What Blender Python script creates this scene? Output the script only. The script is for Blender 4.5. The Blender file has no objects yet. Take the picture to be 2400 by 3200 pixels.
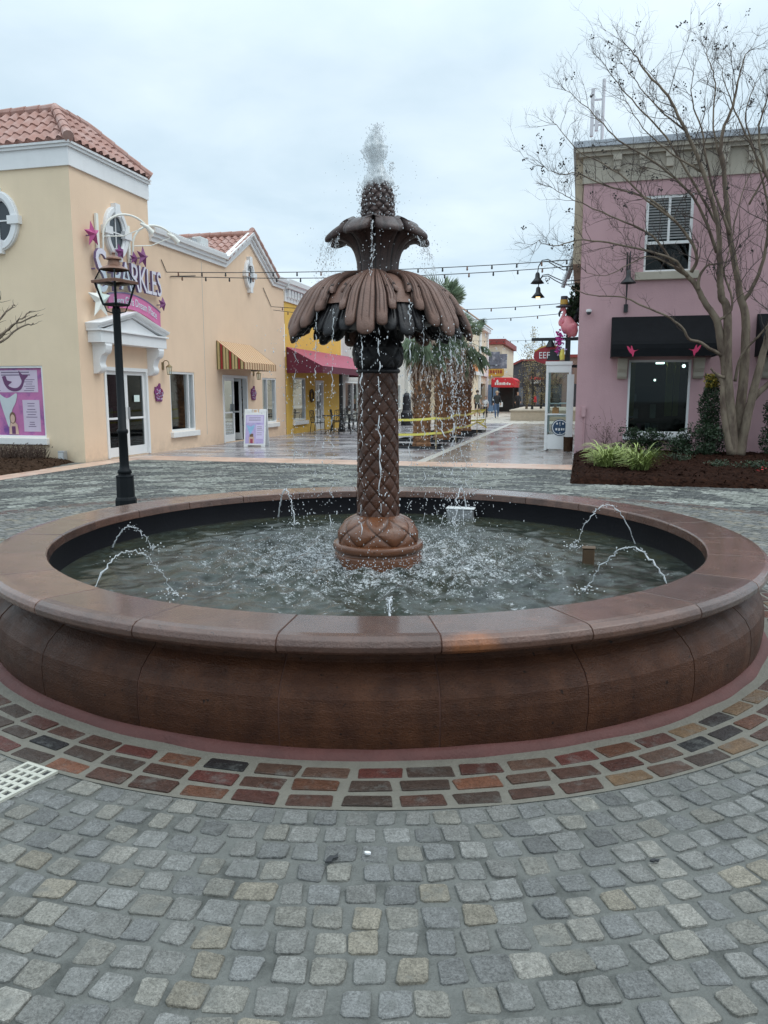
import bpy, bmesh, math, random
from math import sin, cos, pi, radians, sqrt
from mathutils import Vector, Matrix, noise as mnoise
import numpy as np
random.seed(7); RNG = np.random.default_rng(7)
S = bpy.context.scene
COL = S.collection
CAMH = 1.59; YAW = radians(14.3); PITCH = radians(8.77)
FC = (-1.506, 5.725)                      # fountain axis

# ------------------------------------------------------------------ mesh builder
class MB:
    def __init__(s): s.v = []; s.f = []; s.m = []; s.c = None
    def add(s, vs, fs, mi=0):
        b = len(s.v); s.v.extend(vs)
        for q in fs: s.f.append([b + i for i in q]); s.m.append(mi)
    def quad(s, a, b, c, d, mi=0): s.add([a, b, c, d], [(0, 1, 2, 3)], mi)
    def box(s, x0, y0, z0, x1, y1, z1, mi=0):
        v = [(x, y, z) for z in (z0, z1) for y in (y0, y1) for x in (x0, x1)]
        s.add(v, [(0, 2, 3, 1), (4, 5, 7, 6), (0, 1, 5, 4), (2, 6, 7, 3), (0, 4, 6, 2), (1, 3, 7, 5)], mi)
    def mbox(s, mp, a, b, z0, z1, o0, o1, mi=0):
        v = [mp(x, z, o) for z in (z0, z1) for o in (o0, o1) for x in (a, b)]
        s.add(v, [(0, 2, 3, 1), (4, 5, 7, 6), (0, 1, 5, 4), (2, 6, 7, 3), (0, 4, 6, 2), (1, 3, 7, 5)], mi)
    def prism(s, pts, off, mi=0):
        n = len(pts); q = [tuple(Vector(p) + Vector(off)) for p in pts]
        s.add(list(pts) + q, [tuple(range(n))[::-1], tuple(range(n, 2 * n))] +
              [(i, (i + 1) % n, n + (i + 1) % n, n + i) for i in range(n)], mi)
    def tube(s, pts, r, n=8, mi=0, cap=True):
        P = [Vector(p) for p in pts]; k = len(P)
        R = r if isinstance(r, (list, tuple)) else [r] * k
        vs = []; fs = []; up = Vector((0, 0, 1)); a = None
        for i in range(k):
            t = (P[min(i + 1, k - 1)] - P[max(i - 1, 0)])
            t = t.normalized() if t.length > 1e-9 else Vector((0, 0, 1))
            if a is None:
                a = t.cross(up)
                if a.length < 1e-3: a = t.cross(Vector((1, 0, 0)))
            a = (a - t * a.dot(t)); a = a.normalized() if a.length > 1e-6 else t.orthogonal().normalized()
            b = t.cross(a)
            for j in range(n):
                w = 2 * pi * j / n
                vs.append(tuple(P[i] + (a * cos(w) + b * sin(w)) * R[i]))
        for i in range(k - 1):
            for j in range(n):
                fs.append((i * n + j, i * n + (j + 1) % n, (i + 1) * n + (j + 1) % n, (i + 1) * n + j))
        if cap: fs.append(tuple(range(n))[::-1]); fs.append(tuple(range((k - 1) * n, k * n)))
        s.add(vs, fs, mi)
    def lathe(s, prof, n, c=(0, 0, 0), mi=0, a0=0, a1=2 * pi, closed=False, caps=False):
        full = abs(a1 - a0 - 2 * pi) < 1e-6; m = n if full else n + 1; k = len(prof); vs = []; fs = []
        for j in range(m):
            w = a0 + (a1 - a0) * j / n
            for r, z in prof: vs.append((c[0] + r * cos(w), c[1] + r * sin(w), c[2] + z))
        kk = k if closed else k - 1
        for j in range(n):
            j2 = (j + 1) % m
            for i in range(kk):
                i2 = (i + 1) % k; fs.append((j * k + i, j2 * k + i, j2 * k + i2, j * k + i2))
        if caps and not full: fs.append(tuple(range(k))); fs.append(tuple(range(n * k, n * k + k))[::-1])
        s.add(vs, fs, mi)
    def ball(s, c, r, sx=1, sy=1, sz=1, n=10, m=6, mi=0):
        vs = [(c[0], c[1], c[2] - r * sz)]; fs = []
        for i in range(1, m):
            p = -pi / 2 + pi * i / m
            for j in range(n):
                w = 2 * pi * j / n; vs.append((c[0] + r * sx * cos(p) * cos(w), c[1] + r * sy * cos(p) * sin(w), c[2] + r * sz * sin(p)))
        vs.append((c[0], c[1], c[2] + r * sz)); L = len(vs) - 1
        for j in range(n): fs.append((0, 1 + (j + 1) % n, 1 + j)); fs.append((L, L - n + j, L - n + (j + 1) % n))
        for i in range(m - 2):
            for j in range(n):
                a = 1 + i * n + j; b = 1 + i * n + (j + 1) % n; fs.append((a, b, b + n, a + n))
        s.add(vs, fs, mi)
    def build(s, name, mats, parent=None, smooth=False, bevel=0, local=False, attr=None, fix=False, solid=0):
        me = bpy.data.meshes.new(name)
        o0 = Vector((0, 0, 0))
        if parent is not None and not local:
            p = parent
            while p is not None: o0 += p.location; p = p.parent
        v = s.v if o0.length == 0 else [(x[0] - o0.x, x[1] - o0.y, x[2] - o0.z) for x in s.v]
        me.from_pydata(v, [], s.f)
        for m in (mats if isinstance(mats, (list, tuple)) else [mats]): me.materials.append(m)
        me.polygons.foreach_set('material_index', s.m)
        if smooth: me.polygons.foreach_set('use_smooth', [True] * len(s.f))
        if attr is not None:
            ca = me.color_attributes.new('Col', 'FLOAT_COLOR', 'POINT')
            ca.data.foreach_set('color', np.asarray(attr, dtype=np.float32).ravel())
        if fix:
            bm = bmesh.new(); bm.from_mesh(me); bmesh.ops.recalc_face_normals(bm, faces=bm.faces); bm.to_mesh(me); bm.free()
        me.update()
        o = bpy.data.objects.new(name, me); COL.objects.link(o)
        if parent is not None: o.parent = parent
        if bevel:
            b = o.modifiers.new('bevel', 'BEVEL'); b.width = bevel; b.segments = 2; b.limit_method = 'ANGLE'
        if solid:
            b = o.modifiers.new('solid', 'SOLIDIFY'); b.thickness = solid; b.offset = -1
        return o

def thing(name, label, cat, loc=(0, 0, 0), group=None):
    o = bpy.data.objects.new(name, None); COL.objects.link(o); o.location = loc; o.empty_display_size = .2
    return tag(o, label, cat, group)
def tag(o, label, cat, group=None):
    o['label'] = label; o['category'] = cat
    if group: o['group'] = group
    return o
def kind(o, k): o['kind'] = k; return o
def copy_tree(o, parent=None):
    c = o.copy(); COL.objects.link(c); c.parent = parent
    for ch in list(o.children): copy_tree(ch, c)
    return c

# ------------------------------------------------------------------ materials
def nt(name):
    m = bpy.data.materials.new(name); m.use_nodes = True
    t = m.node_tree; b = t.nodes['Principled BSDF']
    return m, t, t.nodes, t.links, b
def mixc(t, fac, a, b, mode='MIX'):
    n = t.nodes.new('ShaderNodeMix'); n.data_type = 'RGBA'; n.blend_type = mode
    for sock, val in ((n.inputs[0], fac), (n.inputs[6], a), (n.inputs[7], b)):
        if hasattr(val, 'links') or isinstance(val, bpy.types.NodeSocket): t.links.new(val, sock)
        elif isinstance(val, (int, float)): sock.default_value = val
        else: sock.default_value = (*val[:3], 1)
    return n.outputs[2]
def math_(t, op, a, b=0.0, clamp=False):
    n = t.nodes.new('ShaderNodeMath'); n.operation = op; n.use_clamp = clamp
    for i, val in enumerate((a, b)):
        if isinstance(val, bpy.types.NodeSocket): t.links.new(val, n.inputs[i])
        else: n.inputs[i].default_value = val
    return n.outputs[0]
def noise_(t, vec, scale, detail=4, rough=.55, dist=0):
    n = t.nodes.new('ShaderNodeTexNoise'); n.inputs['Scale'].default_value = scale
    n.inputs['Detail'].default_value = detail; n.inputs['Roughness'].default_value = rough; n.inputs['Distortion'].default_value = dist
    if vec is not None: t.links.new(vec, n.inputs['Vector'])
    return n.outputs['Fac']
def ramp_(t, fac, lo, hi):
    n = t.nodes.new('ShaderNodeMapRange'); n.inputs[1].default_value = lo; n.inputs[2].default_value = hi
    n.clamp = True; t.links.new(fac, n.inputs[0]); return n.outputs[0]
def pos_(t, scale=(1, 1, 1)):
    g = t.nodes.new('ShaderNodeNewGeometry')
    if scale == (1, 1, 1): return g.outputs['Position']
    m = t.nodes.new('ShaderNodeMapping'); m.inputs['Scale'].default_value = scale
    t.links.new(g.outputs['Position'], m.inputs['Vector']); return m.outputs[0]
def bump_(t, b, h, strength, dist=.01):
    n = t.nodes.new('ShaderNodeBump'); n.inputs['Strength'].default_value = strength; n.inputs['Distance'].default_value = dist
    t.links.new(h, n.inputs['Height']); t.links.new(n.outputs[0], b.inputs['Normal']); return n
def M(name, c, r=.6, var=.12, vs=5, bump=0, bs=60, bd=.01, metal=0, spec=.5, streak=0, isl=0, c2=None, fac2=(.5, .65), v2=3, rvar=0, stretch=(1, 1, 1)):
    m, t, N, L, b = nt(name)
    p = pos_(t, stretch)
    f = noise_(t, p, vs, 5)
    c = tuple(c)
    out = mixc(t, f, [x * (1 - var * 1.6) for x in c], [min(1, x * (1 + var * 1.6)) for x in c])
    if c2 is not None: out = mixc(t, ramp_(t, noise_(t, p, v2, 6, .65), *fac2), out, c2)
    if streak:
        sf = ramp_(t, noise_(t, pos_(t, (2.2, 2.2, .22)), 1.6, 6, .6), .5, .8)
        out = mixc(t, math_(t, 'MULTIPLY', sf, streak), out, [x * .55 for x in c])
    if streak and bs in (45, 38, 40):
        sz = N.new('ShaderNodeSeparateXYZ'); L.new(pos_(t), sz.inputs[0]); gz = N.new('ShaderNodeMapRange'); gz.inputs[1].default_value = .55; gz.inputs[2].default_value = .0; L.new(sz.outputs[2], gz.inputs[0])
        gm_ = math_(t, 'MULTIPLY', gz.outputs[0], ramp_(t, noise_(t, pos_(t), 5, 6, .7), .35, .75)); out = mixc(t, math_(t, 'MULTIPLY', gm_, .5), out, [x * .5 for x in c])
        mo_ = ramp_(t, noise_(t, pos_(t), .7, 6, .62), .35, .7); out = mixc(t, mo_, mixc(t, 1.0, out, (.93, .925, .92), 'MULTIPLY'), out)
    if isl:
        g = N.new('ShaderNodeNewGeometry')
        out = mixc(t, 1.0, out, mixc(t, g.outputs['Random Per Island'], [1 - isl] * 3, [1 + isl] * 3), 'MULTIPLY')
    L.new(out, b.inputs['Base Color'])
    b.inputs['Roughness'].default_value = r; b.inputs['Metallic'].default_value = metal; b.inputs['Specular IOR Level'].default_value = spec
    if rvar: 
        rr = N.new('ShaderNodeMapRange'); rr.inputs[3].default_value = max(.02, r - rvar); rr.inputs[4].default_value = min(1, r + rvar)
        rr.inputs[1].default_value = .35; rr.inputs[2].default_value = .65
        L.new(noise_(t, p, vs * .8, 4), rr.inputs[0]); L.new(rr.outputs[0], b.inputs['Roughness'])
    if bump: bump_(t, b, noise_(t, p, bs, 4, .6), bump, bd)
    return m

m_beige = M('stucco_beige', (.82, .61, .44), .85, .03, 1.2, .35, 45, .01, streak=.08)
m_beigeL = M('stucco_straw', (.80, .65, .465), .85, .03, 1.2, .35, 45, .01, streak=.08)
m_white = M('painted_white_trim', (.80, .81, .82), .6, .03, 3, .1, 40, streak=.14)
m_frame = M('white_frame', (.78, .79, .79), .45, .03, 5)
m_sill = M('white_sill', (.78, .77, .75), .6, .05, 4, .1, 60, streak=.2)
m_tile = M('clay_tile', (.35, .19, .155), .7, .22, 3.5, .3, 40, c2=(.44, .30, .27), fac2=(.45, .7), v2=2.5)
m_yel = M('stucco_yellow', (.78, .49, .10), .8, .04, 1.5, .3, 45, streak=.15)
m_cream = M('stucco_cream', (.70, .64, .55), .85, .05, 1.2, .3, 40, streak=.2)
m_cream2 = M('stucco_warm_cream', (.76, .65, .50), .85, .05, 1.2, .3, 40, streak=.2)
m_grey = M('grey_plaster', (.42, .42, .42), .85, .08, 2, .3, 40)
m_pink = M('stucco_pink', (.56, .355, .38), .85, .05, 1.6, .6, 38, .012, streak=.16)
m_tan = M('tan_frieze', (.47, .43, .36), .8, .07, 2, .3, 40, streak=.25)
m_metal_cap = M('grey_metal_coping', (.42, .45, .49), .4, .05, 3, metal=.4)
m_orange = M('orange_panel', (.85, .34, .12), .7, .05, 2)
m_dark = M('dark_interior', (.03, .032, .035), .8, .3, 3)
m_black = M('black_awning_canvas', (.009, .010, .012), .85, .25, 4, .3, 200, spec=.15)
m_maroon = M('maroon_canvas', (.34, .05, .10), .55, .1, 2, .2, 120)
m_maroon2 = M('maroon_valance', (.12, .012, .035), .6, .1, 2)
m_redaw = M('red_canvas', (.62, .03, .045), .6, .06, 3)
m_iron = M('black_iron', (.014, .016, .02), .45, .2, 6, .1, 80)
m_lampgreen = M('dark_green_post', (.006, .008, .010), .55, .25, 5, .12, 70, spec=.2)
m_copper = M('aged_copper', (.22, .12, .085), .5, .25, 12, .1, 40, metal=.5)
m_brass = M('brass_lantern', (.25, .19, .10), .45, .2, 10, metal=.6)
m_mulch = M('mulch', (.022, .009, .0055), .9, .5, 30, 1.0, 60, .04, c2=(.045, .018, .010), v2=14, spec=.08)
m_mulch2 = M('brown_mulch', (.055, .032, .020), .9, .5, 30, 1.0, 60, .04, c2=(.085, .05, .033), v2=14, spec=.1)
m_bark = M('crape_bark', (.185, .145, .105), .8, .3, 7, .8, 30, .015, c2=(.095, .065, .048), v2=5, fac2=(.46, .62), stretch=(1, 1, .35))
m_twig = M('twig_bark', (.07, .053, .046), .8, .25, 8)
m_pod = M('seed_pod', (.035, .032, .03), .8, .3, 20)
m_palmtrunk = M('palm_trunk', (.30, .155, .08), .85, .35, 14, .8, 30, .03, c2=(.11, .055, .032), v2=9)
m_skirt = M('dry_frond', (.40, .31, .25), .85, .35, 12, isl=.35)
m_palmleaf = M('palm_leaf', (.24, .31, .21), .5, .3, 6, isl=.4)
m_leafdark = M('dark_leaf', (.022, .045, .018), .45, .3, 10, isl=.5)
m_leafyel = M('yellow_leaf', (.30, .23, .03), .55, .25, 10, isl=.35)
m_liri = M('variegated_blade', (.26, .32, .10), .5, .25, 9, isl=.45)
m_drybush = M('dry_stem', (.07, .042, .03), .85, .3, 12, isl=.3)
m_bud = M('pale_bud_leaf', (.27, .21, .10), .7, .25, 10, isl=.3)
m_planter = M('planter_block', (.50, .42, .33), .85, .12, 9, .5, 18)
m_purple = M('purple_paint', (.20, .045, .17), .45, .15, 8)
m_starpink = M('pink_star_paint', (.42, .06, .20), .4, .1, 8)
m_letter = M('white_letter', (.68, .66, .74), .45, .03, 8)
m_letterside = M('plum_letter_side', (.20, .14, .26), .5, .1, 8)
m_banner = M('pink_banner', (.60, .16, .34), .5, .08, 4)
m_starwhite = M('cream_star', (.80, .80, .74), .45, .05, 6)
m_yellowtape = M('yellow_tape', (.74, .66, .13), .4, .05, 5)
m_skin = M('skin', (.45, .27, .19), .6, .05, 8)
m_flam = M('flamingo_pink', (.80, .30, .33), .45, .12, 5, c2=(.72, .20, .28), v2=4)
m_farwhite = M('weathered_white', (.60, .62, .62), .5, .1, 3, streak=.3)
m_signblue = M('navy_sign', (.015, .05, .11), .45, .1, 5)
m_signred = M('dark_red_sign', (.30, .02, .03), .45, .12, 5)
m_gold = M('gold_trim', (.50, .30, .05), .4, .1, 6)
m_magenta = M('magenta_cloth', (.55, .06, .32), .6, .15, 9)
m_fardark = M('far_dark_cladding', (.06, .06, .075), .7, .15, 1.5)
m_farred = M('far_red_trim', (.26, .04, .035), .6, .1, 2)
m_lilac = M('lilac_print', (.50, .42, .68), .4, .12, 7, c2=(.33, .24, .55), v2=5, fac2=(.5, .75))
m_lilacpale = M('pale_lilac_print', (.64, .58, .78), .4, .05, 6)
m_postpink = M('pink_wash_print', (.50, .16, .36), .35, .2, 3, c2=(.16, .06, .26), v2=2.2, fac2=(.47, .66))
m_postpale = M('pale_print', (.60, .50, .62), .35, .06, 5)
m_posttail = M('grey_tail_print', (.55, .60, .62), .35, .05, 9)
m_bluetail = M('blue_tail_print', (.28, .50, .70), .4, .12, 9)
m_postdark = M('plum_print', (.13, .035, .12), .35, .1, 6)
m_inkline = M('grey_ink', (.20, .15, .23), .5, .1, 9)
m_print_skin = M('print_skin', (.62, .42, .33), .4, .1, 9)
m_print_hair = M('print_hair', (.16, .09, .05), .4, .2, 12)
m_wicker = M('brown_box', (.085, .05, .025), .7, .2, 14)
m_mint = M('pale_paper', (.66, .78, .74), .6, .03, 6)
m_silver = M('grey_metal', (.38, .39, .40), .4, .1, 6, metal=.5)
m_drain = M('cream_grate', (.46, .46, .40), .5, .08, 8)
m_blind = M('slatted_blind', (.45, .47, .48), .55, .05, 6)

def glass(name, tint=(.55, .62, .62), through=.5):
    m, t, N, L, b = nt(name); N.remove(b)
    out = N['Material Output']; g = N.new('ShaderNodeBsdfGlossy'); g.inputs['Roughness'].default_value = .03
    g.inputs['Color'].default_value = (.9, .95, .96, 1)
    tr = N.new('ShaderNodeBsdfTransparent'); tr.inputs['Color'].default_value = (*tint, 1)
    lw = N.new('ShaderNodeLayerWeight'); lw.inputs['Blend'].default_value = .12
    mx = N.new('ShaderNodeMixShader'); f = math_(t, 'ADD', math_(t, 'MULTIPLY', lw.outputs['Fresnel'], .75), .015, True)
    L.new(f, mx.inputs[0]); L.new(tr.outputs[0], mx.inputs[1]); L.new(g.outputs[0], mx.inputs[2]); L.new(mx.outputs[0], out.inputs[0])
    return m
m_glass = glass('window_glass', (.34, .40, .40))
m_clear = glass('clear_glass', (.86, .92, .92))

def striped():
    m, t, N, L, b = nt('striped_canvas')
    g = N.new('ShaderNodeNewGeometry'); sx = N.new('ShaderNodeSeparateXYZ'); L.new(g.outputs['Position'], sx.inputs[0])
    fr = math_(t, 'FRACT', math_(t, 'MULTIPLY', sx.outputs[1], 5.2)); s1 = math_(t, 'GREATER_THAN', fr, .58); s2 = math_(t, 'GREATER_THAN', fr, .84)
    c = mixc(t, s1, (.66, .47, .29), (.33, .12, .07)); c = mixc(t, s2, c, (.24, .18, .06))
    L.new(c, b.inputs['Base Color']); b.inputs['Roughness'].default_value = .8
    return m
m_stripe = striped()
def striped_side():
    m, t, N, L, b = nt('striped_canvas_side')
    g = N.new('ShaderNodeNewGeometry'); sx = N.new('ShaderNodeSeparateXYZ'); L.new(g.outputs['Position'], sx.inputs[0])
    fr = math_(t, 'FRACT', math_(t, 'MULTIPLY', sx.outputs[0], 3.4)); s1 = math_(t, 'GREATER_THAN', fr, .6)
    fr2 = math_(t, 'FRACT', math_(t, 'MULTIPLY', sx.outputs[0], 10.2)); s2 = math_(t, 'GREATER_THAN', fr2, .7)
    c = mixc(t, s1, (.50, .40, .20), (.30, .03, .03)); c = mixc(t, s2, c, (.10, .09, .03))
    L.new(c, b.inputs['Base Color']); b.inputs['Roughness'].default_value = .8
    return m
m_stripe_side = striped_side()

# carved wet cantera stone
def cantera(name, c, c2, r, chisel=0, bstr=.5, isl=.18, stain=False, rlo=None, pit=.45, spec=.4, coat=0):
    m, t, N, L, b = nt(name); p = pos_(t)
    f = noise_(t, p, 7, 6, .65); out = mixc(t, ramp_(t, f, .3, .7), c, c2)
    sp = ramp_(t, noise_(t, p, 140, 3, .7), .56, .70); out = mixc(t, math_(t, 'MULTIPLY', sp, pit), out, [x * .4 for x in c]); sp2 = ramp_(t, noise_(t, p, 34, 2, .5), .70, .76); out = mixc(t, math_(t, 'MULTIPLY', sp2, pit * 1.4), out, [x * .25 for x in c])
    pt = ramp_(t, noise_(t, p, 2.2, 5, .6), .55, .72); out = mixc(t, math_(t, 'MULTIPLY', pt, .4), out, [x * .6 for x in c])
    g = N.new('ShaderNodeNewGeometry')
    out = mixc(t, 1.0, out, mixc(t, g.outputs['Random Per Island'], (1 - isl, 1 - isl, 1 - isl * .8), (1 + isl, 1 + isl * .8, 1 + isl * .7)), 'MULTIPLY')
    if stain:
        v = N.new('ShaderNodeVectorMath'); v.operation = 'DISTANCE'; L.new(p, v.inputs[0]); v.inputs[1].default_value = (-.395, 3.16, .49)
        n2 = noise_(t, p, 9, 4); d = math_(t, 'ADD', v.outputs['Value'], math_(t, 'MULTIPLY', n2, .16))
        k = N.new('ShaderNodeMapRange'); k.inputs[1].default_value = .25; k.inputs[2].default_value = .15; L.new(d, k.inputs[0])
        out = mixc(t, math_(t, 'MULTIPLY', k.outputs[0], .85), out, (.30, .105, .035))
        st2 = ramp_(t, noise_(t, pos_(t), 3.1, 5, .7), .62, .75); out = mixc(t, math_(t, 'MULTIPLY', st2, .5), out, (.30, .13, .09))
    st_ = ramp_(t, noise_(t, pos_(t, (3.5, 3.5, .8)), 1.7, 6, .7), .52, .72); out = mixc(t, math_(t, 'MULTIPLY', st_, .55), out, [x * .45 for x in c])
    li_ = ramp_(t, noise_(t, pos_(t, (9, 9, 2.0)), 1.2, 5, .7), .66, .80); out = mixc(t, math_(t, 'MULTIPLY', li_, .25), out, [min(1, x * 1.8 + .04) for x in c])
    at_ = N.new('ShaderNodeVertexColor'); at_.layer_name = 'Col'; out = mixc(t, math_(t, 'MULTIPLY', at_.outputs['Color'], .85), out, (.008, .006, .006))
    L.new(out, b.inputs['Base Color']); b.inputs['Specular IOR Level'].default_value = spec; b.inputs['Coat Weight'].default_value = coat; b.inputs['Coat Roughness'].default_value = .13; b.inputs['Coat IOR'].default_value = 1.4
    rr = N.new('ShaderNodeMapRange'); rr.inputs[1].default_value = .35; rr.inputs[2].default_value = .65
    rr.inputs[3].default_value = rlo if rlo else r * .7; rr.inputs[4].default_value = r * 1.3; L.new(noise_(t, p, 5, 4), rr.inputs[0]); L.new(rr.outputs[0], b.inputs['Roughness'])
    h = math_(t, 'ADD', noise_(t, p, 110, 4, .65), math_(t, 'MULTIPLY', noise_(t, p, 42, 4, .6), .8))
    if chisel:
        h2 = noise_(t, pos_(t, (50, 50, 190)), 1.0, 3, .65, .6); h = math_(t, 'ADD', math_(t, 'MULTIPLY', h, .5), math_(t, 'MULTIPLY', h2, chisel))
    bump_(t, b, h, bstr, .008)
    return m
m_coping = cantera('wet_coping_stone', (.085, .041, .028), (.145, .074, .051), .22, 0, .75, .26, True, .1, .5, .4, .75)
m_wallst = cantera('chiselled_wall_stone', (.038, .0135, .0065), (.080, .031, .014), .45, .5, 1.0, .26, pit=.75, spec=.24)
m_colst = cantera('carved_column_stone', (.058, .021, .0105), (.098, .037, .019), .34, 0, .6, .05, coat=.12)
m_basest = cantera('carved_base_stone', (.125, .046, .019), (.18, .068, .030), .24, 0, .5, .05, coat=.5)
m_leafst = cantera('carved_leaf_stone', (.15, .082, .060), (.205, .118, .088), .5, 0, .6, .12)
m_underst = cantera('dark_shaded_stone', (.009, .009, .011), (.016, .013, .014), .4, 0, .5, .1)  # near-black stone with the shade under the crown leaves put in the colour
m_vasest = cantera('vase_stone', (.040, .025, .024), (.085, .05, .042), .42, 0, .5, .1)
m_mortar = M('red_mortar', (.085, .027, .023), .7, .25, 6, .6, 50)
m_joint = M('dark_mortar', (.085, .036, .025), .8, .2, 8)
m_blackpaint = M('black_basin_lining', (.004, .004, .006), .55, .3, 5, .2, 30, spec=.15)

def sett_mat(name, speck=1.0, wet=.5, bmp=.8, grout=.7, spec=.3):
    m, t, N, L, b = nt(name); p = pos_(t)
    a = N.new('ShaderNodeVertexColor'); a.layer_name = 'Col'
    f1 = ramp_(t, noise_(t, p, 120, 4, .85), .38, .62)
    f2 = ramp_(t, noise_(t, p, 420, 2, .7), .4, .6)
    s = math_(t, 'ADD', math_(t, 'MULTIPLY', f1, .75 * speck), math_(t, 'MULTIPLY', f2, .35 * speck))
    s = math_(t, 'ADD', s, 1.0 - .55 * speck)
    cx = N.new('ShaderNodeCombineColor')
    for i in range(3): L.new(s, cx.inputs[i])
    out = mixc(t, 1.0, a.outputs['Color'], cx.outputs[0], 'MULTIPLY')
    md = ramp_(t, noise_(t, p, 24, 5, .7), .3, .7); out = mixc(t, md, mixc(t, 1.0, out, (.72, .72, .70), 'MULTIPLY'), mixc(t, 1.0, out, (1.18, 1.18, 1.17), 'MULTIPLY'))
    dk = ramp_(t, noise_(t, p, .9, 6, .65), .45, .68); out = mixc(t, math_(t, 'MULTIPLY', dk, .38), out, mixc(t, 1.0, out, (.5, .5, .48), 'MULTIPLY'))
    b.inputs['Specular IOR Level'].default_value = spec
    gr = ramp_(t, noise_(t, p, 7.5, 7, .75), .53, .66)
    out = mixc(t, math_(t, 'MULTIPLY', gr, grout), out, (.135, .14, .13))
    L.new(out, b.inputs['Base Color'])
    rr = N.new('ShaderNodeMapRange'); rr.inputs[1].default_value = .4; rr.inputs[2].default_value = .65
    rr.inputs[3].default_value = wet - .14; rr.inputs[4].default_value = wet + .22; L.new(noise_(t, p, 1.6, 4), rr.inputs[0]); L.new(rr.outputs[0], b.inputs['Roughness'])
    h = math_(t, 'ADD', noise_(t, p, 60, 4, .65), math_(t, 'MULTIPLY', noise_(t, p, 300, 2), .3))
    bump_(t, b, h, bmp, .008)
    return m
m_sett = sett_mat('granite_sett', 1.0, .5, .9)
m_sett2 = sett_mat('granite_sett_far', .5, .6, .5, .0, .16)
m_brickset = sett_mat('brick_paver', .7, .34, .8, .45)
m_grout = M('cement_joint', (.145, .15, .14), .62, .25, 14, .9, 90, .012, c2=(.08, .084, .078), v2=4, rvar=.15, spec=.25)
m_groutL = M('pale_brick_joint', (.15, .142, .118), .65, .15, 14, .6, 70)

def flag(name, ca, cb, mortar, bw, rh, r, rv=.12, off=.5, rotate=False, var=.9, patch=None):
    m, t, N, L, b = nt(name)
    g = N.new('ShaderNodeNewGeometry'); mp = N.new('ShaderNodeMapping')
    if rotate: mp.inputs['Rotation'].default_value = (0, 0, pi / 2)
    L.new(g.outputs['Position'], mp.inputs[0])
    br = N.new('ShaderNodeTexBrick'); L.new(mp.outputs[0], br.inputs['Vector']); br.inputs['Scale'].default_value = 1
    br.inputs['Brick Width'].default_value = bw; br.inputs['Row Height'].default_value = rh; br.inputs['Mortar Size'].default_value = .006
    br.inputs['Color1'].default_value = (*ca, 1); br.inputs['Color2'].default_value = (*cb, 1); br.inputs['Mortar'].default_value = (*mortar, 1); br.offset = off
    p = g.outputs['Position']
    out = mixc(t, noise_(t, p, 2.5, 5), [1 - .28 * var] * 3, [1 + .28 * var] * 3); out = mixc(t, 1.0, br.outputs[0], out, 'MULTIPLY')
    if patch:
        pp = ramp_(t, noise_(t, pos_(t, (.35, 1.5, 1)), 1.1, 5, .6), .48, .62); out = mixc(t, pp, out, patch)
    L.new(out, b.inputs['Base Color'])
    rr = N.new('ShaderNodeMapRange'); rr.inputs[1].default_value = .38; rr.inputs[2].default_value = .62
    rr.inputs[3].default_value = max(.03, r - rv); rr.inputs[4].default_value = r + rv; L.new(noise_(t, pos_(t, (1, .5, 1)), 1.3, 4), rr.inputs[0]); L.new(rr.outputs[0], b.inputs['Roughness'])
    h = math_(t, 'ADD', math_(t, 'MULTIPLY', br.outputs['Fac'], -.6), math_(t, 'MULTIPLY', noise_(t, p, 6, 4), .5))
    bump_(t, b, h, .25, .006)
    return m
m_flag = flag('wet_flagstone', (.15, .14, .16), (.30, .28, .29), (.10, .10, .11), .9, .45, .26, .13, patch=(.44, .43, .44))
m_street = flag('wet_street_tile', (.26, .225, .21), (.32, .285, .27), (.18, .17, .17), 1.2, .6, .19, .08, var=.5)
m_farpave = flag('pale_concrete', (.48, .44, .38), (.54, .50, .44), (.36, .33, .3), 3, 3, .4, .15, var=.4)
m_linest = M('pale_stone_strip', (.50, .48, .44), .4, .08, 3, .1, 40)

def water_mat():
    m, t, N, L, b = nt('pool_water'); p = pos_(t)
    v = N.new('ShaderNodeVectorMath'); v.operation = 'DISTANCE'; L.new(pos_(t, (1, 1, 0)), v.inputs[0]); v.inputs[1].default_value = (FC[0], FC[1], 0)
    d = v.outputs['Value']
    near = N.new('ShaderNodeMapRange'); near.inputs[1].default_value = 1.75; near.inputs[2].default_value = .35; L.new(d, near.inputs[0])
    fo = math_(t, 'ADD', noise_(t, p, 9, 6, .75), math_(t, 'MULTIPLY', near.outputs[0], .22))
    fo2 = noise_(t, p, 48, 5, .85)
    foam = math_(t, 'MULTIPLY', ramp_(t, fo, .60, .76), ramp_(t, fo2, .46, .62))
    bot = mixc(t, ramp_(t, noise_(t, p, 1.6, 5, .6), .4, .62), (.011, .015, .012), (.036, .036, .020))
    bot = mixc(t, ramp_(t, noise_(t, p, 15, 5, .7), .42, .62), bot, (.038, .048, .040))
    out = mixc(t, foam, bot, (.78, .82, .85)); L.new(out, b.inputs['Base Color'])
    L.new(math_(t, 'ADD', math_(t, 'MULTIPLY', foam, .5), .06), b.inputs['Roughness'])
    b.inputs['IOR'].default_value = 1.33
    h = math_(t, 'ADD', noise_(t, p, 26, 5, .7), math_(t, 'MULTIPLY', noise_(t, p, 75, 3, .6), .5))
    fa = N.new('ShaderNodeMapRange'); fa.inputs[1].default_value = 2.25; fa.inputs[2].default_value = 1.1; fa.inputs[3].default_value = .22; fa.inputs[4].default_value = 1.0; L.new(d, fa.inputs[0]); h = math_(t, 'MULTIPLY', h, fa.outputs[0])
    bump_(t, b, h, .5, .012)
    return m
m_water = water_mat()
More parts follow.
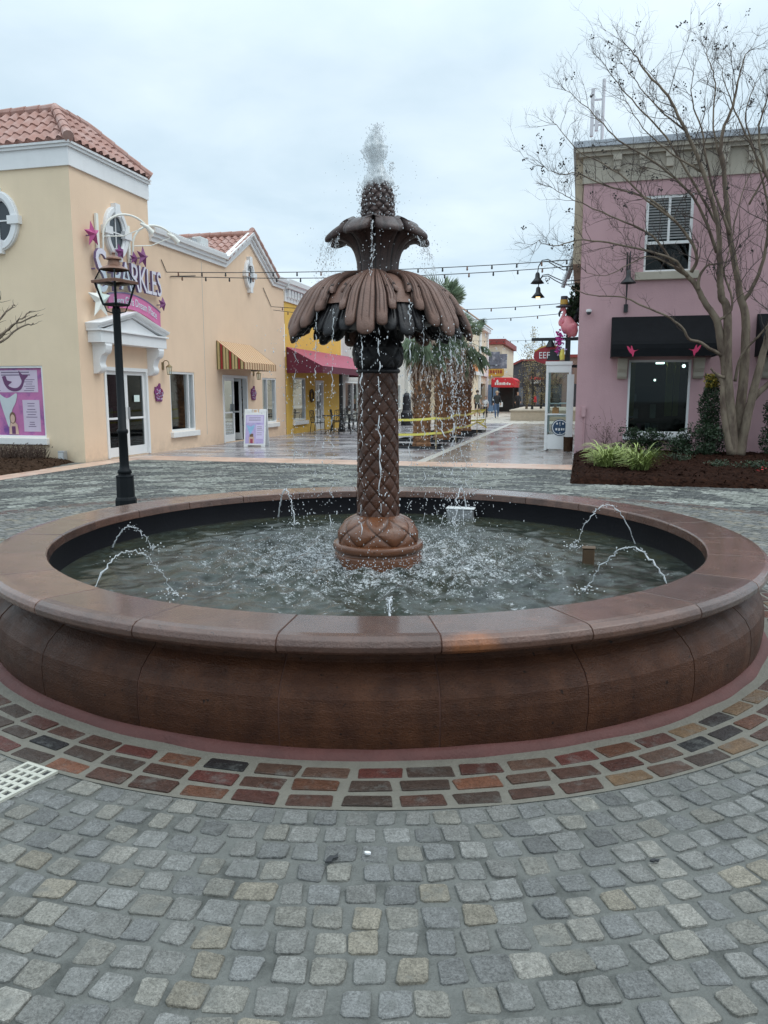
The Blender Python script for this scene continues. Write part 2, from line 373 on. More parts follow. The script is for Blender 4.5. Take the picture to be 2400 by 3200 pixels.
def drop_mat(name, alpha, c=(.86, .89, .92), em=0):
    m, t, N, L, b = nt(name)
    b.inputs['Base Color'].default_value = (*c, 1); b.inputs['Roughness'].default_value = .12; b.inputs['IOR'].default_value = 1.33
    b.inputs['Alpha'].default_value = alpha
    b.inputs['Transmission Weight'].default_value = .25
    return m
m_drop = drop_mat('water_drop', .78)
m_stream = drop_mat('water_stream', .72)
def plume_mat():
    m, t, N, L, b = nt('spray_water'); p = pos_(t, (1, 1, .5))
    b.inputs['Base Color'].default_value = (.80, .84, .86, 1); b.inputs['Roughness'].default_value = .3
    L.new(math_(t, 'MULTIPLY', ramp_(t, noise_(t, p, 26, 6, .75), .30, .66), .55), b.inputs['Alpha'])
    return m
m_plume = plume_mat()
def emis(name, c, s):
    m, t, N, L, b = nt(name); b.inputs['Base Color'].default_value = (*c, 1)
    b.inputs['Emission Color'].default_value = (*c, 1); b.inputs['Emission Strength'].default_value = s
    return m
m_bulb = emis('warm_bulb', (1.0, .72, .30), 2.2)
m_tube = emis('shop_lamp', (.9, 1.0, .9), 14)

# ------------------------------------------------------------------ wall helpers
XB = -11.12
BX = lambda s, z, o: (XB + o, s, z)                 # beige street front, faces +X, s = Y
LY = lambda s, z, o: (s, 15.56 - o, z)              # beige plaza front, faces -Y, s = X
PK = lambda s, z, o: (s, 21.12 - o, z)              # pink front, faces -Y, s = X
def wall(mb, mp, s0, s1, z0, z1, holes, depth=.14, mi=0):
    ss = sorted({s0, s1, *[h[0] for h in holes], *[h[1] for h in holes]})
    zs = sorted({z0, z1, *[h[2] for h in holes], *[h[3] for h in holes]})
    for i in range(len(ss) - 1):
        for j in range(len(zs) - 1):
            cs = (ss[i] + ss[i + 1]) / 2; cz = (zs[j] + zs[j + 1]) / 2
            if any(h[0] < cs < h[1] and h[2] < cz < h[3] for h in holes): continue
            mb.quad(mp(ss[i], zs[j], 0), mp(ss[i + 1], zs[j], 0), mp(ss[i + 1], zs[j + 1], 0), mp(ss[i], zs[j + 1], 0), mi)
    for a, b, c, d in holes:
        for (p, q) in (((a, c), (b, c)), ((b, c), (b, d)), ((b, d), (a, d)), ((a, d), (a, c))):
            mb.quad(mp(*p, 0), mp(*q, 0), mp(*q, -depth), mp(*p, -depth), mi)
def trim(mb, mp, path, prof, mi=0):
    """sweep prof [(out, normal offset)] along a mitred path in the wall plane"""
    P = [Vector(p) for p in path]; n = len(P); k = len(prof); vs = []
    for i in range(n):
        d0 = (P[i] - P[i - 1]).normalized() if i else (P[1] - P[0]).normalized()
        d1 = (P[i + 1] - P[i]).normalized() if i < n - 1 else d0
        n0 = Vector((-d0.y, d0.x)); n1 = Vector((-d1.y, d1.x)); m = (n0 + n1); m = m / max(.3, m.dot(n0) )
        for o, h in prof:
            q = P[i] + m * h; vs.append(mp(q.x, q.y, o))
    fs = [(i * k + j, (i + 1) * k + j, (i + 1) * k + (j + 1) % k, i * k + (j + 1) % k) for i in range(n - 1) for j in range(k)]
    fs += [tuple(range(k)), tuple(range((n - 1) * k, n * k))]
    mb.add(vs, fs, mi)
def window(parent, mp, a, b, c, d, depth=.14, fw=.06, vbars=(), hbars=(), sill=True, fmat=None, pmat=None, sm=None, inset=.02, sp=.10):
    f = MB(); i0 = -depth + .03; i1 = -inset
    f.mbox(mp, a, a + fw, c, d, i0, i1); f.mbox(mp, b - fw, b, c, d, i0, i1)
    f.mbox(mp, a + fw, b - fw, c, c + fw, i0, i1); f.mbox(mp, a + fw, b - fw, d - fw, d, i0, i1)
    for x in vbars: f.mbox(mp, x - fw * .4, x + fw * .4, c + fw, d - fw, i0 + .005, i1 - .006)
    for z in hbars: f.mbox(mp, a + fw, b - fw, z - fw * .35, z + fw * .35, i0 + .008, i1 - .009)
    fr = f.build('window', fmat or m_frame, parent)
    g = MB(); g.mbox(mp, a + fw * .5, b - fw * .5, c + fw * .5, d - fw * .5, i0 + .012, i0 + .02); g.build('pane', pmat or m_glass, fr)
    if sill:
        s = MB(); s.mbox(mp, a - .07, b + .07, c - .16, c - .003, -.02, sp); s.build('sill', sm or m_sill, fr, bevel=.012)
    return fr
def oval_window(parent, mp, s0, z0, rx, rz, fw=.18):
    f = MB(); n = 40; v = []; 
    prof = [(1.0, .07), (1.0, .0), (.0, .0), (.0, .05), (.25, .07), (.3, .1), (.85, .1), (.9, .07)]
    for j in range(n):
        w = 2 * pi * j / n
        for t, o in prof: v.append(mp(s0 + (rx + fw * t) * cos(w), z0 + (rz + fw * t) * sin(w), o))
    k = len(prof); f.add(v, [(j * k + i, ((j + 1) % n) * k + i, ((j + 1) % n) * k + (i + 1) % k, j * k + (i + 1) % k) for j in range(n) for i in range(k)])
    for w in (0, pi / 2, pi, 3 * pi / 2):
        cxs = s0 + (rx + fw * .55) * cos(w); czs = z0 + (rz + fw * .55) * sin(w)
        hw = .1 if abs(cos(w)) < .5 else .15; hz = .15 if abs(cos(w)) < .5 else .09
        f.mbox(mp, cxs - hw, cxs + hw, czs - hz, czs + hz, .0, .13)
    fr = f.build('oval_window', m_white, parent)
    g = MB(); pts = [mp(s0 + rx * 1.02 * cos(2 * pi * j / n), z0 + rz * 1.02 * sin(2 * pi * j / n), .012) for j in range(n)]
    q = [mp(s0 + rx * 1.02 * cos(2 * pi * j / n), z0 + rz * 1.02 * sin(2 * pi * j / n), .02) for j in range(n)]
    g.add(pts + q, [tuple(range(n)), tuple(range(n, 2 * n))] + [(j, (j + 1) % n, n + (j + 1) % n, n + j) for j in range(n)]); g.build('pane', m_ovalglass, fr)
    b = MB(); b.mbox(mp, s0 - .015, s0 + .015, z0 - rz, z0 + rz, .021, .04); b.mbox(mp, s0 - rx, s0 + rx, z0 - .015, z0 + .015, .022, .043); b.build('glazing_bar', m_white, fr)
    return fr
m_ovalglass = M('dark_oval_glass', (.035, .045, .055), .08, .2, 3)
def tiles(mb, o, sd, td, nd, lf, rf, L, pitch=.26, course=.36, mi=0):
    o = Vector(o); sd = Vector(sd).normalized(); td = Vector(td).normalized(); nd = Vector(nd).normalized()
    rows = []; t = 0; nc = int(math.ceil(L / course))
    for k in range(nc):
        t0 = k * course; t1 = min(L, (k + 1) * course)
        rows.append((t0, .035)); rows.append((t1 - .002, .0))
    a = min(lf(0), lf(L)); b = max(rf(0), rf(L)); ns = int((b - a) / pitch * 8)
    vs = []; fs = []
    for (t, lift) in rows:
        l = lf(t); r = rf(t)
        for j in range(ns + 1):
            s = a + (b - a) * j / ns; sc = min(max(s, l), r)
            w = (s / pitch) % 1.0
            h = .055 * (sin(w * pi) ** .8) if w < 1 else 0
            h = .06 * max(0, cos((w - .35) * pi / .7)) if w < .7 else -.012 * sin((w - .7) / .3 * pi)
            vs.append(tuple(o + sd * sc + td * t + nd * (h + lift)))
    W = ns + 1
    for i in range(len(rows) - 1):
        for j in range(ns): fs.append((i * W + j, i * W + j + 1, (i + 1) * W + j + 1, (i + 1) * W + j))
    mb.add(vs, fs, mi)
def capline(mb, p, q, r=.11, seg=.36, mi=0):
    p = Vector(p); q = Vector(q); n = max(1, int((q - p).length / seg))
    for i in range(n):
        a = p.lerp(q, i / n); b = p.lerp(q, (i + 1.12) / n); mb.tube([a, b], [r * 1.08, r * .9], 10, mi)
def text(mb, s, mp, x, z, size, o0, depth, font_w=1.0, mi=0, mside=None, warp=None, align='CENTER'):
    cu = bpy.data.curves.new('lettering', 'FONT'); cu.body = s; cu.size = size; cu.extrude = depth / 2; cu.align_x = align; cu.resolution_u = 3
    ob = bpy.data.objects.new('lettering', cu); COL.objects.link(ob)
    bpy.context.view_layer.update()
    me = bpy.data.meshes.new_from_object(ob.evaluated_get(bpy.context.evaluated_depsgraph_get()))
    vs = []
    for v in me.vertices:
        a, b = v.co.x * font_w, v.co.y
        if warp: a, b = warp(a, b)
        vs.append(mp(x + a, z + b, o0 + v.co.z + depth / 2))
    base = len(mb.v); mb.v.extend(vs)
    for p in me.polygons:
        mb.f.append([base + i for i in p.vertices]); mb.m.append(mi if (mside is None or abs(p.normal.z) > .5) else mside)
    bpy.data.objects.remove(ob); bpy.data.curves.remove(cu); bpy.data.meshes.remove(me)
def star(mb, mp, s, z, R, o, th, rot=0, mi=0, r2=.42, sx=1):
    pts = []
    for i in range(10):
        w = pi / 2 + rot + i * pi / 5; r = R if i % 2 == 0 else R * r2; pts.append(mp(s + sx * r * cos(w), z + r * sin(w), o))
    c1 = mp(s, z, o + th); c2 = mp(s, z, o - th * .3)
    mb.add(pts + [c1, c2], [(i, (i + 1) % 10, 10) for i in range(10)] + [((i + 1) % 10, i, 11) for i in range(10)], mi)
# ================================================================== GROUND
def sheet(name, x0, y0, x1, y1, z, mat, thick=.0):
    m = MB(); m.quad((x0, y0, z), (x1, y0, z), (x1, y1, z), (x0, y1, z)); return kind(m.build(name, mat), 'structure')
sheet('ground', -400, -120, 400, 520, -.035, M('far_ground', (.22, .21, .2), .8, .2, .5))
sheet('plaza_bed', -16, -6, 12, 16.6, 0, m_grout)
sheet('flagstone_paving', XB - .3, 17.75, -3.75, 42, .0, m_flag)
sheet('stone_strip', -3.75, 17.75, -3.52, 42, .0, m_linest)
sheet('street_paving', -3.52, 17.75, .2, 42, .0, m_street)
sheet('far_pavement', -14, 42, 8, 170, .0, m_farpave)
m_peach = flag('peach_brick', (.50, .30, .22), (.60, .42, .33), (.45, .40, .34), .21, .10, .4, .12)
m_peach2 = flag('peach_brick_turned', (.50, .30, .22), (.62, .46, .36), (.45, .40, .34), .21, .10, .4, .12, rotate=True)
sheet('brick_band', -10.4, 16.6, -.15, 17.75, .004, m_peach)
sheet('brick_band', -11.05, 9.0, -10.4, 17.75, .004, m_peach2)

def ring_stones(r0, r1, joint, length, cols, zt, keep, jit=.10, hi=True, brick=False):
    V = []; F = []; C = []
    rc = (r0 + r1) / 2; n = int(round(2 * pi * rc / length)); ph = random.random() * 6.28
    for j in range(n):
        w0 = ph + 2 * pi * (j + random.uniform(-jit, jit) * .5) / n; w1 = ph + 2 * pi * (j + 1 + random.uniform(-jit, jit) * .5) / n
        wc = (w0 + w1) / 2; X = FC[0] + rc * cos(wc); Y = FC[1] + rc * sin(wc)
        if not keep(X, Y): continue
        hl = rc * (w1 - w0) / 2 - joint * random.uniform(.42, .62); hr = (r1 - r0) / 2 - joint * random.uniform(.40, .62)
        rot = random.gauss(0, .035 if not brick else .01); e = (-sin(wc + rot), cos(wc + rot)); q = (cos(wc + rot), sin(wc + rot))
        col = cols(X, Y, rc, wc); z = zt + random.uniform(-.003, .003); tx = random.gauss(0, .02 if not brick else .006); ty = random.gauss(0, .02 if not brick else .006); b = len(V)
        if hi:
            cc = (.20 if not brick else .12)
            o8 = []
            ex = min(hl, hr) * cc
            for (sx, sy) in ((1, -1), (1, 1), (-1, 1), (-1, -1)):
                k = random.uniform(.55, 1.35) * ex; jx = random.uniform(-.009, .004); jy = random.uniform(-.009, .004)
                p1 = (sx * (hl + jx), sy * (hr + jy - k)); p2 = (sx * (hl + jx - k), sy * (hr + jy))
                o8 += [p1, p2] if sx * sy > 0 else [p2, p1]
            for (a, c, zz) in ((1.0, 0, -.006), (.975, 0, z - .0028), (.91, 0, z)) if not brick else ((1.0, 0, -.006), (.985, 0, z - .002), (.95, 0, z)):
                for (x, y) in o8:
                    x *= a; y *= a
                    V.append((X + e[0] * x + q[0] * y, Y + e[1] * x + q[1] * y, zz + (x * tx + y * ty if zz > 0 else 0)))
            V.append((X, Y, z + .0015))
            for l in range(2):
                for i in range(8): F.append((b + l * 8 + i, b + l * 8 + (i + 1) % 8, b + l * 8 + 8 + (i + 1) % 8, b + l * 8 + 8 + i))
            for i in range(8): F.append((b + 16 + i, b + 16 + (i + 1) % 8, b + 24))
            C += [(*col, 1)] * 25
        else:
            for (a, zz) in ((1, -.004), (.86, z)):
                for (x, y) in ((hl, -hr), (hl, hr), (-hl, hr), (-hl, -hr)):
                    x *= a; y *= a; V.append((X + e[0] * x + q[0] * y, Y + e[1] * x + q[1] * y, zz + (x * tx + y * ty) * (2 if zz > 0 else 0)))
            for i in range(4): F.append((b + i, b + (i + 1) % 4, b + 4 + (i + 1) % 4, b + 4 + i))
            F.append((b + 4, b + 5, b + 6, b + 7)); C += [(*col, 1)] * 8
    return V, F, C
def stone_field(name, rings, mat):
    m = MB(); C = []
    for a in rings:
        V, F, c = ring_stones(*a); m.add(V, F); C += c
    return kind(m.build(name, mat, attr=C), 'structure')
GP = [((.25, .25, .238), 5), ((.225, .23, .228), 3), ((.275, .268, .24), 3.4), ((.30, .275, .225), .9), ((.34, .33, .30), .8), ((.18, .184, .182), 1.4), ((.265, .268, .26), 3)]
def pick(P):
    s = sum(w for _, w in P); u = random.random() * s
    for c, w in P:
        u -= w
        if u <= 0: break
    k = random.uniform(.60, .80); return tuple(x * k for x in c)
BP = [((.125, .042, .03), 4), ((.11, .05, .034), 6), ((.18, .07, .035), 3), ((.24, .14, .065), 1.6), ((.05, .04, .038), 2.4), ((.16, .042, .032), 2), ((.14, .075, .05), 3), ((.03, .029, .031), 1.6), ((.26, .095, .045), 1.0), ((.085, .055, .042), 4)]
near = lambda x, y: (y > -1.2 and abs(x + .3 * y) < 1.5 + max(0, y) * .75 + 4)
setts = [(r, r + .111, .013, .114 + random.uniform(-.004, .006), lambda *a: pick(GP), .007, near, .22, True) for r in np.arange(3.175, 6.42, .111)]
stone_field('cobblestones', setts, m_sett)
bricks = [(r0, r0 + .112, .026, .222, lambda *a: (lambda c: tuple(.92 * (q * .80 + .20 * sum(c) / 3) for q in c))(pick(BP)), .0085, near, .06, True, True) for r0 in (2.826, 2.94, 3.054)]
stone_field('brick_ring', bricks, m_brickset)
bricks2 = [(r0, r0 + .112, .022, .222, lambda *a: tuple(x * .55 + .07 for x in pick(BP)), .006, near, .06, False, True) for r0 in (6.47, 6.582, 6.694)]
stone_field('brick_circle', bricks2, m_brickset)
gm = MB(); gm.lathe([(2.68, .0035), (3.172, .0035)], 160, (FC[0], FC[1], 0)); kind(gm.build('brick_bedding', m_groutL), 'structure')
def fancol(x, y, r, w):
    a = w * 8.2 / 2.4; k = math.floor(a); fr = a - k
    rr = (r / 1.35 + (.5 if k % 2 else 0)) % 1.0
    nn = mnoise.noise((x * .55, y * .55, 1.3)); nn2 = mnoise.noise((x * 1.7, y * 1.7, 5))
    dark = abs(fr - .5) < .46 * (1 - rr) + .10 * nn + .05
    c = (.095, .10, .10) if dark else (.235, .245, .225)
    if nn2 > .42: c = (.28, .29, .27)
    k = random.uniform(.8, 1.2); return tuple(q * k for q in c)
def farkeep(x, y):
    if y > 16.55 or x < -10.38 or y < -3: return False
    if x > -.13 and y > 14.0: return False
    return near(x, y) and x < 7.5
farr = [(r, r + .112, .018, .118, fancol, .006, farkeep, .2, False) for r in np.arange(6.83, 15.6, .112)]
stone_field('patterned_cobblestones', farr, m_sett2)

# mulch beds
def bed(name, label, poly, h, mat, seed):
    xs = [p[0] for p in poly]; ys = [p[1] for p in poly]; m = MB(); st = .09
    nx = int((max(xs) - min(xs)) / st) + 1; ny = int((max(ys) - min(ys)) / st) + 1
    def edge(x, y):
        d = 9
        for i in range(len(poly)):
            a = Vector(poly[i]); b = Vector(poly[(i + 1) % len(poly)]); ab = b - a; n = Vector((-ab.y, ab.x)).normalized(); d = min(d, (Vector((x, y)) - a).dot(n))
        return d
    V = {}; 
    for i in range(nx + 1):
        for j in range(ny + 1):
            x = min(min(xs) + i * st, max(xs)); y = min(min(ys) + j * st, max(ys)); d = edge(x, y)
            if d < -.06: continue
            k = min(1, max(0, d) / .35); z = .02 + h * (1 - (1 - k) ** 2) + (.035 * mnoise.noise((x * 3, y * 3, seed)) + random.uniform(-.016, .016)) * (.35 + .65 * k)
            if d < .02: z = .004
            V[(i, j)] = len(m.v); m.v.append((x, y, z))
    for (i, j), a in V.items():
        q = [(i, j), (i + 1, j), (i + 1, j + 1), (i, j + 1)]
        if all(k in V for k in q): m.f.append([V[k] for k in q]); m.m.append(0)
    r = random.Random(seed)
    for _ in range(7000):
        x, y = r.uniform(min(xs), max(xs)), r.uniform(min(ys), max(ys)); d = edge(x, y)
        if d < .0: continue
        k = min(1, max(0, d) / .35); z = .02 + h * (1 - (1 - k) ** 2) + .035 * mnoise.noise((x * 3, y * 3, seed)) * (.35 + .65 * k) + r.uniform(.0, .02); a = r.uniform(0, 6.28); L = r.uniform(.02, .055); w = r.uniform(.005, .014); t = r.gauss(0, .35)
        c_, s_ = cos(a), sin(a); m.add([(x - c_ * L + s_ * w, y - s_ * L - c_ * w, z - L * t), (x - c_ * L - s_ * w, y - s_ * L + c_ * w, z - L * t), (x + c_ * L - s_ * w, y + s_ * L + c_ * w, z + L * t), (x + c_ * L + s_ * w, y + s_ * L - c_ * w, z + L * t)], [(0, 1, 2, 3)])
    o = m.build(name, mat); return kind(o, 'structure')
bed('planting_bed', '', [(-.15, 14.0), (8.6, 14.0), (8.6, 21.1), (-.15, 21.1)], .13, m_mulch, 3)
bed('planting_bed', '', [(-15, 8.6), (-10.98, 8.6), (-10.98, 13.6), (-11.45, 15.54), (-15, 15.54)], .10, m_mulch2, 9)

# drain grate in the paving, lower left
d = MB(); ux, uy = Vector((.975, -.22)), Vector((-.22, -.975)); o = Vector((-2.265, 2.645))
W_, L_ = .185, .62; nx_, ny_ = 4, 13
def gp(a, b, z): q = o + ux * a + uy * b; return (q.x, q.y, z)
def gbar(a0, a1, b0, b1, z0=.004, z1=.016):
    v = [gp(a, b, z) for z in (z0, z1) for b in (b0, b1) for a in (a0, a1)]
    d.add(v, [(0, 2, 3, 1), (4, 5, 7, 6), (0, 1, 5, 4), (2, 6, 7, 3), (0, 4, 6, 2), (1, 3, 7, 5)])
e = .016
gbar(0, e, 0, L_); gbar(W_ - e, W_, 0, L_); gbar(e, W_ - e, 0, e); gbar(e, W_ - e, L_ - e, L_)
for i in range(1, ny_): b = e + (L_ - 2 * e) * i / ny_; gbar(e, W_ - e, b - .009, b + .009, .005, .0145)
for i in range(1, nx_): a = e + (W_ - 2 * e) * i / nx_; gbar(a - .007, a + .007, e, L_ - e, .0055, .0155)
g = thing('drain_grate', 'cream slotted drain grate set in the cobbles beside the brick ring', 'drain grate', (o.x, o.y, 0))
d.build('grate', m_drain, g)
pit = MB(); pit.add([gp(0.004, .004, .0135 - .0055), gp(W_ - .004, .004, .008), gp(W_ - .004, L_ - .004, .008), gp(.004, L_ - .004, .008)], [(0, 1, 2, 3)]); pit.build('sump', m_dark, g)
# small litter on the cobbles
def litter(x, y, pts, mat, label, cat):
    m = MB(); m.prism([(x + a, y + b, .014) for a, b in pts], (0, 0, .006)); tag(m.build('litter', mat), label, cat)
def leafscrap(x, y, s, w, label):
    c_, s_ = cos(w), sin(w); pts = [(-1, -.2), (-.5, .25), (.1, .5), (.4, .15), (1, .3), (.6, -.3), (0, -.15), (-.4, -.5)]
    litter(x, y, [(s * (a * c_ - b * s_), s * (a * s_ + b * c_)) for a, b in pts], m_dark, label, 'fallen leaf')
leafscrap(-.77, 2.30, .032, .9, 'dark curled leaf scrap on the cobbles left of centre')
leafscrap(.30, 2.56, .018, .2, 'tiny dark leaf scrap on the cobbles right of centre')
leafscrap(.38, 1.73, .014, 1.2, 'tiny brown leaf scrap on the cobbles near the lower right')
litter(-.66, 2.36, [(.012 * cos(i * pi / 4), .007 * sin(i * pi / 4)) for i in range(8)], m_white, 'small white petal on the cobbles beside the dark leaf scrap', 'petal')

# ================================================================== FOUNTAIN
cx, cy = FC
ft = thing('fountain', 'brown carved stone fountain with palm-leaf crown on a scaled column in a round basin', 'fountain', (cx, cy, 0))
ANG0 = -pi / 2 - YAW * -1 + 0  # direction from the axis to the camera
ANG0 = math.atan2(-cy, -cx)
N24 = 24; st24 = 2 * pi / N24; off24 = ANG0 + radians(5.7)
cop = [(2.370, .475), (2.377, .535), (2.387, .545), (2.685, .553), (2.72, .550), (2.745, .536), (2.757, .512), (2.753, .487), (2.735, .470), (2.70, .462), (2.665, .459), (2.63, .448), (2.52, .448)]
wal = [(2.60, .450), (2.585, .447), (2.578, .432), (2.592, .418), (2.596, .405), (2.606, .392), (2.650, .362), (2.700, .315), (2.728, .262), (2.738, .205), (2.740, .140), (2.735, .08), (2.725, .012), (2.44, .012), (2.44, .450)]
mc = MB(); mw = MB()
for i in range(N24):
    a = off24 + i * st24; g1 = .0022 / 2.7; j = random.uniform(-.001, .001)
    mc.lathe([(r + j, z + random.uniform(-.001, .0015)) for r, z in cop], 8, (cx, cy, 0), 0, a + g1, a + st24 - g1, closed=True, caps=True)
    mw.lathe([(r + j * 2, z) for r, z in wal], 8, (cx, cy, 0), 0, a + g1 * 1.5, a + st24 - g1 * 1.5, closed=True, caps=True)
mc.build('coping', m_coping, ft, bevel=.004, fix=True); mw.build('basin_wall', m_wallst, ft, bevel=.004, fix=True)
jm = MB(); jm.lathe([(2.385, .47), (2.395, .541), (2.685, .5485), (2.717, .545), (2.739, .532), (2.7505, .511), (2.746, .49), (2.69, .468), (2.58, .446), (2.572, .432), (2.586, .41), (2.602, .388), (2.645, .359), (2.695, .312), (2.7235, .262), (2.7335, .205), (2.735, .14), (2.73, .08), (2.72, .01)], 192, (cx, cy, 0)); jm.build('mortar_joints', m_joint, ft, smooth=True)
lm = MB(); lm.lathe([(2.374, .474), (2.3745, .06), (.05, .06)], 96, (cx, cy, 0)); lm.build('basin_lining', m_blackpaint, ft, smooth=True)
pm = MB(); n = 288; vs = []; prof = [(2.66, .040), (2.738, .037), (2.755, .028), (2.772, .013), (2.782, -.005)]
for jx in range(n):
    w = 2 * pi * jx / n
    for r, z in prof:
        q = mnoise.noise((cos(w) * 9, sin(w) * 9, r * 20)) * .014
        vs.append((cx + (r + q) * cos(w), cy + (r + q) * sin(w), z + q * .5))
k = len(prof); pm.add(vs, [(a * k + i, ((a + 1) % n) * k + i, ((a + 1) % n) * k + i + 1, a * k + i + 1) for a in range(n) for i in range(k - 1)]); pm.build('plinth', m_mortar, ft, smooth=True)

def scaled(prof, nth, nz, ndia, period, depth, sharp=2.2, shift=0):
    """lathe with raised diamond scales; prof radius function of z"""
    z0, z1, rf = prof; m = MB(); vs = []; m.c = []
    for i in range(nz + 1):
        z = z0 + (z1 - z0) * i / nz; r = rf(z)
        for j in range(nth):
            w = 2 * pi * j / nth; u = w * ndia / (2 * pi) + shift; v = (z - z0) / period
            a = u + v; b = u - v; fa = abs(a - round(a)); fb = abs(b - round(b))
            # distance to lattice lines a=k+.5, b=k+.5
            da = .5 - fa; db = .5 - fb; q = min(da, db) * 2
            rib = .0
            bul = (1 - (1 - q) ** sharp)
            ca = a - round(a); cb = b - round(b); up = (ca - cb)
            rib = max(0, 1 - abs(ca + cb) * 9) * .10 * min(1, q * 2)
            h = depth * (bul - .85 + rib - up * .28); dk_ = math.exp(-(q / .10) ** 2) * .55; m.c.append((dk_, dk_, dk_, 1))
            vs.append((cx + (r + h) * cos(w), cy + (r + h) * sin(w), z))
    m.add(vs, [(i * nth + j, i * nth + (j + 1) % nth, (i + 1) * nth + (j + 1) % nth, (i + 1) * nth + j) for i in range(nz) for j in range(nth)])
    return m
def interp(P):
    zs = [p[0] for p in P]; rs = [p[1] for p in P]
    return lambda z: float(np.interp(z, zs, rs))
def cat(P, n=8):
    out = []
    for i in range(len(P) - 1):
        p0, p1, p2, p3 = P[max(i - 1, 0)], P[i], P[i + 1], P[min(i + 2, len(P) - 1)]
        for j in range(n):
            t = j / n; out.append(tuple(.5 * (2 * b + (c - a) * t + (2 * a - 5 * b + 4 * c - d_) * t * t + (3 * b - a - 3 * c + d_) * t ** 3) for a, b, c, d_ in zip(p0, p1, p2, p3)))
    return out + [P[-1]]
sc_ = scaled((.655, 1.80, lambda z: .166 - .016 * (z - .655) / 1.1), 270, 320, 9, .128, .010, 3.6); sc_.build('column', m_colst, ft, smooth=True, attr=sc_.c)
bs = interp(cat([(.43, .30), (.47, .315), (.53, .312), (.59, .28), (.635, .225), (.662, .168)]))
sc_ = scaled((.44, .662, bs), 270, 80, 7, .21, .016, 3.4, .5); sc_.build('column_base', m_basest, ft, smooth=True, attr=sc_.c)
fl = MB(); fl.lathe(cat([(.27, .455), (.335, .452), (.352, .440), (.356, .418), (.350, .398), (.334, .390), (.325, .386), (.328, .37), (.342, .35), (.345, .25), (.33, .1)], 5), 96, (cx, cy, 0)); fl.build('column_plinth', m_basest, ft, smooth=True)
rg = MB(); rg.lathe(cat([(.135, 1.765), (.160, 1.770), (.168, 1.785), (.160, 1.800), (.140, 1.806)], 5), 64, (cx, cy, 0)); rg.build('collar', m_underst, ft, smooth=True)
bu = interp(cat([(1.795, .145), (1.83, .180), (1.89, .193), (1.96, .188), (2.01, .165), (2.05, .145), (2.20, .135), (2.45, .13)]))
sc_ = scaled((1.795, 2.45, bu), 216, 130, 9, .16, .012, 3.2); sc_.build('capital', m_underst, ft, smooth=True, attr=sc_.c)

PR = cat([(.13, 2.505), (.22, 2.492), (.33, 2.458), (.43, 2.405), (.52, 2.325), (.585, 2.225), (.635, 2.135), (.665, 2.045), (.672, 2.005)], 10)
PRa = np.array(PR); sl = np.concatenate([[0], np.cumsum(np.linalg.norm(np.diff(PRa, axis=0), axis=1))]); sl /= sl[-1]
def pr(s): return float(np.interp(s, sl, PRa[:, 0])), float(np.interp(s, sl, PRa[:, 1]))
def leaf(wc, half, scale, drop, rs, LB, LL, amp0=1.0):
    """palmate leaf: lobes fan from the base; LB lobe edges (0..1), LL lobe lengths"""
    m = MB(); nu, ns = 160, 60; vs = []; m.c = []
    for i in range(ns + 1):
        s = i / ns
        for j in range(nu + 1):
            q = -1 + 2 * j / nu; k = abs(q); li = 0
            while li < len(LB) - 1 and k > LB[li]: li += 1
            lo = LB[li - 1] if li else -LB[0]; hi = LB[li]; f = (k - lo) / (hi - lo) - .5       # -.5..+.5 inside the lobe
            if li == 0: f = q / (2 * LB[0])
            wl = (hi - lo)
            notch = 1 - math.sqrt(max(0, 1 - min(1, abs(2 * f)) ** 2.3))
            Lc = LL[li]; nb = LL[min(li + 1, len(LL) - 1)] if f > 0 or li == 0 else LL[max(li - 1, 0)]
            L = Lc - notch * (.035 + .13 * wl) 
            S_ = s * L * scale; w = .34 + .56 * min(1, S_ / .62) ** .85
            r, z = pr(min(S_, 1)); r2, z2 = pr(min(S_ + .01, 1)); r1, z1 = pr(max(0, S_ - .01)); tx, tz = r2 - r1, z2 - z1; ll = math.hypot(tx, tz) or 1; nx_, nz_ = -tz / ll, tx / ll
            amp = min(1, .25 + S_ * 1.4) * amp0; gw = .075 / wl * .30
            groove = math.exp(-((.5 - abs(f)) / gw) ** 2); mid = math.exp(-((abs(f) - .19) / (gw * .55)) ** 2)
            h = .016 * math.sqrt(max(0, 1 - (2 * f) ** 2)) * amp - .020 * groove * amp - .009 * mid * amp * (1 if .12 < s < .9 else 0) + .008 * (len(LL) - li) / len(LL) * amp
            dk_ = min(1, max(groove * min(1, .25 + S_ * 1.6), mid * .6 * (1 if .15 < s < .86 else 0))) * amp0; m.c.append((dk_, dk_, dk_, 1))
            h -= .060 * k ** 2 * S_ ** 1.3
            end = max(0, (s - .93) / .07); h -= .016 * end ** 2
            wv = wc + q * w * half
            rq = rs if rs > 1 else .80 + .15 * S_
            vs.append((cx + (r * rq + nx_ * h) * cos(wv), cy + (r * rq + nx_ * h) * sin(wv), z + nz_ * h - drop - (0 if rs > 1 else .05 * (1 - S_))))
    W = nu + 1
    m.add(vs, [(i * W + j, (i + 1) * W + j, (i + 1) * W + j + 1, i * W + j + 1) for i in range(ns) for j in range(nu)])
    return m
NL = 7; la0 = ANG0 - radians(7)
for i in range(NL):
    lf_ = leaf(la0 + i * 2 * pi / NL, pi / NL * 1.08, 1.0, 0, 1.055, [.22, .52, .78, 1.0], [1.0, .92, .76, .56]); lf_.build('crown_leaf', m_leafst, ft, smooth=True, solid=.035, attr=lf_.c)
for i in range(NL):
    leaf(la0 + (i + .5) * 2 * pi / NL, pi / NL * 1.05, 1.0, .0, .93, [.24, .62, 1.0], [1.0, .95, .84], .8).build('shade_leaf', m_underst, ft, smooth=True, solid=.04)  # added dark leaves standing in for the shaded insides of the rear leaves
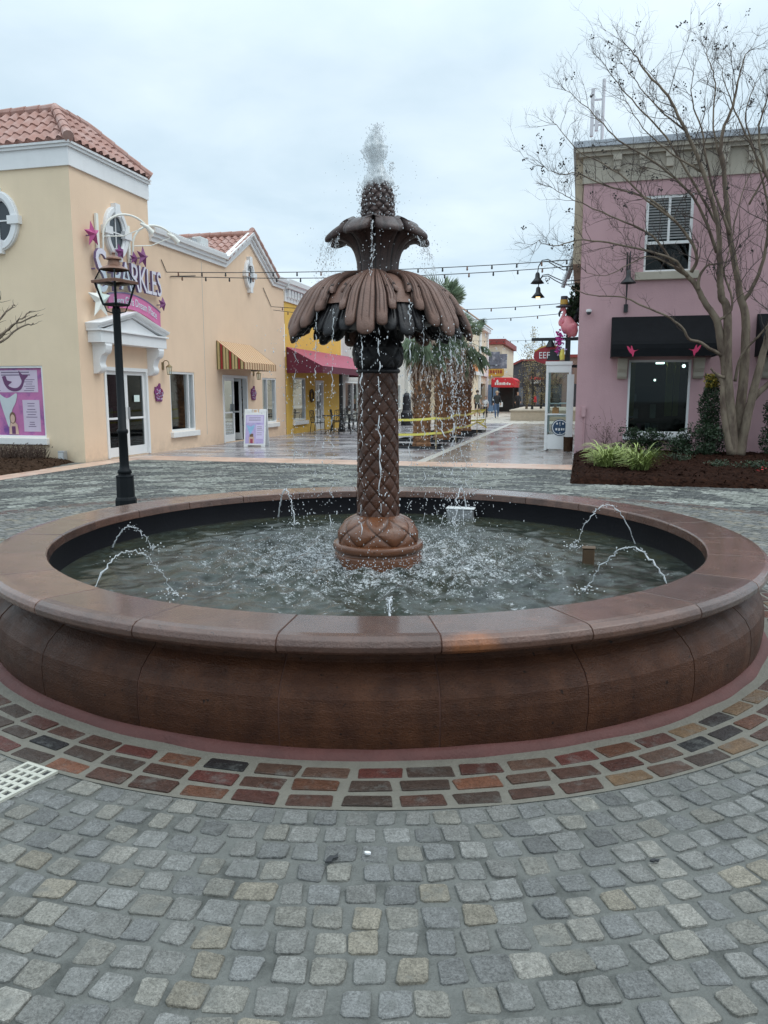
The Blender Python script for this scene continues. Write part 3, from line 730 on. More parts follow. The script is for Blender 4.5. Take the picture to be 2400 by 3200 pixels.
dt = MB(); dt.lathe([(r * .965, z - .018) for r, z in PR[:48]], 84, (cx, cy, 0)); dt.build('crown_dome', m_leafst, ft, smooth=True)
ud = MB(); ud.lathe([(.12, 2.40), (.25, 2.36), (.36, 2.27), (.42, 2.15), (.40, 2.12), (.30, 2.16), (.12, 2.2)], 64, (cx, cy, 0)); ud.build('crown_core', m_underst, ft, smooth=True)
# upper vase with curled petal rim
vp = cat([(.155, 2.47), (.155, 2.54), (.163, 2.60), (.183, 2.655), (.220, 2.705), (.280, 2.742), (.340, 2.752), (.380, 2.742), (.396, 2.750), (.392, 2.778), (.355, 2.812), (.300, 2.842), (.250, 2.860), (.215, 2.856), (.205, 2.83), (.11, 2.81)], 6)
vm = MB(); n = 224; vs = []; vc = []
for j in range(n):
    w = 2 * pi * j / n; ph = (w - la0) * 8 / (2 * pi) + .5; f = ph - round(ph); edge = (2 * abs(f)) ** 2.4
    rib = math.exp(-((.5 - abs(f)) / .06) ** 2); ln = math.exp(-((abs(f) - .2) / .04) ** 2)
    for r, z in vp:
        dk_ = min(1, rib + .6 * ln); vc.append((dk_, dk_, dk_, 1))
        k = min(1, max(0, (r - .17) / .2)); kk = k if z < 2.83 else k * .6
        vs.append((cx + (r * (1 - .30 * edge * kk) - .040 * rib * (kk + .12) - .012 * ln * k) * cos(w), cy + (r * (1 - .30 * edge * kk) - .040 * rib * (kk + .12) - .012 * ln * k) * sin(w), z - (.006 + .030 * abs(sin(w - ANG0)) ** 2) * (1 - edge) * k * (1 if z > 2.66 else 0) + .045 * edge * k))
k = len(vp); vm.add(vs, [(a * k + i, ((a + 1) % n) * k + i, ((a + 1) % n) * k + i + 1, a * k + i + 1) for a in range(n) for i in range(k - 1)])
vm.build('vase', m_vasest, ft, smooth=True, attr=vc)
cn = interp(cat([(2.78, .124), (2.90, .126), (3.02, .121), (3.09, .108), (3.14, .080), (3.165, .03)]))
sc_ = scaled((2.78, 3.165, cn), 180, 100, 10, .062, .014, 2.2); sc_.build('pinecone_finial', m_vasest, ft, smooth=True, attr=sc_.c)

for o_ in ft.children:
    if o_.name.split('.')[0] in ('capital', 'collar', 'crown_leaf', 'shade_leaf', 'crown_dome', 'crown_core', 'vase', 'pinecone_finial'): o_.location.z = -.028
# ------------------------------------------------------------------ pool water
WZ = .296
nr, na = 150, 540; rs = np.sqrt(np.linspace(.30 ** 2, 2.3735 ** 2, nr)); ws = np.linspace(0, 2 * pi, na, endpoint=False)
R_, W_ = np.meshgrid(rs, ws, indexing='ij'); Xw = cx + R_ * np.cos(W_); Yw = cy + R_ * np.sin(W_)
H_ = np.zeros_like(Xw)
for i in range(46):
    lam = RNG.uniform(.09, .55); th = RNG.uniform(0, 2 * pi); ph = RNG.uniform(0, 6.28)
    H_ += lam ** .8 * .0100 * np.sin(2 * pi / lam * (Xw * np.cos(th) + Yw * np.sin(th)) + ph)
for i in range(90):
    a = RNG.uniform(0, 2 * pi); r0 = abs(RNG.normal(.75, .3)); lam = RNG.uniform(.06, .13)
    dd = np.hypot(Xw - cx - r0 * np.cos(a), Yw - cy - r0 * np.sin(a)); H_ += .0045 * np.cos(2 * pi * dd / lam) * np.exp(-dd / .16)
H_ *= np.clip((2.385 - R_) / .1, .25, 1); H_ *= (.24 + 1.05 * np.exp(-((R_ - .75) / .7) ** 2))
wm = MB(); wm.v = [tuple(q) for q in np.stack([Xw, Yw, WZ + H_], -1).reshape(-1, 3)]
wm.f = [(i * na + j, i * na + (j + 1) % na, (i + 1) * na + (j + 1) % na, (i + 1) * na + j) for i in range(nr - 1) for j in range(na)]; wm.m = [0] * len(wm.f)
kind(wm.build('pool_water', m_water, smooth=True), 'structure')

# ------------------------------------------------------------------ falling water: drops and trickles
FWD = Vector((-sin(YAW), cos(YAW), 0)); RGT = Vector((cos(YAW), sin(YAW), 0))
def drop(m, p, r, st=1.0): m.ball(p, r * .86, 1, 1, st, 6, 4)
dm = MB()
def trickle(p0, p1, sag, rad, n, loose=.006, beads=True):
    """broken string of falling water from p0 to p1 (outward parabola)"""
    P = []; 
    for i in range(n):
        t = i / (n - 1); x = p0[0] + (p1[0] - p0[0]) * t; y = p0[1] + (p1[1] - p0[1]) * t; z = p0[2] + (p1[2] - p0[2]) * (sag * t + (1 - sag) * t * t)
        P.append((x + random.gauss(0, loose) * (.3 + t), y + random.gauss(0, loose) * (.3 + t), z))
    i = 0
    while i < n - 2:
        L = random.randint(2, 5) if i < n * .35 else random.randint(2, 3); seg = P[i:i + L]
        if len(seg) >= 2 and random.random() < 1.1 - .9 * i / n:
            dm.tube(seg, [rad * .2] + [rad * random.uniform(.3, .75) for _ in seg[2:]] + [rad * .15], 6)
        for q_ in seg: drop(dm, tuple(Vector(q_) + Vector((random.gauss(0, .5 * rad + loose), random.gauss(0, .5 * rad + loose), random.gauss(0, .02)))), random.uniform(.0016, .0016 + rad * .32), random.uniform(1, 2.8))
        i += L - 1 + (random.random() < .45)
        if random.random() < .5 and i < n: drop(dm, tuple(Vector(P[i]) + Vector((random.gauss(0, .012), random.gauss(0, .012), 0))), random.uniform(.003, .006), 1.5)
def at(w, r, z): return (cx + r * cos(w), cy + r * sin(w), z)
lat = lambda s_, f_, z: tuple(Vector((cx, cy, z)) + RGT * s_ - FWD * f_)
trickle(lat(-.035, .335, 2.78), lat(-.045, .40, 2.30), .5, .0075, 46, .002)
trickle(lat(-.02, .40, 2.60), lat(-.06, .50, 2.20), .6, .004, 24, .004)
for (s0, f0, z0, s1, f1, rr, nn) in ((.005, .62, 2.10, .02, .66, .011, 40), (-.105, .66, 2.03, -.10, .70, .007, 60), (.215, .58, 2.22, .235, .62, .008, 60), (.31, .52, 2.12, .33, .56, .006, 50),
                           (.43, .44, 2.06, .47, .52, .008, 60), (.50, .40, 2.05, .56, .46, .011, 80), (.55, .25, 2.02, .63, .32, .006, 40), (-.42, .45, 2.15, -.45, .50, .006, 50), (-.60, .12, 2.0, -.66, .14, .005, 50), (-.30, .55, 2.15, -.33, .6, .006, 60), (.62, .0, 2.0, .70, .02, .006, 60), (.56, -.25, 2.0, .64, -.3, .006, 60)):
    trickle(lat(s0, f0, z0), lat(s1, f1, .36), .35, rr, nn, .010)
for (s0, s1, f0, z0, z1, rr) in ((-.36, -.42, .0, 2.70, 2.30, .004), (-.33, -.37, .12, 2.69, 2.38, .005), (-.28, -.32, .2, 2.69, 2.42, .004), (.27, .36, .22, 2.72, 2.33, .006), (.30, .40, .12, 2.72, 2.36, .006), (.34, .47, .0, 2.70, 2.30, .004), (-.40, -.47, .0, 2.70, 2.35, .003)):
    for _ in range(2): trickle(lat(s0, f0, z0), lat(s1 + random.gauss(0, .02), f0 + .04, z1), .4, rr, 26, .008)
for _ in range(1600):          # drops raining off the crown
    w = random.uniform(0, 2 * pi); r = random.choice([random.gauss(.64, .07), random.gauss(.78, .16), random.uniform(.3, .9)]); z = random.uniform(.35, 2.1)
    drop(dm, at(w, max(.2, r), z), random.choice([.0022, .003, .0035, .005]) * random.uniform(.7, 1.25), random.uniform(1, 2))
for _ in range(800):           # denser on the right, where the wind blows it
    s_ = random.gauss(.56, .15); drop(dm, lat(s_, random.gauss(.25, .3), random.uniform(.35, 2.05)), random.uniform(.0022, .005), random.uniform(1, 2.2))
for _ in range(420): w = random.uniform(0, 2 * pi); drop(dm, at(w, random.gauss(.43, .07), random.uniform(2.2, 2.78)), random.uniform(.002, .0038), random.uniform(1, 2))
for _ in range(420): w = random.uniform(0, 2 * pi); drop(dm, at(w, random.uniform(.12, .16), random.uniform(2.82, 3.12)), random.uniform(.003, .0055), 1.3)
for _ in range(120): w = random.uniform(0, 2 * pi); drop(dm, at(w, abs(random.gauss(.2, .12)), random.uniform(2.85, 3.3)), random.uniform(.002, .004), 1.2)
for _ in range(3200):          # splash crown close over the pool
    w = random.uniform(0, 2 * pi); r = abs(random.gauss(.85, .35)); drop(dm, at(w, min(2.2, max(.36, r)), WZ + abs(random.gauss(0, .035)) + .008), random.uniform(.0018, .0052), random.uniform(.7, 1.2))
kind(dm.build('falling_water', m_drop, smooth=True), 'stuff')
# plume on top
pl = thing('water_plume', 'white water plume bubbling up from the pinecone top of the fountain', 'water plume', (cx, cy, 3.08))
for q, (sc_, zt, off) in enumerate(((1.0, .34, 0), (.80, .40, .5), (.62, .44, 1.1), (.42, .46, 2.0))):
    m = MB(); vs = []; n, kz = 40, 34
    for i in range(kz + 1):
        t = i / kz; z = 3.05 + zt * t; base = (.092 * (1 - .35 * t) + .022 * sin(t * 9 + off)) * sc_ * (1 if t < .9 else max(.05, math.sqrt(max(0, 1 - ((t - .9) / .1) ** 2))))
        for j in range(n):
            w = 2 * pi * j / n; q_ = 1 + .32 * mnoise.noise((cos(w) * 1.6, sin(w) * 1.6, z * 13 + off)) + .3 * mnoise.noise((cos(w) * 5, sin(w) * 5, z * 40))
            vs.append((cx - .012 + base * q_ * cos(w) + .012 * sin(t * 6), cy + base * q_ * sin(w), z))
    m.add(vs, [(i * n + j, i * n + (j + 1) % n, (i + 1) * n + (j + 1) % n, (i + 1) * n + j) for i in range(kz) for j in range(n)])
    m.build('water_sheet', m_plume, pl, smooth=True)
sp = MB()
for _ in range(900):
    t = random.random() ** .8; w = random.uniform(0, 2 * pi); r = abs(random.gauss(0, .052 * (1.2 - .5 * t))) + .005; drop(sp, (cx - .01 + r * cos(w), cy + r * sin(w), 3.08 + .44 * t), random.uniform(.0015, .005), random.uniform(.9, 1.8))
for _ in range(170):
    t = random.random(); drop(sp, lat(.055 + .05 * t + random.gauss(0, .014), random.gauss(0, .02), 3.0 + .26 * t), random.uniform(.002, .0055), 1.3)
kind(sp.build('spray', m_drop, pl, smooth=True), 'stuff')
# eight arcing jets round the basin
JL = {0: 'low water jet rising before the column at the near side of the basin', 1: 'tall water jet arcing inwards at the near left of the basin', 2: 'short bright water jet at the far left side of the basin', 3: 'thin water jet against the back left wall of the basin',
      4: 'thin water jet against the back wall right of the column', 5: 'high water jet curving over the right side of the basin', 6: 'long water jet arcing inwards at the near right of the basin'}
for kq, lab in JL.items():
    w = ANG0 + radians(1.5) - kq * 2 * pi / 7; r0, r1 = 2.29, {0: 2.0, 1: 1.72, 2: 1.92, 3: 1.80, 4: 1.85, 5: 1.70, 6: 1.70}[kq]; hp = {0: .27, 1: .34, 2: .20, 3: .33, 4: .33, 5: .36, 6: .34}[kq]
    jt = thing('water_jet', lab, 'water jet', at(w, r0, WZ), 'water jets round the basin')
    m = MB(); P = []; n = 44; dr = MB()
    for i in range(n):
        t = i / (n - 1); r = r0 + (r1 - r0) * t; lo = .0015 + .008 * t
        q = Vector(at(w, r, WZ + hp * 4 * t * (1 - t))); P.append(tuple(q + Vector((random.gauss(0, lo), random.gauss(0, lo), random.gauss(0, lo)))))
    i = 0
    while i < n - 2:
        L = random.randint(2, 4); i += L - 1
        if i > n * .25:
            for _ in range(3): drop(dr, tuple(Vector(P[min(i, n - 1)]) + Vector([random.gauss(0, .014) for _ in range(3)])), random.uniform(.002, .0055))
    kf = 1.6 if kq in (3, 4) else 1.0
    m.tube(P, [kf * (.0050 if i < n * .5 else .0042) * (1.0 - .35 * i / n) * random.uniform(.45, 1.5) for i in range(n)], 6)
    for _ in range(34): a = random.uniform(0, 6.28); rr = abs(random.gauss(0, .07)); e_ = at(w, r1, WZ); drop(dr, (e_[0] + rr * cos(a), e_[1] + rr * sin(a), WZ + abs(random.gauss(0, .02)) + .008), random.uniform(.004, .010), .7)
    m.build('water_arc', m_stream, jt, smooth=True); kind(dr.build('splash', m_drop, jt, smooth=True), 'stuff')
    nz = MB(); nz.lathe([(.012, -.06), (.012, .01), (.007, .014), (.0, .014)], 10, at(w, r0, WZ)); nz.build('nozzle', m_iron, jt)
sk = thing('skimmer_box', 'small white skimmer box on the back wall of the basin', 'skimmer box', (-1.18, 7.93, .33))
m = MB(); e_ = Vector((-1.20, 7.90, 0)); 
m.box(-1.33, 7.90, .27, -1.06, 8.03, .385); m.build('housing', m_silver, sk, bevel=.012)
m = MB(); m.box(-1.345, 7.89, .388, -1.045, 8.035, .402); m.build('lid', m_farwhite, sk, bevel=.006)
lb = thing('pump_box', 'small brown box standing in the water at the right of the column', 'box', (.05, 6.0, .33))
m = MB(); m.box(0.05, 6.0, .22, .14, 6.09, .405); m.build('case', m_wicker, lb, bevel=.01); m = MB(); m.box(.044, 5.994, .408, .146, 6.096, .416); m.build('lid', m_wicker, lb, bevel=.004)
#PART3
def ray(px, py):
    u = (px - 1200) / 2400; v = (py - 1600) / 2400; f = cos(PITCH) - v * sin(PITCH)
    return Vector((u * cos(YAW) - f * sin(YAW), u * sin(YAW) + f * cos(YAW), -sin(PITCH) - v * cos(PITCH)))
def onY(px, py, y): d = ray(px, py); return Vector((0, 0, CAMH)) + d * (y / d.y)
def onX(px, py, x): d = ray(px, py); return Vector((0, 0, CAMH)) + d * (x / d.x)
# ================================================================== BEIGE SHOP
bg = thing('shop_building', 'beige stucco shop building with clay tile corner roof, gable and white cornice', 'building', (XB, 15.56, 0))
DOOR1 = (16.44, 18.35, 0.02, 2.23); WIN1 = (19.52, 20.94, .52, 2.20); DOOR2 = (22.76, 24.64, .02, 2.18); WIN2 = (25.95, 27.28, .52, 2.15)
w = MB(); wall(w, BX, 15.56, 28.2, 0, 5.4, [DOOR1, WIN1, DOOR2, WIN2], .16)
w.add([BX(*p, 0) for p in ((18.76, 5.4), (28.2, 5.4), (28.2, 5.62), (27.0, 5.62), (25.1, 6.72), (23.2, 5.65), (18.76, 5.65))], [(0, 1, 2, 3, 4, 5, 6)])
w.quad(BX(15.56, 5.4, 0), BX(18.76, 5.4, 0), BX(18.76, 6.56, 0), BX(15.56, 6.56, 0))
w.quad((XB, 18.76, 5.4), (-17, 18.76, 5.4), (-17, 18.76, 7.0), (XB, 18.76, 7.0))
w.quad((XB, 28.2, 0), (-17, 28.2, 0), (-17, 28.2, 5.62), (XB, 28.2, 5.62)); w.quad((-17, 15.56, 0), (-17, 28.2, 0), (-17, 28.2, 5.6), (-17, 15.56, 5.6))
w.quad((XB, 19, 5.6), (XB, 28.2, 5.6), (-17, 28.2, 5.6), (-17, 19, 5.6)); w.quad((XB, 15.56, 7.0), (XB, 19, 7.0), (-17, 19, 7.0), (-17, 15.56, 7.0))
w.build('wall', m_beige, bg)
w = MB(); wall(w, LY, -17, XB, 0, 6.56, [(-14.3, -12.13, .56, 2.23)], .12); w.build('plaza_wall', m_beigeL, bg)
f = MB(); prof = [(0, 0), (.05, 0), (.05, .36), (.09, .37), (.11, .42), (.14, .46), (.16, .50), (0, .50)]
for p_, z0_, z1_ in ((.05, 6.54, 6.92), (.10, 6.923, 6.98), (.14, 6.983, 7.03)):
    f.prism([(-17, 15.56 - p_, z0_), (XB + p_, 15.56 - p_, z0_), (XB + p_, 18.763 + p_ * .02, z0_), (-17, 18.763 + p_ * .02, z0_)], (0, 0, z1_ - z0_))
f.build('fascia', m_white, bg)
t = MB(); e0 = Vector((-10.88, 15.32, 7.06)); pkL = 1.62
# front roof plane (faces -Y), street roof plane (faces +X), rear hip
tiles(t, (-17, 15.42, 7.04), (1, 0, 0), (0, .72, .694), (0, -.694, .72), lambda q: 0, lambda q: 6.02 - q * .72, 1.46)
tiles(t, (-10.98, 15.42, 7.04), (0, 1, 0), (-.72, 0, .694), (.694, 0, .72), lambda q: q * .72, lambda q: 3.26 - q * .72, 1.46)
tiles(t, (-10.98, 18.68, 7.04), (-1, 0, 0), (0, -.72, .694), (0, .694, .72), lambda q: q * .72, lambda q: 6, 1.46)
capline(t, (-10.96, 15.40, 7.09), (-12.03, 16.47, 8.10)); capline(t, (-12.03, 16.47, 8.08), (-12.03, 17.64, 8.08)); capline(t, (-10.96, 18.70, 7.09), (-12.03, 17.63, 8.08)); capline(t, (-12.03, 16.47, 8.08), (-17, 16.47, 8.08))
t.build('tile_roof', m_tile, bg, smooth=False)
sf = MB(); sf.box(-17, 15.44, 7.031, XB + .12, 18.66, 7.037); sf.build('soffit', m_white, bg)
c = MB(); pth = [(18.77, 5.53), (23.17, 5.53), (25.1, 6.60), (27.05, 5.48), (28.2, 5.48)]
trim(c, BX, pth, [(0, 0), (.06, 0), (.07, .10), (.12, .12), (.13, .20), (.19, .22), (.21, .32), (.0, .34)]); c.build('cornice', m_white, bg)
for (a, b) in ((18.8, 23.1), (27.3, 28.2)):
    c = MB()
    for i in range(int((b - a) / .11)): y = a + i * .11; z = 5.87 if a < 25 else 5.82; c.tube([(XB + .18, y, z), (XB - .25, y, z + .035)], .05, 6)
    c.build('cornice_tiles', M('pale_ridge_tile', (.62, .62, .62), .6, .1, 4) if a < 25 else bpy.data.materials['pale_ridge_tile'], bg)
g = MB()
tiles(g, (XB + .14, 23.05, 5.66), (-1, 0, 0), (0, .867, .498), (0, -.498, .867), lambda q: 0, lambda q: 2.7, 2.40, .25, .34)
tiles(g, (XB + .14, 27.2, 5.60), (-1, 0, 0), (0, -.867, .498), (0, .498, .867), lambda q: 0, lambda q: 2.7, 2.42, .25, .34)
capline(g, (XB + .18, 25.12, 6.93), (XB - 2.6, 25.12, 6.93), .10); capline(g, (XB + .13, 23.1, 5.78), (XB + .13, 25.1, 6.93), .07); capline(g, (XB + .13, 27.25, 5.80), (XB + .13, 25.12, 7.02), .11)
g.build('gable_roof', m_tile, bg)
gb = MB(); gb.add([(XB - 2.58, 23.1, 5.6), (XB - 2.58, 27.2, 5.6), (XB - 2.58, 25.12, 6.85)], [(0, 1, 2)]); gb.build('gable_back', m_beige, bg)
oval_window(bg, BX, 17.2, 5.43, .30, .42); oval_window(bg, BX, 24.98, 5.56, .22, .36, .14); oval_window(bg, LY, -13.0, 5.46, .34, .46, .20)
# interior seen through the glass
it = MB(); it.quad((-13.6, 15.7, 0), (-13.6, 28.1, 0), (-13.6, 28.1, 3), (-13.6, 15.7, 3)); it.quad((XB - .17, 15.7, .01), (-13.6, 15.7, .01), (-13.6, 28.1, .01), (XB - .17, 28.1, .01)); it.quad((XB - .17, 15.7, 3), (-13.6, 15.7, 3), (-13.6, 28.1, 3), (XB - .17, 28.1, 3)); it.quad((XB - .17, 15.7, 0), (-13.6, 15.7, 0), (-13.6, 15.7, 3), (XB - .17, 15.7, 3))
it.build('shop_interior', M('shop_room', (.10, .085, .075), .8, .3, 2), bg)
SC = [m_lilac, m_white, m_banner, m_wicker, m_purple, m_mint, m_grey, m_starpink]
def shelves(par, mp, a, b, dep, seedv, zt=2.0):
    r = random.Random(seedv); m = MB()
    for z in (.45, .9, 1.35, 1.8): m.mbox(mp, a, b, z, z + .03, -dep - .3, -dep, 0)
    x = a + .05
    for z in (.05, .48, .93, 1.38):
        x = a + .04
        while x < b - .12:
            ww = r.uniform(.08, .25); hh = r.uniform(.12, .38)
            if r.random() < .75: m.mbox(mp, x, min(b, x + ww), z, z + hh, -dep - .05 - r.uniform(.1, .24), -dep - r.uniform(.01, .05), 1 + r.randrange(len(SC)))
            x += ww + r.uniform(.02, .12)
    m.build('display_shelf', [m_dark] + SC, par)
shelves(bg, BX, 16.5, 18.3, .75, 3); shelves(bg, BX, 19.4, 21.0, .5, 5); shelves(bg, BX, 24.9, 27.3, .6, 8)
def double_door(par, mp, a, b, d, open_=False):
    fr = MB(); fr.mbox(mp, a, a + .08, 0.02, d, -.13, .03); fr.mbox(mp, b - .08, b, .02, d, -.13, .03); fr.mbox(mp, a + .08, b - .08, d - .09, d, -.13, .03); fr.build('door_frame', m_frame, par)
    mid = (a + b) / 2
    for (p, q, hs) in ((a + .083, mid - .004, 1), (mid + .004, b - .083, -1)):
        if open_ and hs == -1:
            pmap = lambda s, z, o, p=p, q=q: mp(q + (s - q) * .25 + o * .5, z, -.16 + (s - q) * .95)
        else: pmap = mp
        l = MB(); s_ = .085
        l.mbox(pmap, p, p + s_, .03, d - .095, -.09, -.04); l.mbox(pmap, q - s_, q, .03, d - .095, -.09, -.04); l.mbox(pmap, p + s_, q - s_, .03, .26, -.09, -.04); l.mbox(pmap, p + s_, q - s_, d - .18, d - .095, -.09, -.04); l.mbox(pmap, p + s_, q - s_, .95, 1.0, -.085, -.045)
        dl = l.build('door', m_frame, par)
        g = MB(); g.mbox(pmap, p + s_ * .7, q - s_ * .7, .24, d - .16, -.07, -.062); g.build('pane', m_glass, dl)
        h = MB(); hx = q - .13 if hs == 1 else p + .05; h.mbox(pmap, hx, hx + .03, .95, 1.25, -.04, .01); h.build('handle', m_silver, dl)
double_door(bg, BX, *DOOR1[:2], 2.23)
pp = MB(); pp.mbox(BX, 17.75, 18.0, 1.38, 1.55, -.035, -.03); pp.build('door_notice', m_mint, bg)
window(bg, BX, *WIN1, vbars=(20.60,)); double_door(bg, BX, *DOOR2[:2], 2.18, True); window(bg, BX, *WIN2, vbars=(26.45,))
cj = MB(); cj.mbox(BX, 21.62, 21.635, 2.35, 5.45, -.001, .003); cj.mbox(BX, 21.62, 21.635, .35, 2.35, -.001, .003); cj.build('control_joint', m_grey, bg)
# pediment over the door
pd = MB(); pd.mbox(BX, 15.90, 18.80, 2.76, 3.02, 0, .36); pd.mbox(BX, 15.85, 18.85, 3.022, 3.065, 0, .41)
pd.prism([BX(16.1, 3.067, .02), BX(18.6, 3.067, .02), BX(17.35, 3.42, .02)], (.24, 0, 0))
trim(pd, BX, [(15.85, 3.08), (17.35, 3.46), (18.85, 3.08)], [(0, -.02), (.32, -.02), (.33, .04), (.40, .06), (.42, .12), (0, .13)])
pe = pd.build('pediment', m_white, bg, bevel=.008)
for y0 in (16.06, 18.40):
    b = MB(); sc = cat([(.0, 2.74), (.33, 2.74), (.36, 2.64), (.32, 2.53), (.24, 2.48), (.20, 2.40), (.17, 2.30), (.20, 2.20), (.17, 2.11), (.10, 2.07), (.0, 2.05)], 5)
    b.prism([BX(y0, z, o) for o, z in sc], (0, .24, 0)); b.mbox(BX, y0 - .02, y0 + .26, 2.71, 2.757, 0, .355); b.build('bracket', m_white, pe)
# poster window
window(bg, LY, -14.3, -12.13, .56, 2.23, depth=.12, fw=.05, pmat=m_postpink)
pr_ = thing('window_poster', 'pink and purple poster with a mermaid tail filling the window of the beige shop', 'poster', (-13.2, 15.60, 1.4))
b = MB(); b.mbox(LY, -14.25, -12.18, .61, 2.18, -.074, -.066); b.build('backing', m_postpink, pr_)
q = MB(); q.mbox(LY, -14.2, -12.33, 1.62, 2.13, -.066, -.062); q.mbox(LY, -12.78, -12.32, .70, 1.44, -.066, -.062); q.build('text_panel', m_postpale, pr_)
tl = MB(); tl.prism([LY(x, z, -.061) for x, z in cat([(-13.45, 1.62), (-13.2, 1.48), (-12.93, 1.60), (-12.96, 1.40), (-13.07, 1.22), (-13.14, 1.0), (-13.2, .8), (-13.28, 1.02), (-13.36, 1.28)], 4)], (0, -.003, 0)); tl.build('tail_print', m_posttail, pr_)
sil = MB(); sil.prism([LY(x, z, -.061) for x, z in cat([(-13.3, 1.98), (-13.2, 2.0), (-13.16, 1.9), (-13.03, 1.86), (-13.14, 1.78), (-13.0, 1.72), (-12.86, 1.74), (-12.76, 1.86), (-12.80, 1.99), (-12.83, 2.12), (-12.73, 2.03), (-12.57, 2.02), (-12.68, 1.9), (-12.73, 1.78), (-12.82, 1.67), (-13.0, 1.64), (-13.16, 1.7), (-13.25, 1.82)], 3)], (0, -.003, 0)); sil.build('mermaid_print', m_postdark, pr_)
pg = MB(); pg.prism([LY(-13.08 + .085 * cos(a), 1.02 + .14 * sin(a), -.057) for a in np.linspace(0, 6.28, 18)[:-1]], (0, -.002, 0), 1); pg.prism([LY(x, z, -.0585) for x, z in ((-13.2, .63), (-12.93, .63), (-12.96, .86), (-13.02, .92), (-13.14, .92), (-13.19, .8))], (0, -.002, 0), 0)
pg.prism([LY(-13.08 + .062 * cos(a), 1.0 + .10 * sin(a), -.0545) for a in np.linspace(0, 6.28, 18)[:-1]], (0, -.002, 0), 0); pg.mbox(LY, -13.12, -13.02, .64, .82, -.056, -.053, 2); pg.build('portrait_print', [m_print_skin, m_print_hair, m_postdark], pr_)
ln = MB(); r = random.Random(4)
for z in (2.08, 2.02): ln.mbox(LY, -13.32, -12.50 - r.uniform(0, .2), z - .014, z + .014, -.062, -.0605)
for z in np.arange(1.66, 1.92, .05):
    for (a, b_) in ((-13.85, -13.35), (-12.72, -12.4)): ln.mbox(LY, a + r.uniform(0, .08), b_ - r.uniform(0, .1), z - .008, z + .008, -.062, -.0605)
for z in (1.36, 1.30, 1.22, 1.16, 1.10, 1.04, .92, .87, .82): o_ = r.uniform(.04, .14); ln.mbox(LY, -12.75 + o_, -12.35 - o_, z - .009, z + .009, -.062, -.0605)
kind(ln.build('text_lines', m_inkline, pr_), 'stuff')
# shop sign with letters, ribbon and stars
sg = thing('shop_sign', 'SPARKLES shop sign of white letters with pink ribbon and stars above the pediment', 'sign', (XB, 17.5, 4.3))
L = MB()
letters = [('S', 16.36, 3.95, 1.42, .80), ('P', 16.95, 4.02, 1.02, .72), ('A', 17.36, 4.10, .98, .74), ('R', 17.76, 4.12, .98, .70), ('K', 18.12, 4.14, .95, .68), ('L', 18.40, 4.14, .90, .62), ('E', 18.64, 4.14, .88, .58), ('S', 18.90, 4.14, .90, .60)]
for ch, y, z, sz, fw in letters: text(L, ch, BX, y, z, sz, .13, .035, fw, 0, 1)
L.build('letters', [m_letter, m_letterside], sg)
bk = MB()
for ch, y, z, sz, fw in letters: text(bk, ch, BX, y, z - .004, sz * 1.01, .10, .025, fw * 1.01, 0, 0)
for k_ in range(5): bk.tube([(XB, 16.2 + k_ * .62, 4.45), (XB + .09, 16.2 + k_ * .62, 4.45)], .02, 6)
bk.build('letter_backing', m_letterside, sg)
arch = lambda y: 4.02 - .24 * ((y - 17.55) / 1.3) ** 2 + .0 * y - .03 * (y - 17.55)
rb = MB(); ys = np.linspace(16.6, 18.92, 26); hb = lambda y: .33 + .06 * (y - 16.6) / 2.3
vs = []
for y in ys:
    for o in (.10, .14): vs += [BX(y, arch(y), o), BX(y, arch(y) - hb(y), o)]
n = len(ys); fs = []
for i in range(n - 1):
    a, b_ = i * 4, (i + 1) * 4; fs += [(a + 2, a + 3, b_ + 3, b_ + 2), (a, b_, b_ + 1, a + 1), (a, a + 2, b_ + 2, b_), (a + 1, b_ + 1, b_ + 3, a + 3)]
fs += [(0, 1, 3, 2), (n * 4 - 4, n * 4 - 2, n * 4 - 1, n * 4 - 3)]
rb.add(vs, fs); rbo = rb.build('ribbon', m_banner, sg)
tx = MB(); text(tx, "Every Girls Dream Place", BX, 17.76, 0, .27, .142, .012, .72, 0, None, lambda a, b: (a, b + arch(17.76 + a) - .26)); tx.build('ribbon_lettering', m_letter, rbo)
bd = MB(); vs = []
for o, ext in ((.10, 0), (.145, 0)):
    pass
for i in range(n - 1): 
    y, y2 = ys[i], ys[i + 1]; bd.mbox(lambda s, z, o: BX(s, z + arch(s), o), y, y2, -.001, .03, .09, .15)
bd.build('ribbon_border', m_letterside, rbo)
for (y, z, R, mt, nm, rt) in ((16.06, 5.18, .30, m_starpink, 'star', .15), (18.14, 5.02, .28, m_purple, 'star', -.1), (16.22, 3.74, .46, m_starwhite, 'star', .05), (17.12, 4.97, .20, m_purple, 'star', .2), (17.72, 4.92, .17, m_purple, 'star', 0), (19.0, 3.95, .20, m_purple, 'star', -.2)):
    s = MB(); star(s, BX, y, z, R, .16, .11, rt); s.build(nm, mt, sg)
    s = MB(); s.tube([BX(y, z - .02, 0), BX(y, z - .02, .14)], .015, 6); s.build('star_pin', m_letterside, sg)
for (y, zt, zb) in ((16.42, 5.72, 4.75), (17.72, 5.70, 4.8)):
    s = MB(); s.mbox(BX, y - .045, y + .045, zb, zt, .02, .07); s.build('sign_post', m_starwhite, sg)
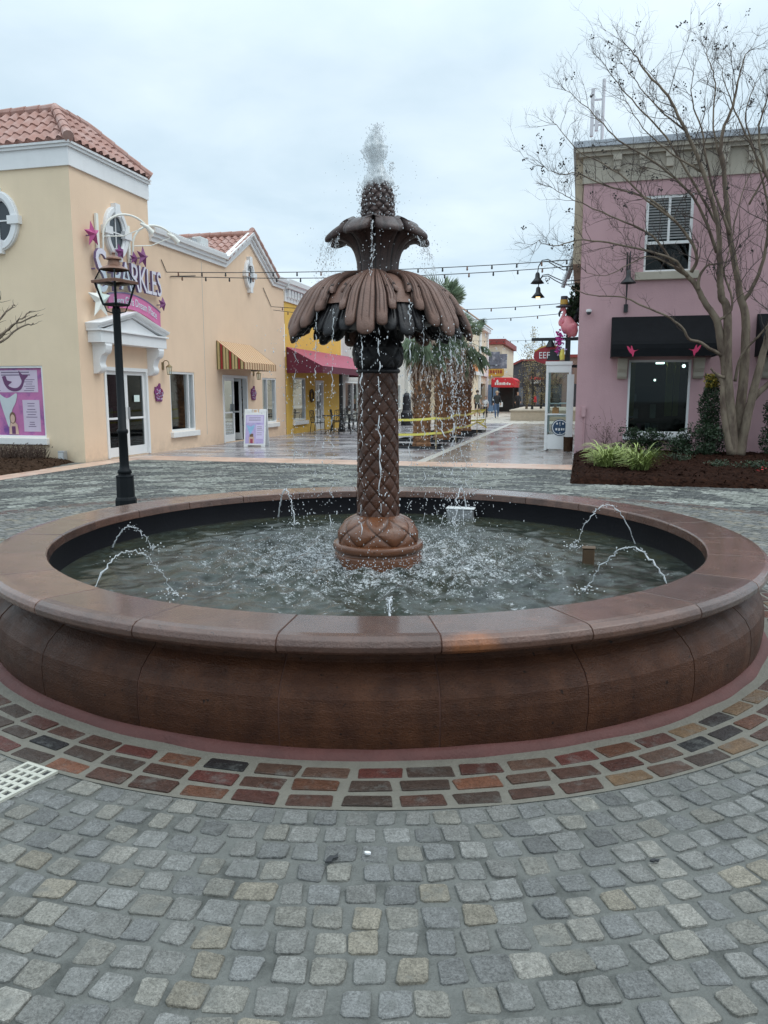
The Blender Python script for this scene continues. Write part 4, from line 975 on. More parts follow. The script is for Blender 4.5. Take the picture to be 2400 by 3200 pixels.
for (y0, sp_) in ((16.55, 1.0), (17.80, 1.0)):
    s = MB(); P = [BX(y0 + .05, 4.95, .06)] + [BX(y0 + .05 + sp_ * .45 * (1 - cos(a)), 5.25 + .55 * sin(a), .08 + .75 * (1 - cos(a)) / 2) for a in np.linspace(.0, 2.5, 16)]
    s.tube(P, .026, 8); e_ = Vector(P[-1]); s.tube([tuple(e_ + Vector((-.1, -.12, .06))), tuple(e_), tuple(e_ + Vector((.06, .12, -.12)))], [.03, .05, .075], 10)
    s.tube([BX(y0 + .1, 5.25, .07), BX(y0 + .55, 5.33, .3), tuple(e_)], .014, 6); s.build('sign_light', m_starwhite, sg)
# wall plaques and lanterns
def plaque(y, z, label):
    t_ = thing('wall_plaque', label, 'plaque', (XB, y, z), 'ornate plaques on the beige wall'); m = MB(); pts = []
    for i in range(40):
        a = 2 * pi * i / 40; r_ = .20 + .022 * sin(a * 5 + .4) + .012 * sin(a * 11) + (.05 if .35 < (a / pi) < .5 or 2.05 < a < 2.4 else 0); pts.append(BX(y + r_ * cos(a), z + r_ * 1.05 * sin(a), .01))
    m.prism(pts, (.035, 0, 0)); m.build('board', m_purple, t_); m = MB(); r = random.Random(int(y * 10))
    for i in range(80):
        a = r.uniform(0, 6.28); q = .17 * math.sqrt(r.random()); yy, zz = y + q * cos(a), z + q * sin(a); m.mbox(BX, yy - r.uniform(.01, .03), yy + r.uniform(.01, .03), zz - .01, zz + .012, .046, .058, r.randrange(2))
    m.build('relief', [m_lilacpale, m_starpink], t_)
plaque(18.86, 1.58, 'ornate purple wall plaque beside the white double door'); plaque(25.12, 1.57, 'ornate purple wall plaque under the striped awning end')
def sconce(y, z, label):
    t_ = thing('wall_lantern', label, 'wall lantern', (XB, y, z), 'brass wall lanterns on the beige shop'); m = MB()
    m.mbox(BX, y - .045, y + .045, z - .10, z + .10, 0, .025); m.tube([BX(y, z + .05, .02)] + [BX(y, z + .05 + .10 * sin(a), .02 + .09 * (1 - cos(a))) for a in np.linspace(.2, pi, 9)] , .012, 6); m.build('bracket', m_brass, t_)
    c_ = (XB + .20, y, z - .14); m = MB(); m.lathe([(.0, .20), (.03, .17), (.085, .12), (.085, .105), (.0, .105)], 12, c_); m.lathe([(.0, -.10), (.06, -.095), (.06, -.08), (.0, -.08)], 12, c_)
    for i in range(6): a = i * pi / 3; m.tube([(c_[0] + .06 * cos(a), y + .06 * sin(a), c_[2] - .09), (c_[0] + .08 * cos(a), y + .08 * sin(a), c_[2] + .11)], .006, 5)
    m.build('cage', m_brass, t_); m = MB(); m.lathe([(.052, -.085), (.072, .108)], 12, c_); m.build('lamp_glass', m_clear, t_)
sconce(19.16, 2.33, 'brass wall lantern between the white double door and the window'); sconce(25.2, 2.30, 'brass wall lantern beside the striped awning')
# striped awning
aw = thing('striped_awning', 'striped red and tan canvas awning over the open shop door', 'awning', (XB, 23.7, 2.4))
m = MB(); a, b_ = 22.42, 25.0
m.add([BX(a, 3.22, .01), BX(b_, 3.22, .01), BX(b_, 2.55, .92), BX(a, 2.55, .92)], [(0, 1, 2, 3)]); m.quad(BX(a, 2.55, .92), BX(b_, 2.55, .92), BX(b_, 2.34, .925), BX(a, 2.34, .925)); m.build('canopy', m_stripe, aw, solid=.008)
for y in (a, b_): m = MB(); m.add([BX(y, 3.22, .01), BX(y, 2.55, .92), BX(y, 2.34, .925), BX(y, 2.34, .01)], [(0, 1, 2, 3)]); m.build('end_panel', m_stripe_side, aw, solid=.008)
m = MB()
for y in (a + .03, b_ - .03): m.tube([BX(y, 2.37, .02), BX(y, 2.37, .9)], .015, 6)
m.tube([BX(a + .03, 2.36, .9), BX(b_ - .03, 2.36, .9)], .015, 6); m.build('awning_frame', m_silver, aw)
# roof unit on the cornice
ru = thing('rooftop_floodlight', 'pale floodlight unit on the roof edge left of the gable', 'floodlight', (XB - .3, 22.1, 5.9)); m = MB(); m.obj = 0
m.mbox(BX, 21.75, 22.25, 5.98, 6.22, -.35, -.05); m.build('housing', m_farwhite, ru, bevel=.03); m = MB(); m.tube([BX(22, 5.6, -.2), BX(22, 6.0, -.2)], .03, 6); m.mbox(BX, 21.3, 21.6, 5.9, 6.1, -.3, -.1); m.build('mount', m_silver, ru)
ub = thing('utility_box', 'small grey utility box at the wall foot in the brown mulch', 'utility box', (-11.6, 15.42, .1)); m = MB(); m.box(-11.69, 15.33, .05, -11.53, 15.47, .28); m.build('case', m_silver, ub, bevel=.015); m = MB(); m.box(-11.67, 15.318, .10, -11.55, 15.328, .24); m.build('cover', m_farwhite, ub)
# A-frame board
af = thing('sandwich_board', 'white sandwich board with a lilac mermaid-tail poster outside the open shop door', 'sandwich board', (-9.56, 21.9, 0))
m = MB(); ax_, ay_ = -9.56, 21.78; cs, sn = cos(.16), sin(.16)
def afp(s, z, o): return (ax_ + s * cs + o * sn, ay_ + s * sn - o * cs, z)
def tilt(sign): return lambda s, z, o: afp(s, z, sign * (.27 - .23 * z / 1.14 + o))
for sgn in (1, -1):
    mp = tilt(sgn); m = MB(); m.mbox(mp, -.33, .33, .05, 1.02, -.02, .02); m.mbox(mp, -.33, -.12, 1.02, 1.12, -.02, .02); m.mbox(mp, .12, .33, 1.02, 1.12, -.02, .02); m.mbox(mp, -.33, -.2, .0, .05, -.02, .02); m.mbox(mp, .2, .33, .0, .05, -.02, .02)
    if sgn == 1: m.mbox(mp, -.07, -.05, 1.02, 1.12, -.02, .02); m.mbox(mp, .05, .07, 1.02, 1.12, -.02, .02); m.mbox(mp, -.05, .05, 1.10, 1.12, -.02, .02)
    m.build('panel', m_frame, af, bevel=.008)
mp = tilt(1); m = MB(); m.mbox(mp, -.28, .28, .10, .95, .021, .024); po = m.build('poster', m_lilac, af)
m = MB(); m.mbox(mp, -.25, .25, .72, .92, .0245, .0265); m.mbox(mp, .04, .26, .24, .66, .0245, .0265); m.build('text_panel', m_lilacpale, po)
m = MB(); m.prism([mp(x, z, .0245) for x, z in ((-.26, .66), (-.12, .60), (.0, .67), (-.02, .56), (-.10, .42), (-.13, .36), (-.18, .45))], (mp(0, 0, .002)[0] - mp(0, 0, 0)[0], mp(0, 0, .002)[1] - mp(0, 0, 0)[1], 0)); m.build('tail_print', m_bluetail, po)
m = MB(); m.mbox(mp, -.17, -.01, .11, .30, .0245, .026, 0); m.mbox(mp, -.13, -.05, .11, .24, .0265, .0275, 2); m.mbox(mp, -.15, -.04, .30, .39, .0245, .0262, 1); m.build('portrait_print', [m_print_skin, m_print_hair, m_maroon], po)
m = MB()
for z in (.88, .83, .79, .6, .55, .5, .42, .36): m.mbox(mp, -.18 if z > .7 else .07, .18 if z > .7 else .22, z - .006, z + .006, .027, .0285)
kind(m.build('text_lines', m_inkline, po), 'stuff')

# ================================================================== YELLOW SHOP + CREAM BLOCKS
yb = thing('yellow_shop_building', 'yellow stucco shop with white bracketed cornice behind the maroon awning', 'building', (XB, 31.8, 0))
w = MB(); wall(w, BX, 28.23, 35.4, 0, 5.06, [(29.0, 30.5, .5, 2.22), (31.65, 32.7, .02, 2.15)], .14); w.quad((XB, 28.23, 5.06), (XB, 35.4, 5.06), (-17, 35.4, 5.06), (-17, 28.23, 5.06)); w.build('wall', m_yel, yb)
it = MB(); it.box(-13.2, 28.4, .01, XB - .15, 35.2, 3); it.f = [q for i, q in enumerate(it.f) if i != 5]; it.m = it.m[:5]; it.build('shop_interior', m_dark, yb)
c = MB(); trim(c, BX, [(28.22, 5.06), (35.4, 5.06)], [(0, 0), (.05, 0), (.05, .45), (.20, .48), (.22, .60), (.28, .64), (.30, .80), (0, .82)]); co = c.build('cornice', m_white, yb)
for y in np.arange(28.4, 35.3, .32): c = MB(); c.mbox(BX, y, y + .12, 5.22, 5.50, .052, .16); c.build('corbel', m_white, co)
window(yb, BX, 29.0, 30.5, .5, 2.22); double_door(yb, BX, 31.65, 32.7, 2.15)
ma = thing('maroon_awning', 'long maroon canvas awning on the yellow shop', 'awning', (XB, 32, 2.4)); a, b_ = 28.34, 36.6
m = MB(); m.quad(BX(a, 3.36, .02), BX(b_, 3.36, .02), BX(b_, 2.63, 1.46), BX(a, 2.63, 1.46)); m.build('canopy', m_maroon, ma, solid=.01)
m = MB(); m.quad(BX(a, 2.63, 1.465), BX(b_, 2.63, 1.465), BX(b_, 2.37, 1.465), BX(a, 2.37, 1.465))
for y in (a, b_): m.add([BX(y, 3.36, .02), BX(y, 2.63, 1.46), BX(y, 2.37, 1.46), BX(y, 2.37, .02)], [(0, 1, 2, 3)])
va = m.build('valance', m_maroon2, ma, solid=.01); m = MB(); r = random.Random(6); y = 33.2
while y < 36.4: ww = r.uniform(.12, .3); m.mbox(BX, y, y + ww, 2.43, 2.56, 1.467, 1.475); y += ww + .05
m.build('valance_lettering', m_white, va)
cb = thing('cream_shop_building', 'grey-cream rendered shop building standing between the yellow shop and the palms', 'building', (XB, 42, 0))
w = MB(); wall(w, BX, 35.43, 52, 0, 6.4, [(36.0, 38.9, .03, 2.2), (41, 43, .6, 2.2), (46, 48, .6, 2.2)], .14); w.quad((XB, 35.43, 4.9), (-17, 35.43, 4.9), (-17, 35.43, 6.4), (XB, 35.43, 6.4)); w.quad((XB, 35.43, 6.4), (XB, 52, 6.4), (-17, 52, 6.4), (-17, 35.43, 6.4)); w.build('wall', M('grey_cream_render', (.60, .585, .56), .85, .06, 1.4, .3, 40, streak=.2), cb)
it = MB(); it.box(-13, 35.6, .01, XB - .15, 51.8, 3); it.f = [q for i, q in enumerate(it.f) if i != 5]; it.m = it.m[:5]; it.build('shop_interior', m_dark, cb)
for q in ((36.0, 38.9, .03, 2.2), (41, 43, .6, 2.2), (46, 48, .6, 2.2)): window(cb, BX, *q, vbars=((q[0] + q[1]) / 2,), sill=False, fw=.10)
c = MB(); trim(c, BX, [(35.43, 6.1), (52, 6.1)], [(0, 0), (.06, 0), (.1, .2), (.2, .24), (.2, .36), (0, .38)]); c.build('cornice', m_cream, cb)
for y in (39.6, 44.4, 49.4):
    c = MB(); c.mbox(BX, y - .32, y + .32, 0, 5.9, 0, .22); c.mbox(BX, y - .40, y + .40, 5.9, 6.1, 0, .28); c.mbox(BX, y - .38, y + .38, 0, .35, 0, .27); c.build('pilaster', M('pale_pilaster', (.66, .65, .62), .8, .05, 2, .2, 40), cb)
od = thing('round_wall_sign', 'round orange sign with a dark rim on the cream wall beside the palms', 'sign', (XB + .2, 50.6, 4.2)); m = MB()
def disc(mb, mp, s, z, r, o0, o1, n=28, mi=0): 
    a_ = [mp(s + r * cos(2 * pi * i / n), z + r * sin(2 * pi * i / n), o0) for i in range(n)]; b2 = [mp(s + r * cos(2 * pi * i / n), z + r * sin(2 * pi * i / n), o1) for i in range(n)]
    mb.add(a_ + b2, [tuple(range(n))[::-1], tuple(range(n, 2 * n))] + [(i, (i + 1) % n, n + (i + 1) % n, n + i) for i in range(n)], mi)
OM = lambda s, z, o: (-10.2 + s, 50.6 - o, z)
disc(m, OM, -.2, 4.2, .62, 0, .10); m.box(XB, 50.62, 4.1, -10.4, 50.7, 4.2); m.build('rim', m_dark, od); m = MB(); disc(m, OM, -.2, 4.2, .50, .101, .13); m.build('face', M('orange_sign_face', (.55, .22, .04), .5, .3, 5, c2=(.10, .05, .02), v2=4), od)
# cream building with tiled roof beyond the palms
cb = thing('cream_tower_building', 'pale cream building with a small tiled roof and orange panel beyond the palms', 'building', (-8, 60, 0))
FX = lambda s, z, o: (-8 + o, s, z); FY = lambda s, z, o: (s, 52 - o, z)
w = MB(); wall(w, FX, 52, 67, 0, 6.9, [(62.6, 66.2, .05, 2.4)], .3); wall(w, FY, -11.2, -8, 0, 6.9, [], .1); w.quad((-8, 67, 0), (-12, 67, 0), (-12, 67, 6.9), (-8, 67, 6.9)); w.build('wall', m_cream2, cb)
it = MB(); it.quad((-8.3, 62.4, 0), (-8.3, 66.4, 0), (-8.3, 66.4, 2.5), (-8.3, 62.4, 2.5)); it.build('shopfront', m_dark, cb)
c = MB(); c.mbox(FX, 52, 67, 3.0, 3.25, 0, .16); c.mbox(FX, 51.9, 67.1, 6.6, 6.9, 0, .3); c.mbox(FX, 56, 56.6, 0, 6.6, 0, .15); c.mbox(FX, 61.4, 62, 0, 6.6, 0, .15); c.mbox(FX, 66.4, 67, 0, 6.6, 0, .15); c.build('trim', m_white, cb)
c = MB(); c.mbox(FX, 57.0, 61.0, 3.3, 4.7, .0, .05); c.build('orange_panel', m_orange, cb); c = MB(); c.mbox(FX, 52.6, 55.6, 3.4, 5.0, 0, .05); c.build('coral_panel', M('coral_panel', (.75, .40, .33), .7, .06, 2), cb)
g = MB(); tiles(g, (-7.6, 51.6, 6.9), (0, 1, 0), (-.8, 0, .6), (.6, 0, .8), lambda q: 0, lambda q: 15.8, 1.4, .4, .45); g.build('tile_roof', M('weathered_tile', (.34, .22, .16), .8, .25, 4), cb)
b3 = thing('sign_tower_building', 'narrow cream tower with a dark red cap carrying billboards down the street', 'building', (-7.9, 72, 0))
w = MB(); w.box(-13, 72, 0, -7.2, 84, 6.0); w.build('wall', m_cream2, b3); w = MB(); w.box(-13.2, 71.7, 6.02, -6.9, 84, 6.5); w.build('cap', m_farred, b3)
w = MB(); w.box(-8.9, 71.8, 3.85, -6.75, 71.95, 5.15); w.box(-8.85, 71.72, 4.15, -7.4, 71.79, 5.35, 0); w.build('grey_billboard', M('grey_billboard', (.14, .15, .19), .6, .7, 1.4, c2=(.36, .36, .40), v2=2.2), b3)
w = MB(); w.box(-9.1, 71.75, 3.15, -7.0, 71.9, 3.82); ob = w.build('orange_billboard', M('orange_billboard', (.60, .33, .06), .6, .15, 2), b3)
w = MB(); r = random.Random(3); x = -8.95
while x < -7.2: ww = r.uniform(.12, .2); w.box(x, 71.73, 3.42, x + ww, 71.745, 3.70); x += ww + .08
w.build('billboard_marks', M('rust_marks', (.32, .06, .03), .6, .1, 4), ob)
w = MB(); w.box(-8.4, 71.7, 0, -7.3, 71.99, 2.4); w.build('doorway', M('blue_doorway', (.10, .16, .26), .4, .2, 2), b3)
ra = thing('red_entrance_awning', 'small red barrel awning with white lettering marks over a far entrance', 'awning', (-6.3, 64.5, 2.3))
m = MB(); pr2 = [(-7.2, 2.12)] + [(-6.25 + .95 * cos(a), 2.42 + .5 * sin(a)) for a in np.linspace(pi, 0, 14)] + [(-5.3, 2.12)]
pts = [(-7.25, 2.10), (-7.25, 2.72), (-7.05, 2.88), (-5.55, 2.88), (-5.33, 2.72), (-5.33, 2.10)]
m.prism([(x, 64.0, z) for x, z in pts], (0, 5, 0)); m.build('canopy', m_redaw, ra, bevel=.05); m = MB(); r = random.Random(11); x = -6.95
while x < -5.75: ww = r.uniform(.08, .16); m.box(x, 63.97, 2.28, x + ww, 63.995, 2.28 + r.uniform(.14, .24)); x += ww + .05
m.ball((-6.75, 63.99, 2.55), .10, 1, .15, 1.2); m.build('lettering', m_white, ra)
m = MB()
for x in (-7.15, -5.43):
    for y in (64.1, 68.8): m.tube([(x, y, 0), (x, y, 2.1)], .05, 8)
m.build('posts', m_iron, ra); m = MB(); m.box(-7.1, 69.0, 0, -5.4, 69.1, 2.1); m.build('dark_shade_panel', m_dark, ra)  # added dark panel standing in for the shade below the awning
fb = thing('dark_far_building', 'dark clad building with a red sloping roof edge at the far end of the street', 'building', (-5, 92, 0))
w = MB(); w.add([(-14, 92, 0), (5, 92, 0), (5, 92, 5.3), (-6.9, 92, 5.3), (-9.2, 92, 4.2), (-14, 92, 4.2)], [(0, 1, 2, 3, 4, 5)]); w.add([(-14, 92, 4.2), (-9.2, 92, 4.2), (-9.2, 106, 4.2), (-14, 106, 4.2)], [(0, 1, 2, 3)]); w.build('wall', m_fardark, fb)
w = MB(); trim(w, lambda s, z, o: (s, 92 - o, z), [(-9.2, 4.2), (-6.9, 5.3), (5, 5.3)], [(0, 0), (.3, 0), (.3, .22), (0, .22)]); w.build('roof_edge', m_farred, fb)
w = MB(); r = random.Random(8)
for i in range(9): x = -8.6 + i * 1.15; w.box(x, 91.9, .3, x + .8, 91.95, 2.3)
for i in range(6): x = -6.6 + i * 1.4; w.box(x, 91.9, 3.0, x + .7, 91.95, 4.4)
w.build('windows', M('far_window', (.13, .14, .17), .2, .3, 1), fb)
w = MB(); w.box(-5.9, 91.7, 2.75, -4.4, 91.85, 3.15); w.build('white_sign', m_white, fb); w = MB(); w.box(-5.95, 91.6, 3.17, -4.35, 91.85, 3.5); w.build('red_sign', m_redaw, fb)
bb = thing('brick_far_building', 'plain brown building half hidden behind the planter trees', 'building', (0, 70, 0)); w = MB(); w.box(-3.0, 68, 0, 6, 90, 4.6); w.build('wall', M('brown_render', (.26, .17, .14), .85, .1, 1), bb); w = MB(); w.box(-3.15, 67.85, 4.602, 6, 90, 4.85); w.build('parapet', m_farred, bb)
w = MB()
for i in range(4): w.box(-2.7 + i * 1.5, 67.93, .2, -1.7 + i * 1.5, 67.99, 2.4)
w.build('shop_windows', M('brown_shop_window', (.05, .05, .06), .2, .3, 2), bb)
kr = thing('side_street_building', 'pale end wall of a cream shop building right of the far street', 'building', (3, 48, 0)); w = MB(); w.box(-.12, 34, 0, 8, 66, 5.2); w.build('wall', m_cream, kr); w = MB(); w.box(-.22, 33.9, 5.202, 8, 66, 5.4); w.build('parapet', m_white, kr)
#PART4
def foliage(center, rx, ry, h, n, ls, name, label, cat_, mat, mat2=None, frac=0, col=0, grp=None, z0=.08, stems=5):
    t_ = thing(name, label, cat_, (center[0], center[1], z0), grp); m = MB(); m2 = MB(); r = random.Random(int(center[0] * 97 + center[1] * 31)); 
    blobs = [(r.gauss(0, .45) * rx, r.gauss(0, .45) * ry, r.uniform(.2, .95)) for _ in range(14)]
    for i in range(n):
        if col: zz = r.random() ** .9; k = math.sqrt(r.random()) * (1.0 - .55 * zz ** 1.8) * (.8 + .3 * sin(zz * 17 + center[0]) * .5); a = r.uniform(0, 6.28); p = Vector((center[0] + rx * k * cos(a), center[1] + ry * k * sin(a), z0 + h * zz))
        else:
            b_ = r.choice(blobs); q = Vector([r.gauss(0, 1) for _ in range(3)]).normalized() * r.uniform(.5, 1) * .48; p = Vector((center[0] + b_[0] + q.x * rx, center[1] + b_[1] + q.y * ry, z0 + h * min(1.05, max(.03, b_[2] + q.z * .5))))
        d = Vector((r.gauss(0, 1), r.gauss(0, 1), r.gauss(.5, .8))).normalized(); s_ = d.cross(Vector([r.gauss(0, 1) for _ in range(3)])).normalized(); u = d.cross(s_); L = ls * r.uniform(.6, 1.3)
        tgt = m2 if (mat2 and p.z > z0 + h * (1 - frac) and r.random() < .7) else m
        tgt.add([tuple(p), tuple(p + d * L * .5 + s_ * L * .24 + u * L * .08), tuple(p + d * L), tuple(p + d * L * .5 - s_ * L * .24 + u * L * .08)], [(0, 1, 2), (0, 2, 3)])
    fo = m.build('foliage', mat, t_)
    if mat2 and m2.v: m2.build('new_growth', mat2, t_)
    st = MB()
    for _ in range(stems): a = r.uniform(0, 6.28); st.tube([(center[0], center[1], z0 - .05), (center[0] + rx * .4 * cos(a), center[1] + ry * .4 * sin(a), z0 + h * .55), (center[0] + rx * .6 * cos(a), center[1] + ry * .6 * sin(a), z0 + h * .85)], [.016, .01, .004], 5)
    st.build('stems', m_twig, t_); return t_
# ================================================================== PINK BUILDING
pb = thing('pink_building', 'two storey pink stucco building with cream bracketed cornice behind the bare tree', 'building', (4, 21.12, 0))
UW = (1.38, 2.50, 4.62, 6.46); SW = (1.14, 2.66, .56, 2.44); SW2 = (4.6, 6.1, .56, 2.44)
w = MB(); wall(w, PK, -.15, 9, 0, 6.83, [UW, SW, SW2], .14); w.quad((-.15, 21.12, 0), (-.15, 34, 0), (-.15, 34, 6.83), (-.15, 21.12, 6.83)); w.quad((-.15, 21.12, 7.7), (9, 21.12, 7.7), (9, 34, 7.7), (-.15, 34, 7.7)); w.quad((9, 21.12, 0), (9, 34, 0), (9, 34, 7.7), (9, 21.12, 7.7)); w.quad((-.15, 34, 0), (9, 34, 0), (9, 34, 7.7), (-.15, 34, 7.7)); w.build('wall', m_pink, pb)
f = MB(); f.box(-.19, 21.08, 6.83, 9, 21.12, 7.45); f.box(-.19, 21.12, 6.83, -.15, 34, 7.45); f.build('frieze', m_tan, pb)
f = MB(); f.box(-.30, 20.98, 7.452, 9, 21.12, 7.54); f.box(-.38, 20.90, 7.542, 9, 21.12, 7.64); f.box(-.30, 21.12, 7.452, -.15, 34, 7.541); f.box(-.38, 21.12, 7.543, -.15, 34, 7.64); co = f.build('cornice', m_tan, pb)
for i in range(13): f = MB(); x = .55 + i * .62; f.box(x, 20.97, 7.10, x + .17, 21.078, 7.45); f.box(x - .02, 20.94, 7.32, x + .19, 20.969, 7.45); f.build('corbel', m_tan, co)
f = MB(); f.box(-.44, 20.86, 7.642, 9, 21.4, 7.80); f.box(-.44, 21.4, 7.642, .1, 34, 7.80); f.build('metal_coping', m_metal_cap, pb, bevel=.01)
f = MB(); f.box(-.36, 21.2, 4.9, -.152, 34, 7.45); f.build('side_cladding', M('tan_block', (.42, .35, .26), .85, .12, 6, .4, 20), pb)
wn = window(pb, PK, UW[0], UW[1], 5.29, UW[3], fw=.07, vbars=(1.94,), sill=False)
b = MB()
for i in range(15): z = 5.42 + i * .066; b.add([PK(1.45, z, -.075), PK(2.43, z, -.075), PK(2.43, z + .035, -.055), PK(1.45, z + .035, -.055)], [(0, 1, 2, 3)])
b.mbox(PK, 1.44, 2.44, 5.36, 6.4, -.115, -.112); b.build('blind', m_blind, wn)
f = MB(); i0, i1 = -.12, -.03
f.mbox(PK, UW[0], UW[0] + .05, 4.62, 5.288, i0, i1); f.mbox(PK, UW[1] - .05, UW[1], 4.62, 5.288, i0, i1); f.mbox(PK, UW[0] + .05, UW[1] - .05, 4.62, 4.67, i0, i1); lo = f.build('window', m_frame, pb)
g = MB(); g.mbox(PK, UW[0] + .03, UW[1] - .03, 4.64, 5.28, -.10, -.095); g.build('pane', m_glass, lo); g = MB(); g.mbox(PK, UW[0] - .2, UW[1] + .2, 4.42, 4.618, -.02, .10); g.build('sill', m_tan, lo, bevel=.015)
it = MB(); it.box(.3, 21.3, .02, 8.8, 24.6, 3.2); it.f = [q for i, q in enumerate(it.f) if i != 2]; it.m = it.m[:5]; it.build('shop_interior', M('pink_shop_room', (.05, .06, .05), .8, .3, 2), pb)
it = MB(); it.box(.8, 21.28, 4.3, 3.2, 23, 6.7); it.f = [q for i, q in enumerate(it.f) if i != 2]; it.m = it.m[:5]; it.build('upper_room', m_dark, pb)
shelves(pb, PK, 1.2, 2.1, .8, 21); 
cu = MB()
for x0, x1, o in ((1.2, 1.34, -.4), (2.12, 2.30, -.5), (2.33, 2.46, -.55)): cu.mbox(PK, x0, x1, 1.0, 2.4, o - .04, o)
cu.build('window_drape', M('yellow_drape', (.60, .56, .09), .7, .2, 6), pb)
lp = MB(); lp.mbox(PK, 1.86, 2.06, 2.36, 2.41, -.7, -.5); lp.ball(PK(2.55, 2.3, -.6), .045); lp.ball(PK(1.9, 1.95, -1.2), .03); lp.build('shop_lamp', m_tube, pb)
window(pb, PK, *SW, fw=.055, sm=m_frame); window(pb, PK, *SW2, fw=.055, sm=m_frame)
def corbel(x):
    b = MB(); sc = [(0, 2.48), (.30, 2.48), (.30, 2.36), (.26, 2.22), (.18, 2.12), (.16, 2.02), (.10, 1.96), (0, 1.96)]; b.prism([PK(x, z, o + .001) for o, z in sc], (.24, 0, 0)); b.build('bracket', m_tan, pb, bevel=.01)
for x in (.86, 2.70, 4.3): corbel(x)
def bird(mb, mp, s, z, k, o, flip=1):
    P = [(-.20, .05), (-.10, .02), (-.04, .035), (.0, .15), (.03, .16), (.035, .06), (.10, .14), (.15, .15), (.10, .03), (.06, -.03), (.0, -.08), (-.03, -.17), (-.055, -.10), (-.07, -.02), (-.10, .005)]
    a = [mp(s + flip * x * k, z + y * k, o) for x, y in P]; b = [mp(s + flip * x * k, z + y * k, o + .008) for x, y in P]; n = len(P)
    mb.add(a + b, [tuple(range(n)), tuple(range(n, 2 * n))] + [(i, (i + 1) % n, n + (i + 1) % n, n + i) for i in range(n)])
def black_awning(a, b_, label, birds):
    t_ = thing('black_awning', label, 'awning', ((a + b_) / 2, 21.1, 2.5), 'black awnings on the pink building'); m = MB()
    P = [(.01, 3.52), (.80, 2.86), (.87, 2.78), (.89, 2.68), (.89, 2.49)]; n = len(P)
    for i in range(n - 1): m.quad(PK(a, P[i][1], P[i][0]), PK(b_, P[i][1], P[i][0]), PK(b_, P[i + 1][1], P[i + 1][0]), PK(a, P[i + 1][1], P[i + 1][0]))
    for x in (a, b_): m.add([PK(x, z, o) for o, z in P] + [PK(x, 2.49, .01)], [tuple(range(n + 1))])
    m.build('canopy', m_black, t_, solid=.01)
    for i, x in enumerate(birds):
        m = MB(); bird(m, PK, x, 2.62, .85, .893, -1 if i == 0 else 1); m.build('bird_emblem', M('pink_bird', (.62, .035, .13), .5, .1, 6) if i == 0 else bpy.data.materials['pink_bird'], t_)
black_awning(.68, 3.12, 'wide black awning with two pink birds over the pink building shop window', (1.15, 2.62)); black_awning(4.12, 6.6, 'black awning cut by the right edge of the photo', (4.7,))
def gooseneck(name, mp, s, zb, label, grp):
    t_ = thing(name, label, 'wall lamp', mp(s, zb, 0), grp); m = MB(); m.mbox(mp, s - .05, s + .05, zb - .1, zb + .1, 0, .06)
    for ds in (-.03, .03): m.tube([mp(s, zb, .05), mp(s + ds * .3, zb + .5, .10)] + [mp(s + ds, zb + 1.05 + .28 * sin(a), .10 + .26 * (1 - cos(a))) for a in np.linspace(0, pi, 12)] + [mp(s + ds, zb + .85, .62)], .013, 6)
    m.build('arm', m_iron, t_); m = MB(); c_ = mp(s, zb, .62); m.lathe([(.03, .86), (.055, .84), (.06, .70), (.10, .64), (.185, .56), (.19, .54), (.17, .545), (.08, .62), (.02, .65)], 20, (c_[0], c_[1], zb)); m.build('lamp_shade', m_iron, t_, smooth=True)
gooseneck('gooseneck_lamp', PK, 1.0, 3.74, 'black gooseneck lamp on the pink wall left of the upper window', 'gooseneck lamps')
t_ = thing('security_camera', 'white dome security camera on the pink wall near the corner', 'camera', (.09, 21.1, 3.64)); m = MB(); m.lathe([(.07, 0), (.07, -.05), (.06, -.06)], 16, (.09, 20.98, 3.72)); m.box(.05, 21.0, 3.66, .13, 21.12, 3.74); m.build('mount', m_white, t_); m = MB(); m.ball((.09, 20.98, 3.65), .062); m.build('dome', M('smoked_dome', (.05, .05, .06), .1, .1, 4), t_)
t_ = thing('conduit_box', 'small pink painted box and conduit near the foot of the pink corner', 'junction box', (.06, 21.1, 1.1)); m = MB(); m.box(0, 21.03, .98, .11, 21.118, 1.24); m.build('box', m_pink, t_, bevel=.008); m = MB(); m.tube([(.09, 21.09, 0), (.09, 21.09, .975)], .018, 8); m.build('conduit', m_pink, t_)
t_ = thing('antenna_mast', 'grey antenna mast with panel antennas on the pink building roof', 'antenna', (.28, 26.4, 7.7)); m = MB(); m.tube([(.30, 26.4, 7.7), (.30, 26.4, 11.2)], .05, 8); m.build('mast', M('pale_mast', (.55, .57, .60), .5, .05, 4), t_)
for (x, z0, z1) in ((-.02, 9.55, 10.95), (.12, 9.7, 10.3)):
    m = MB(); m.box(x - .055, 26.35, z0, x + .055, 26.45, z1); m.box(x, 26.38, z0 + .3, .27, 26.42, z0 + .36); m.box(x, 26.38, z1 - .36, .27, 26.42, z1 - .3); m.build('panel_antenna', bpy.data.materials['pale_mast'], t_, bevel=.01)

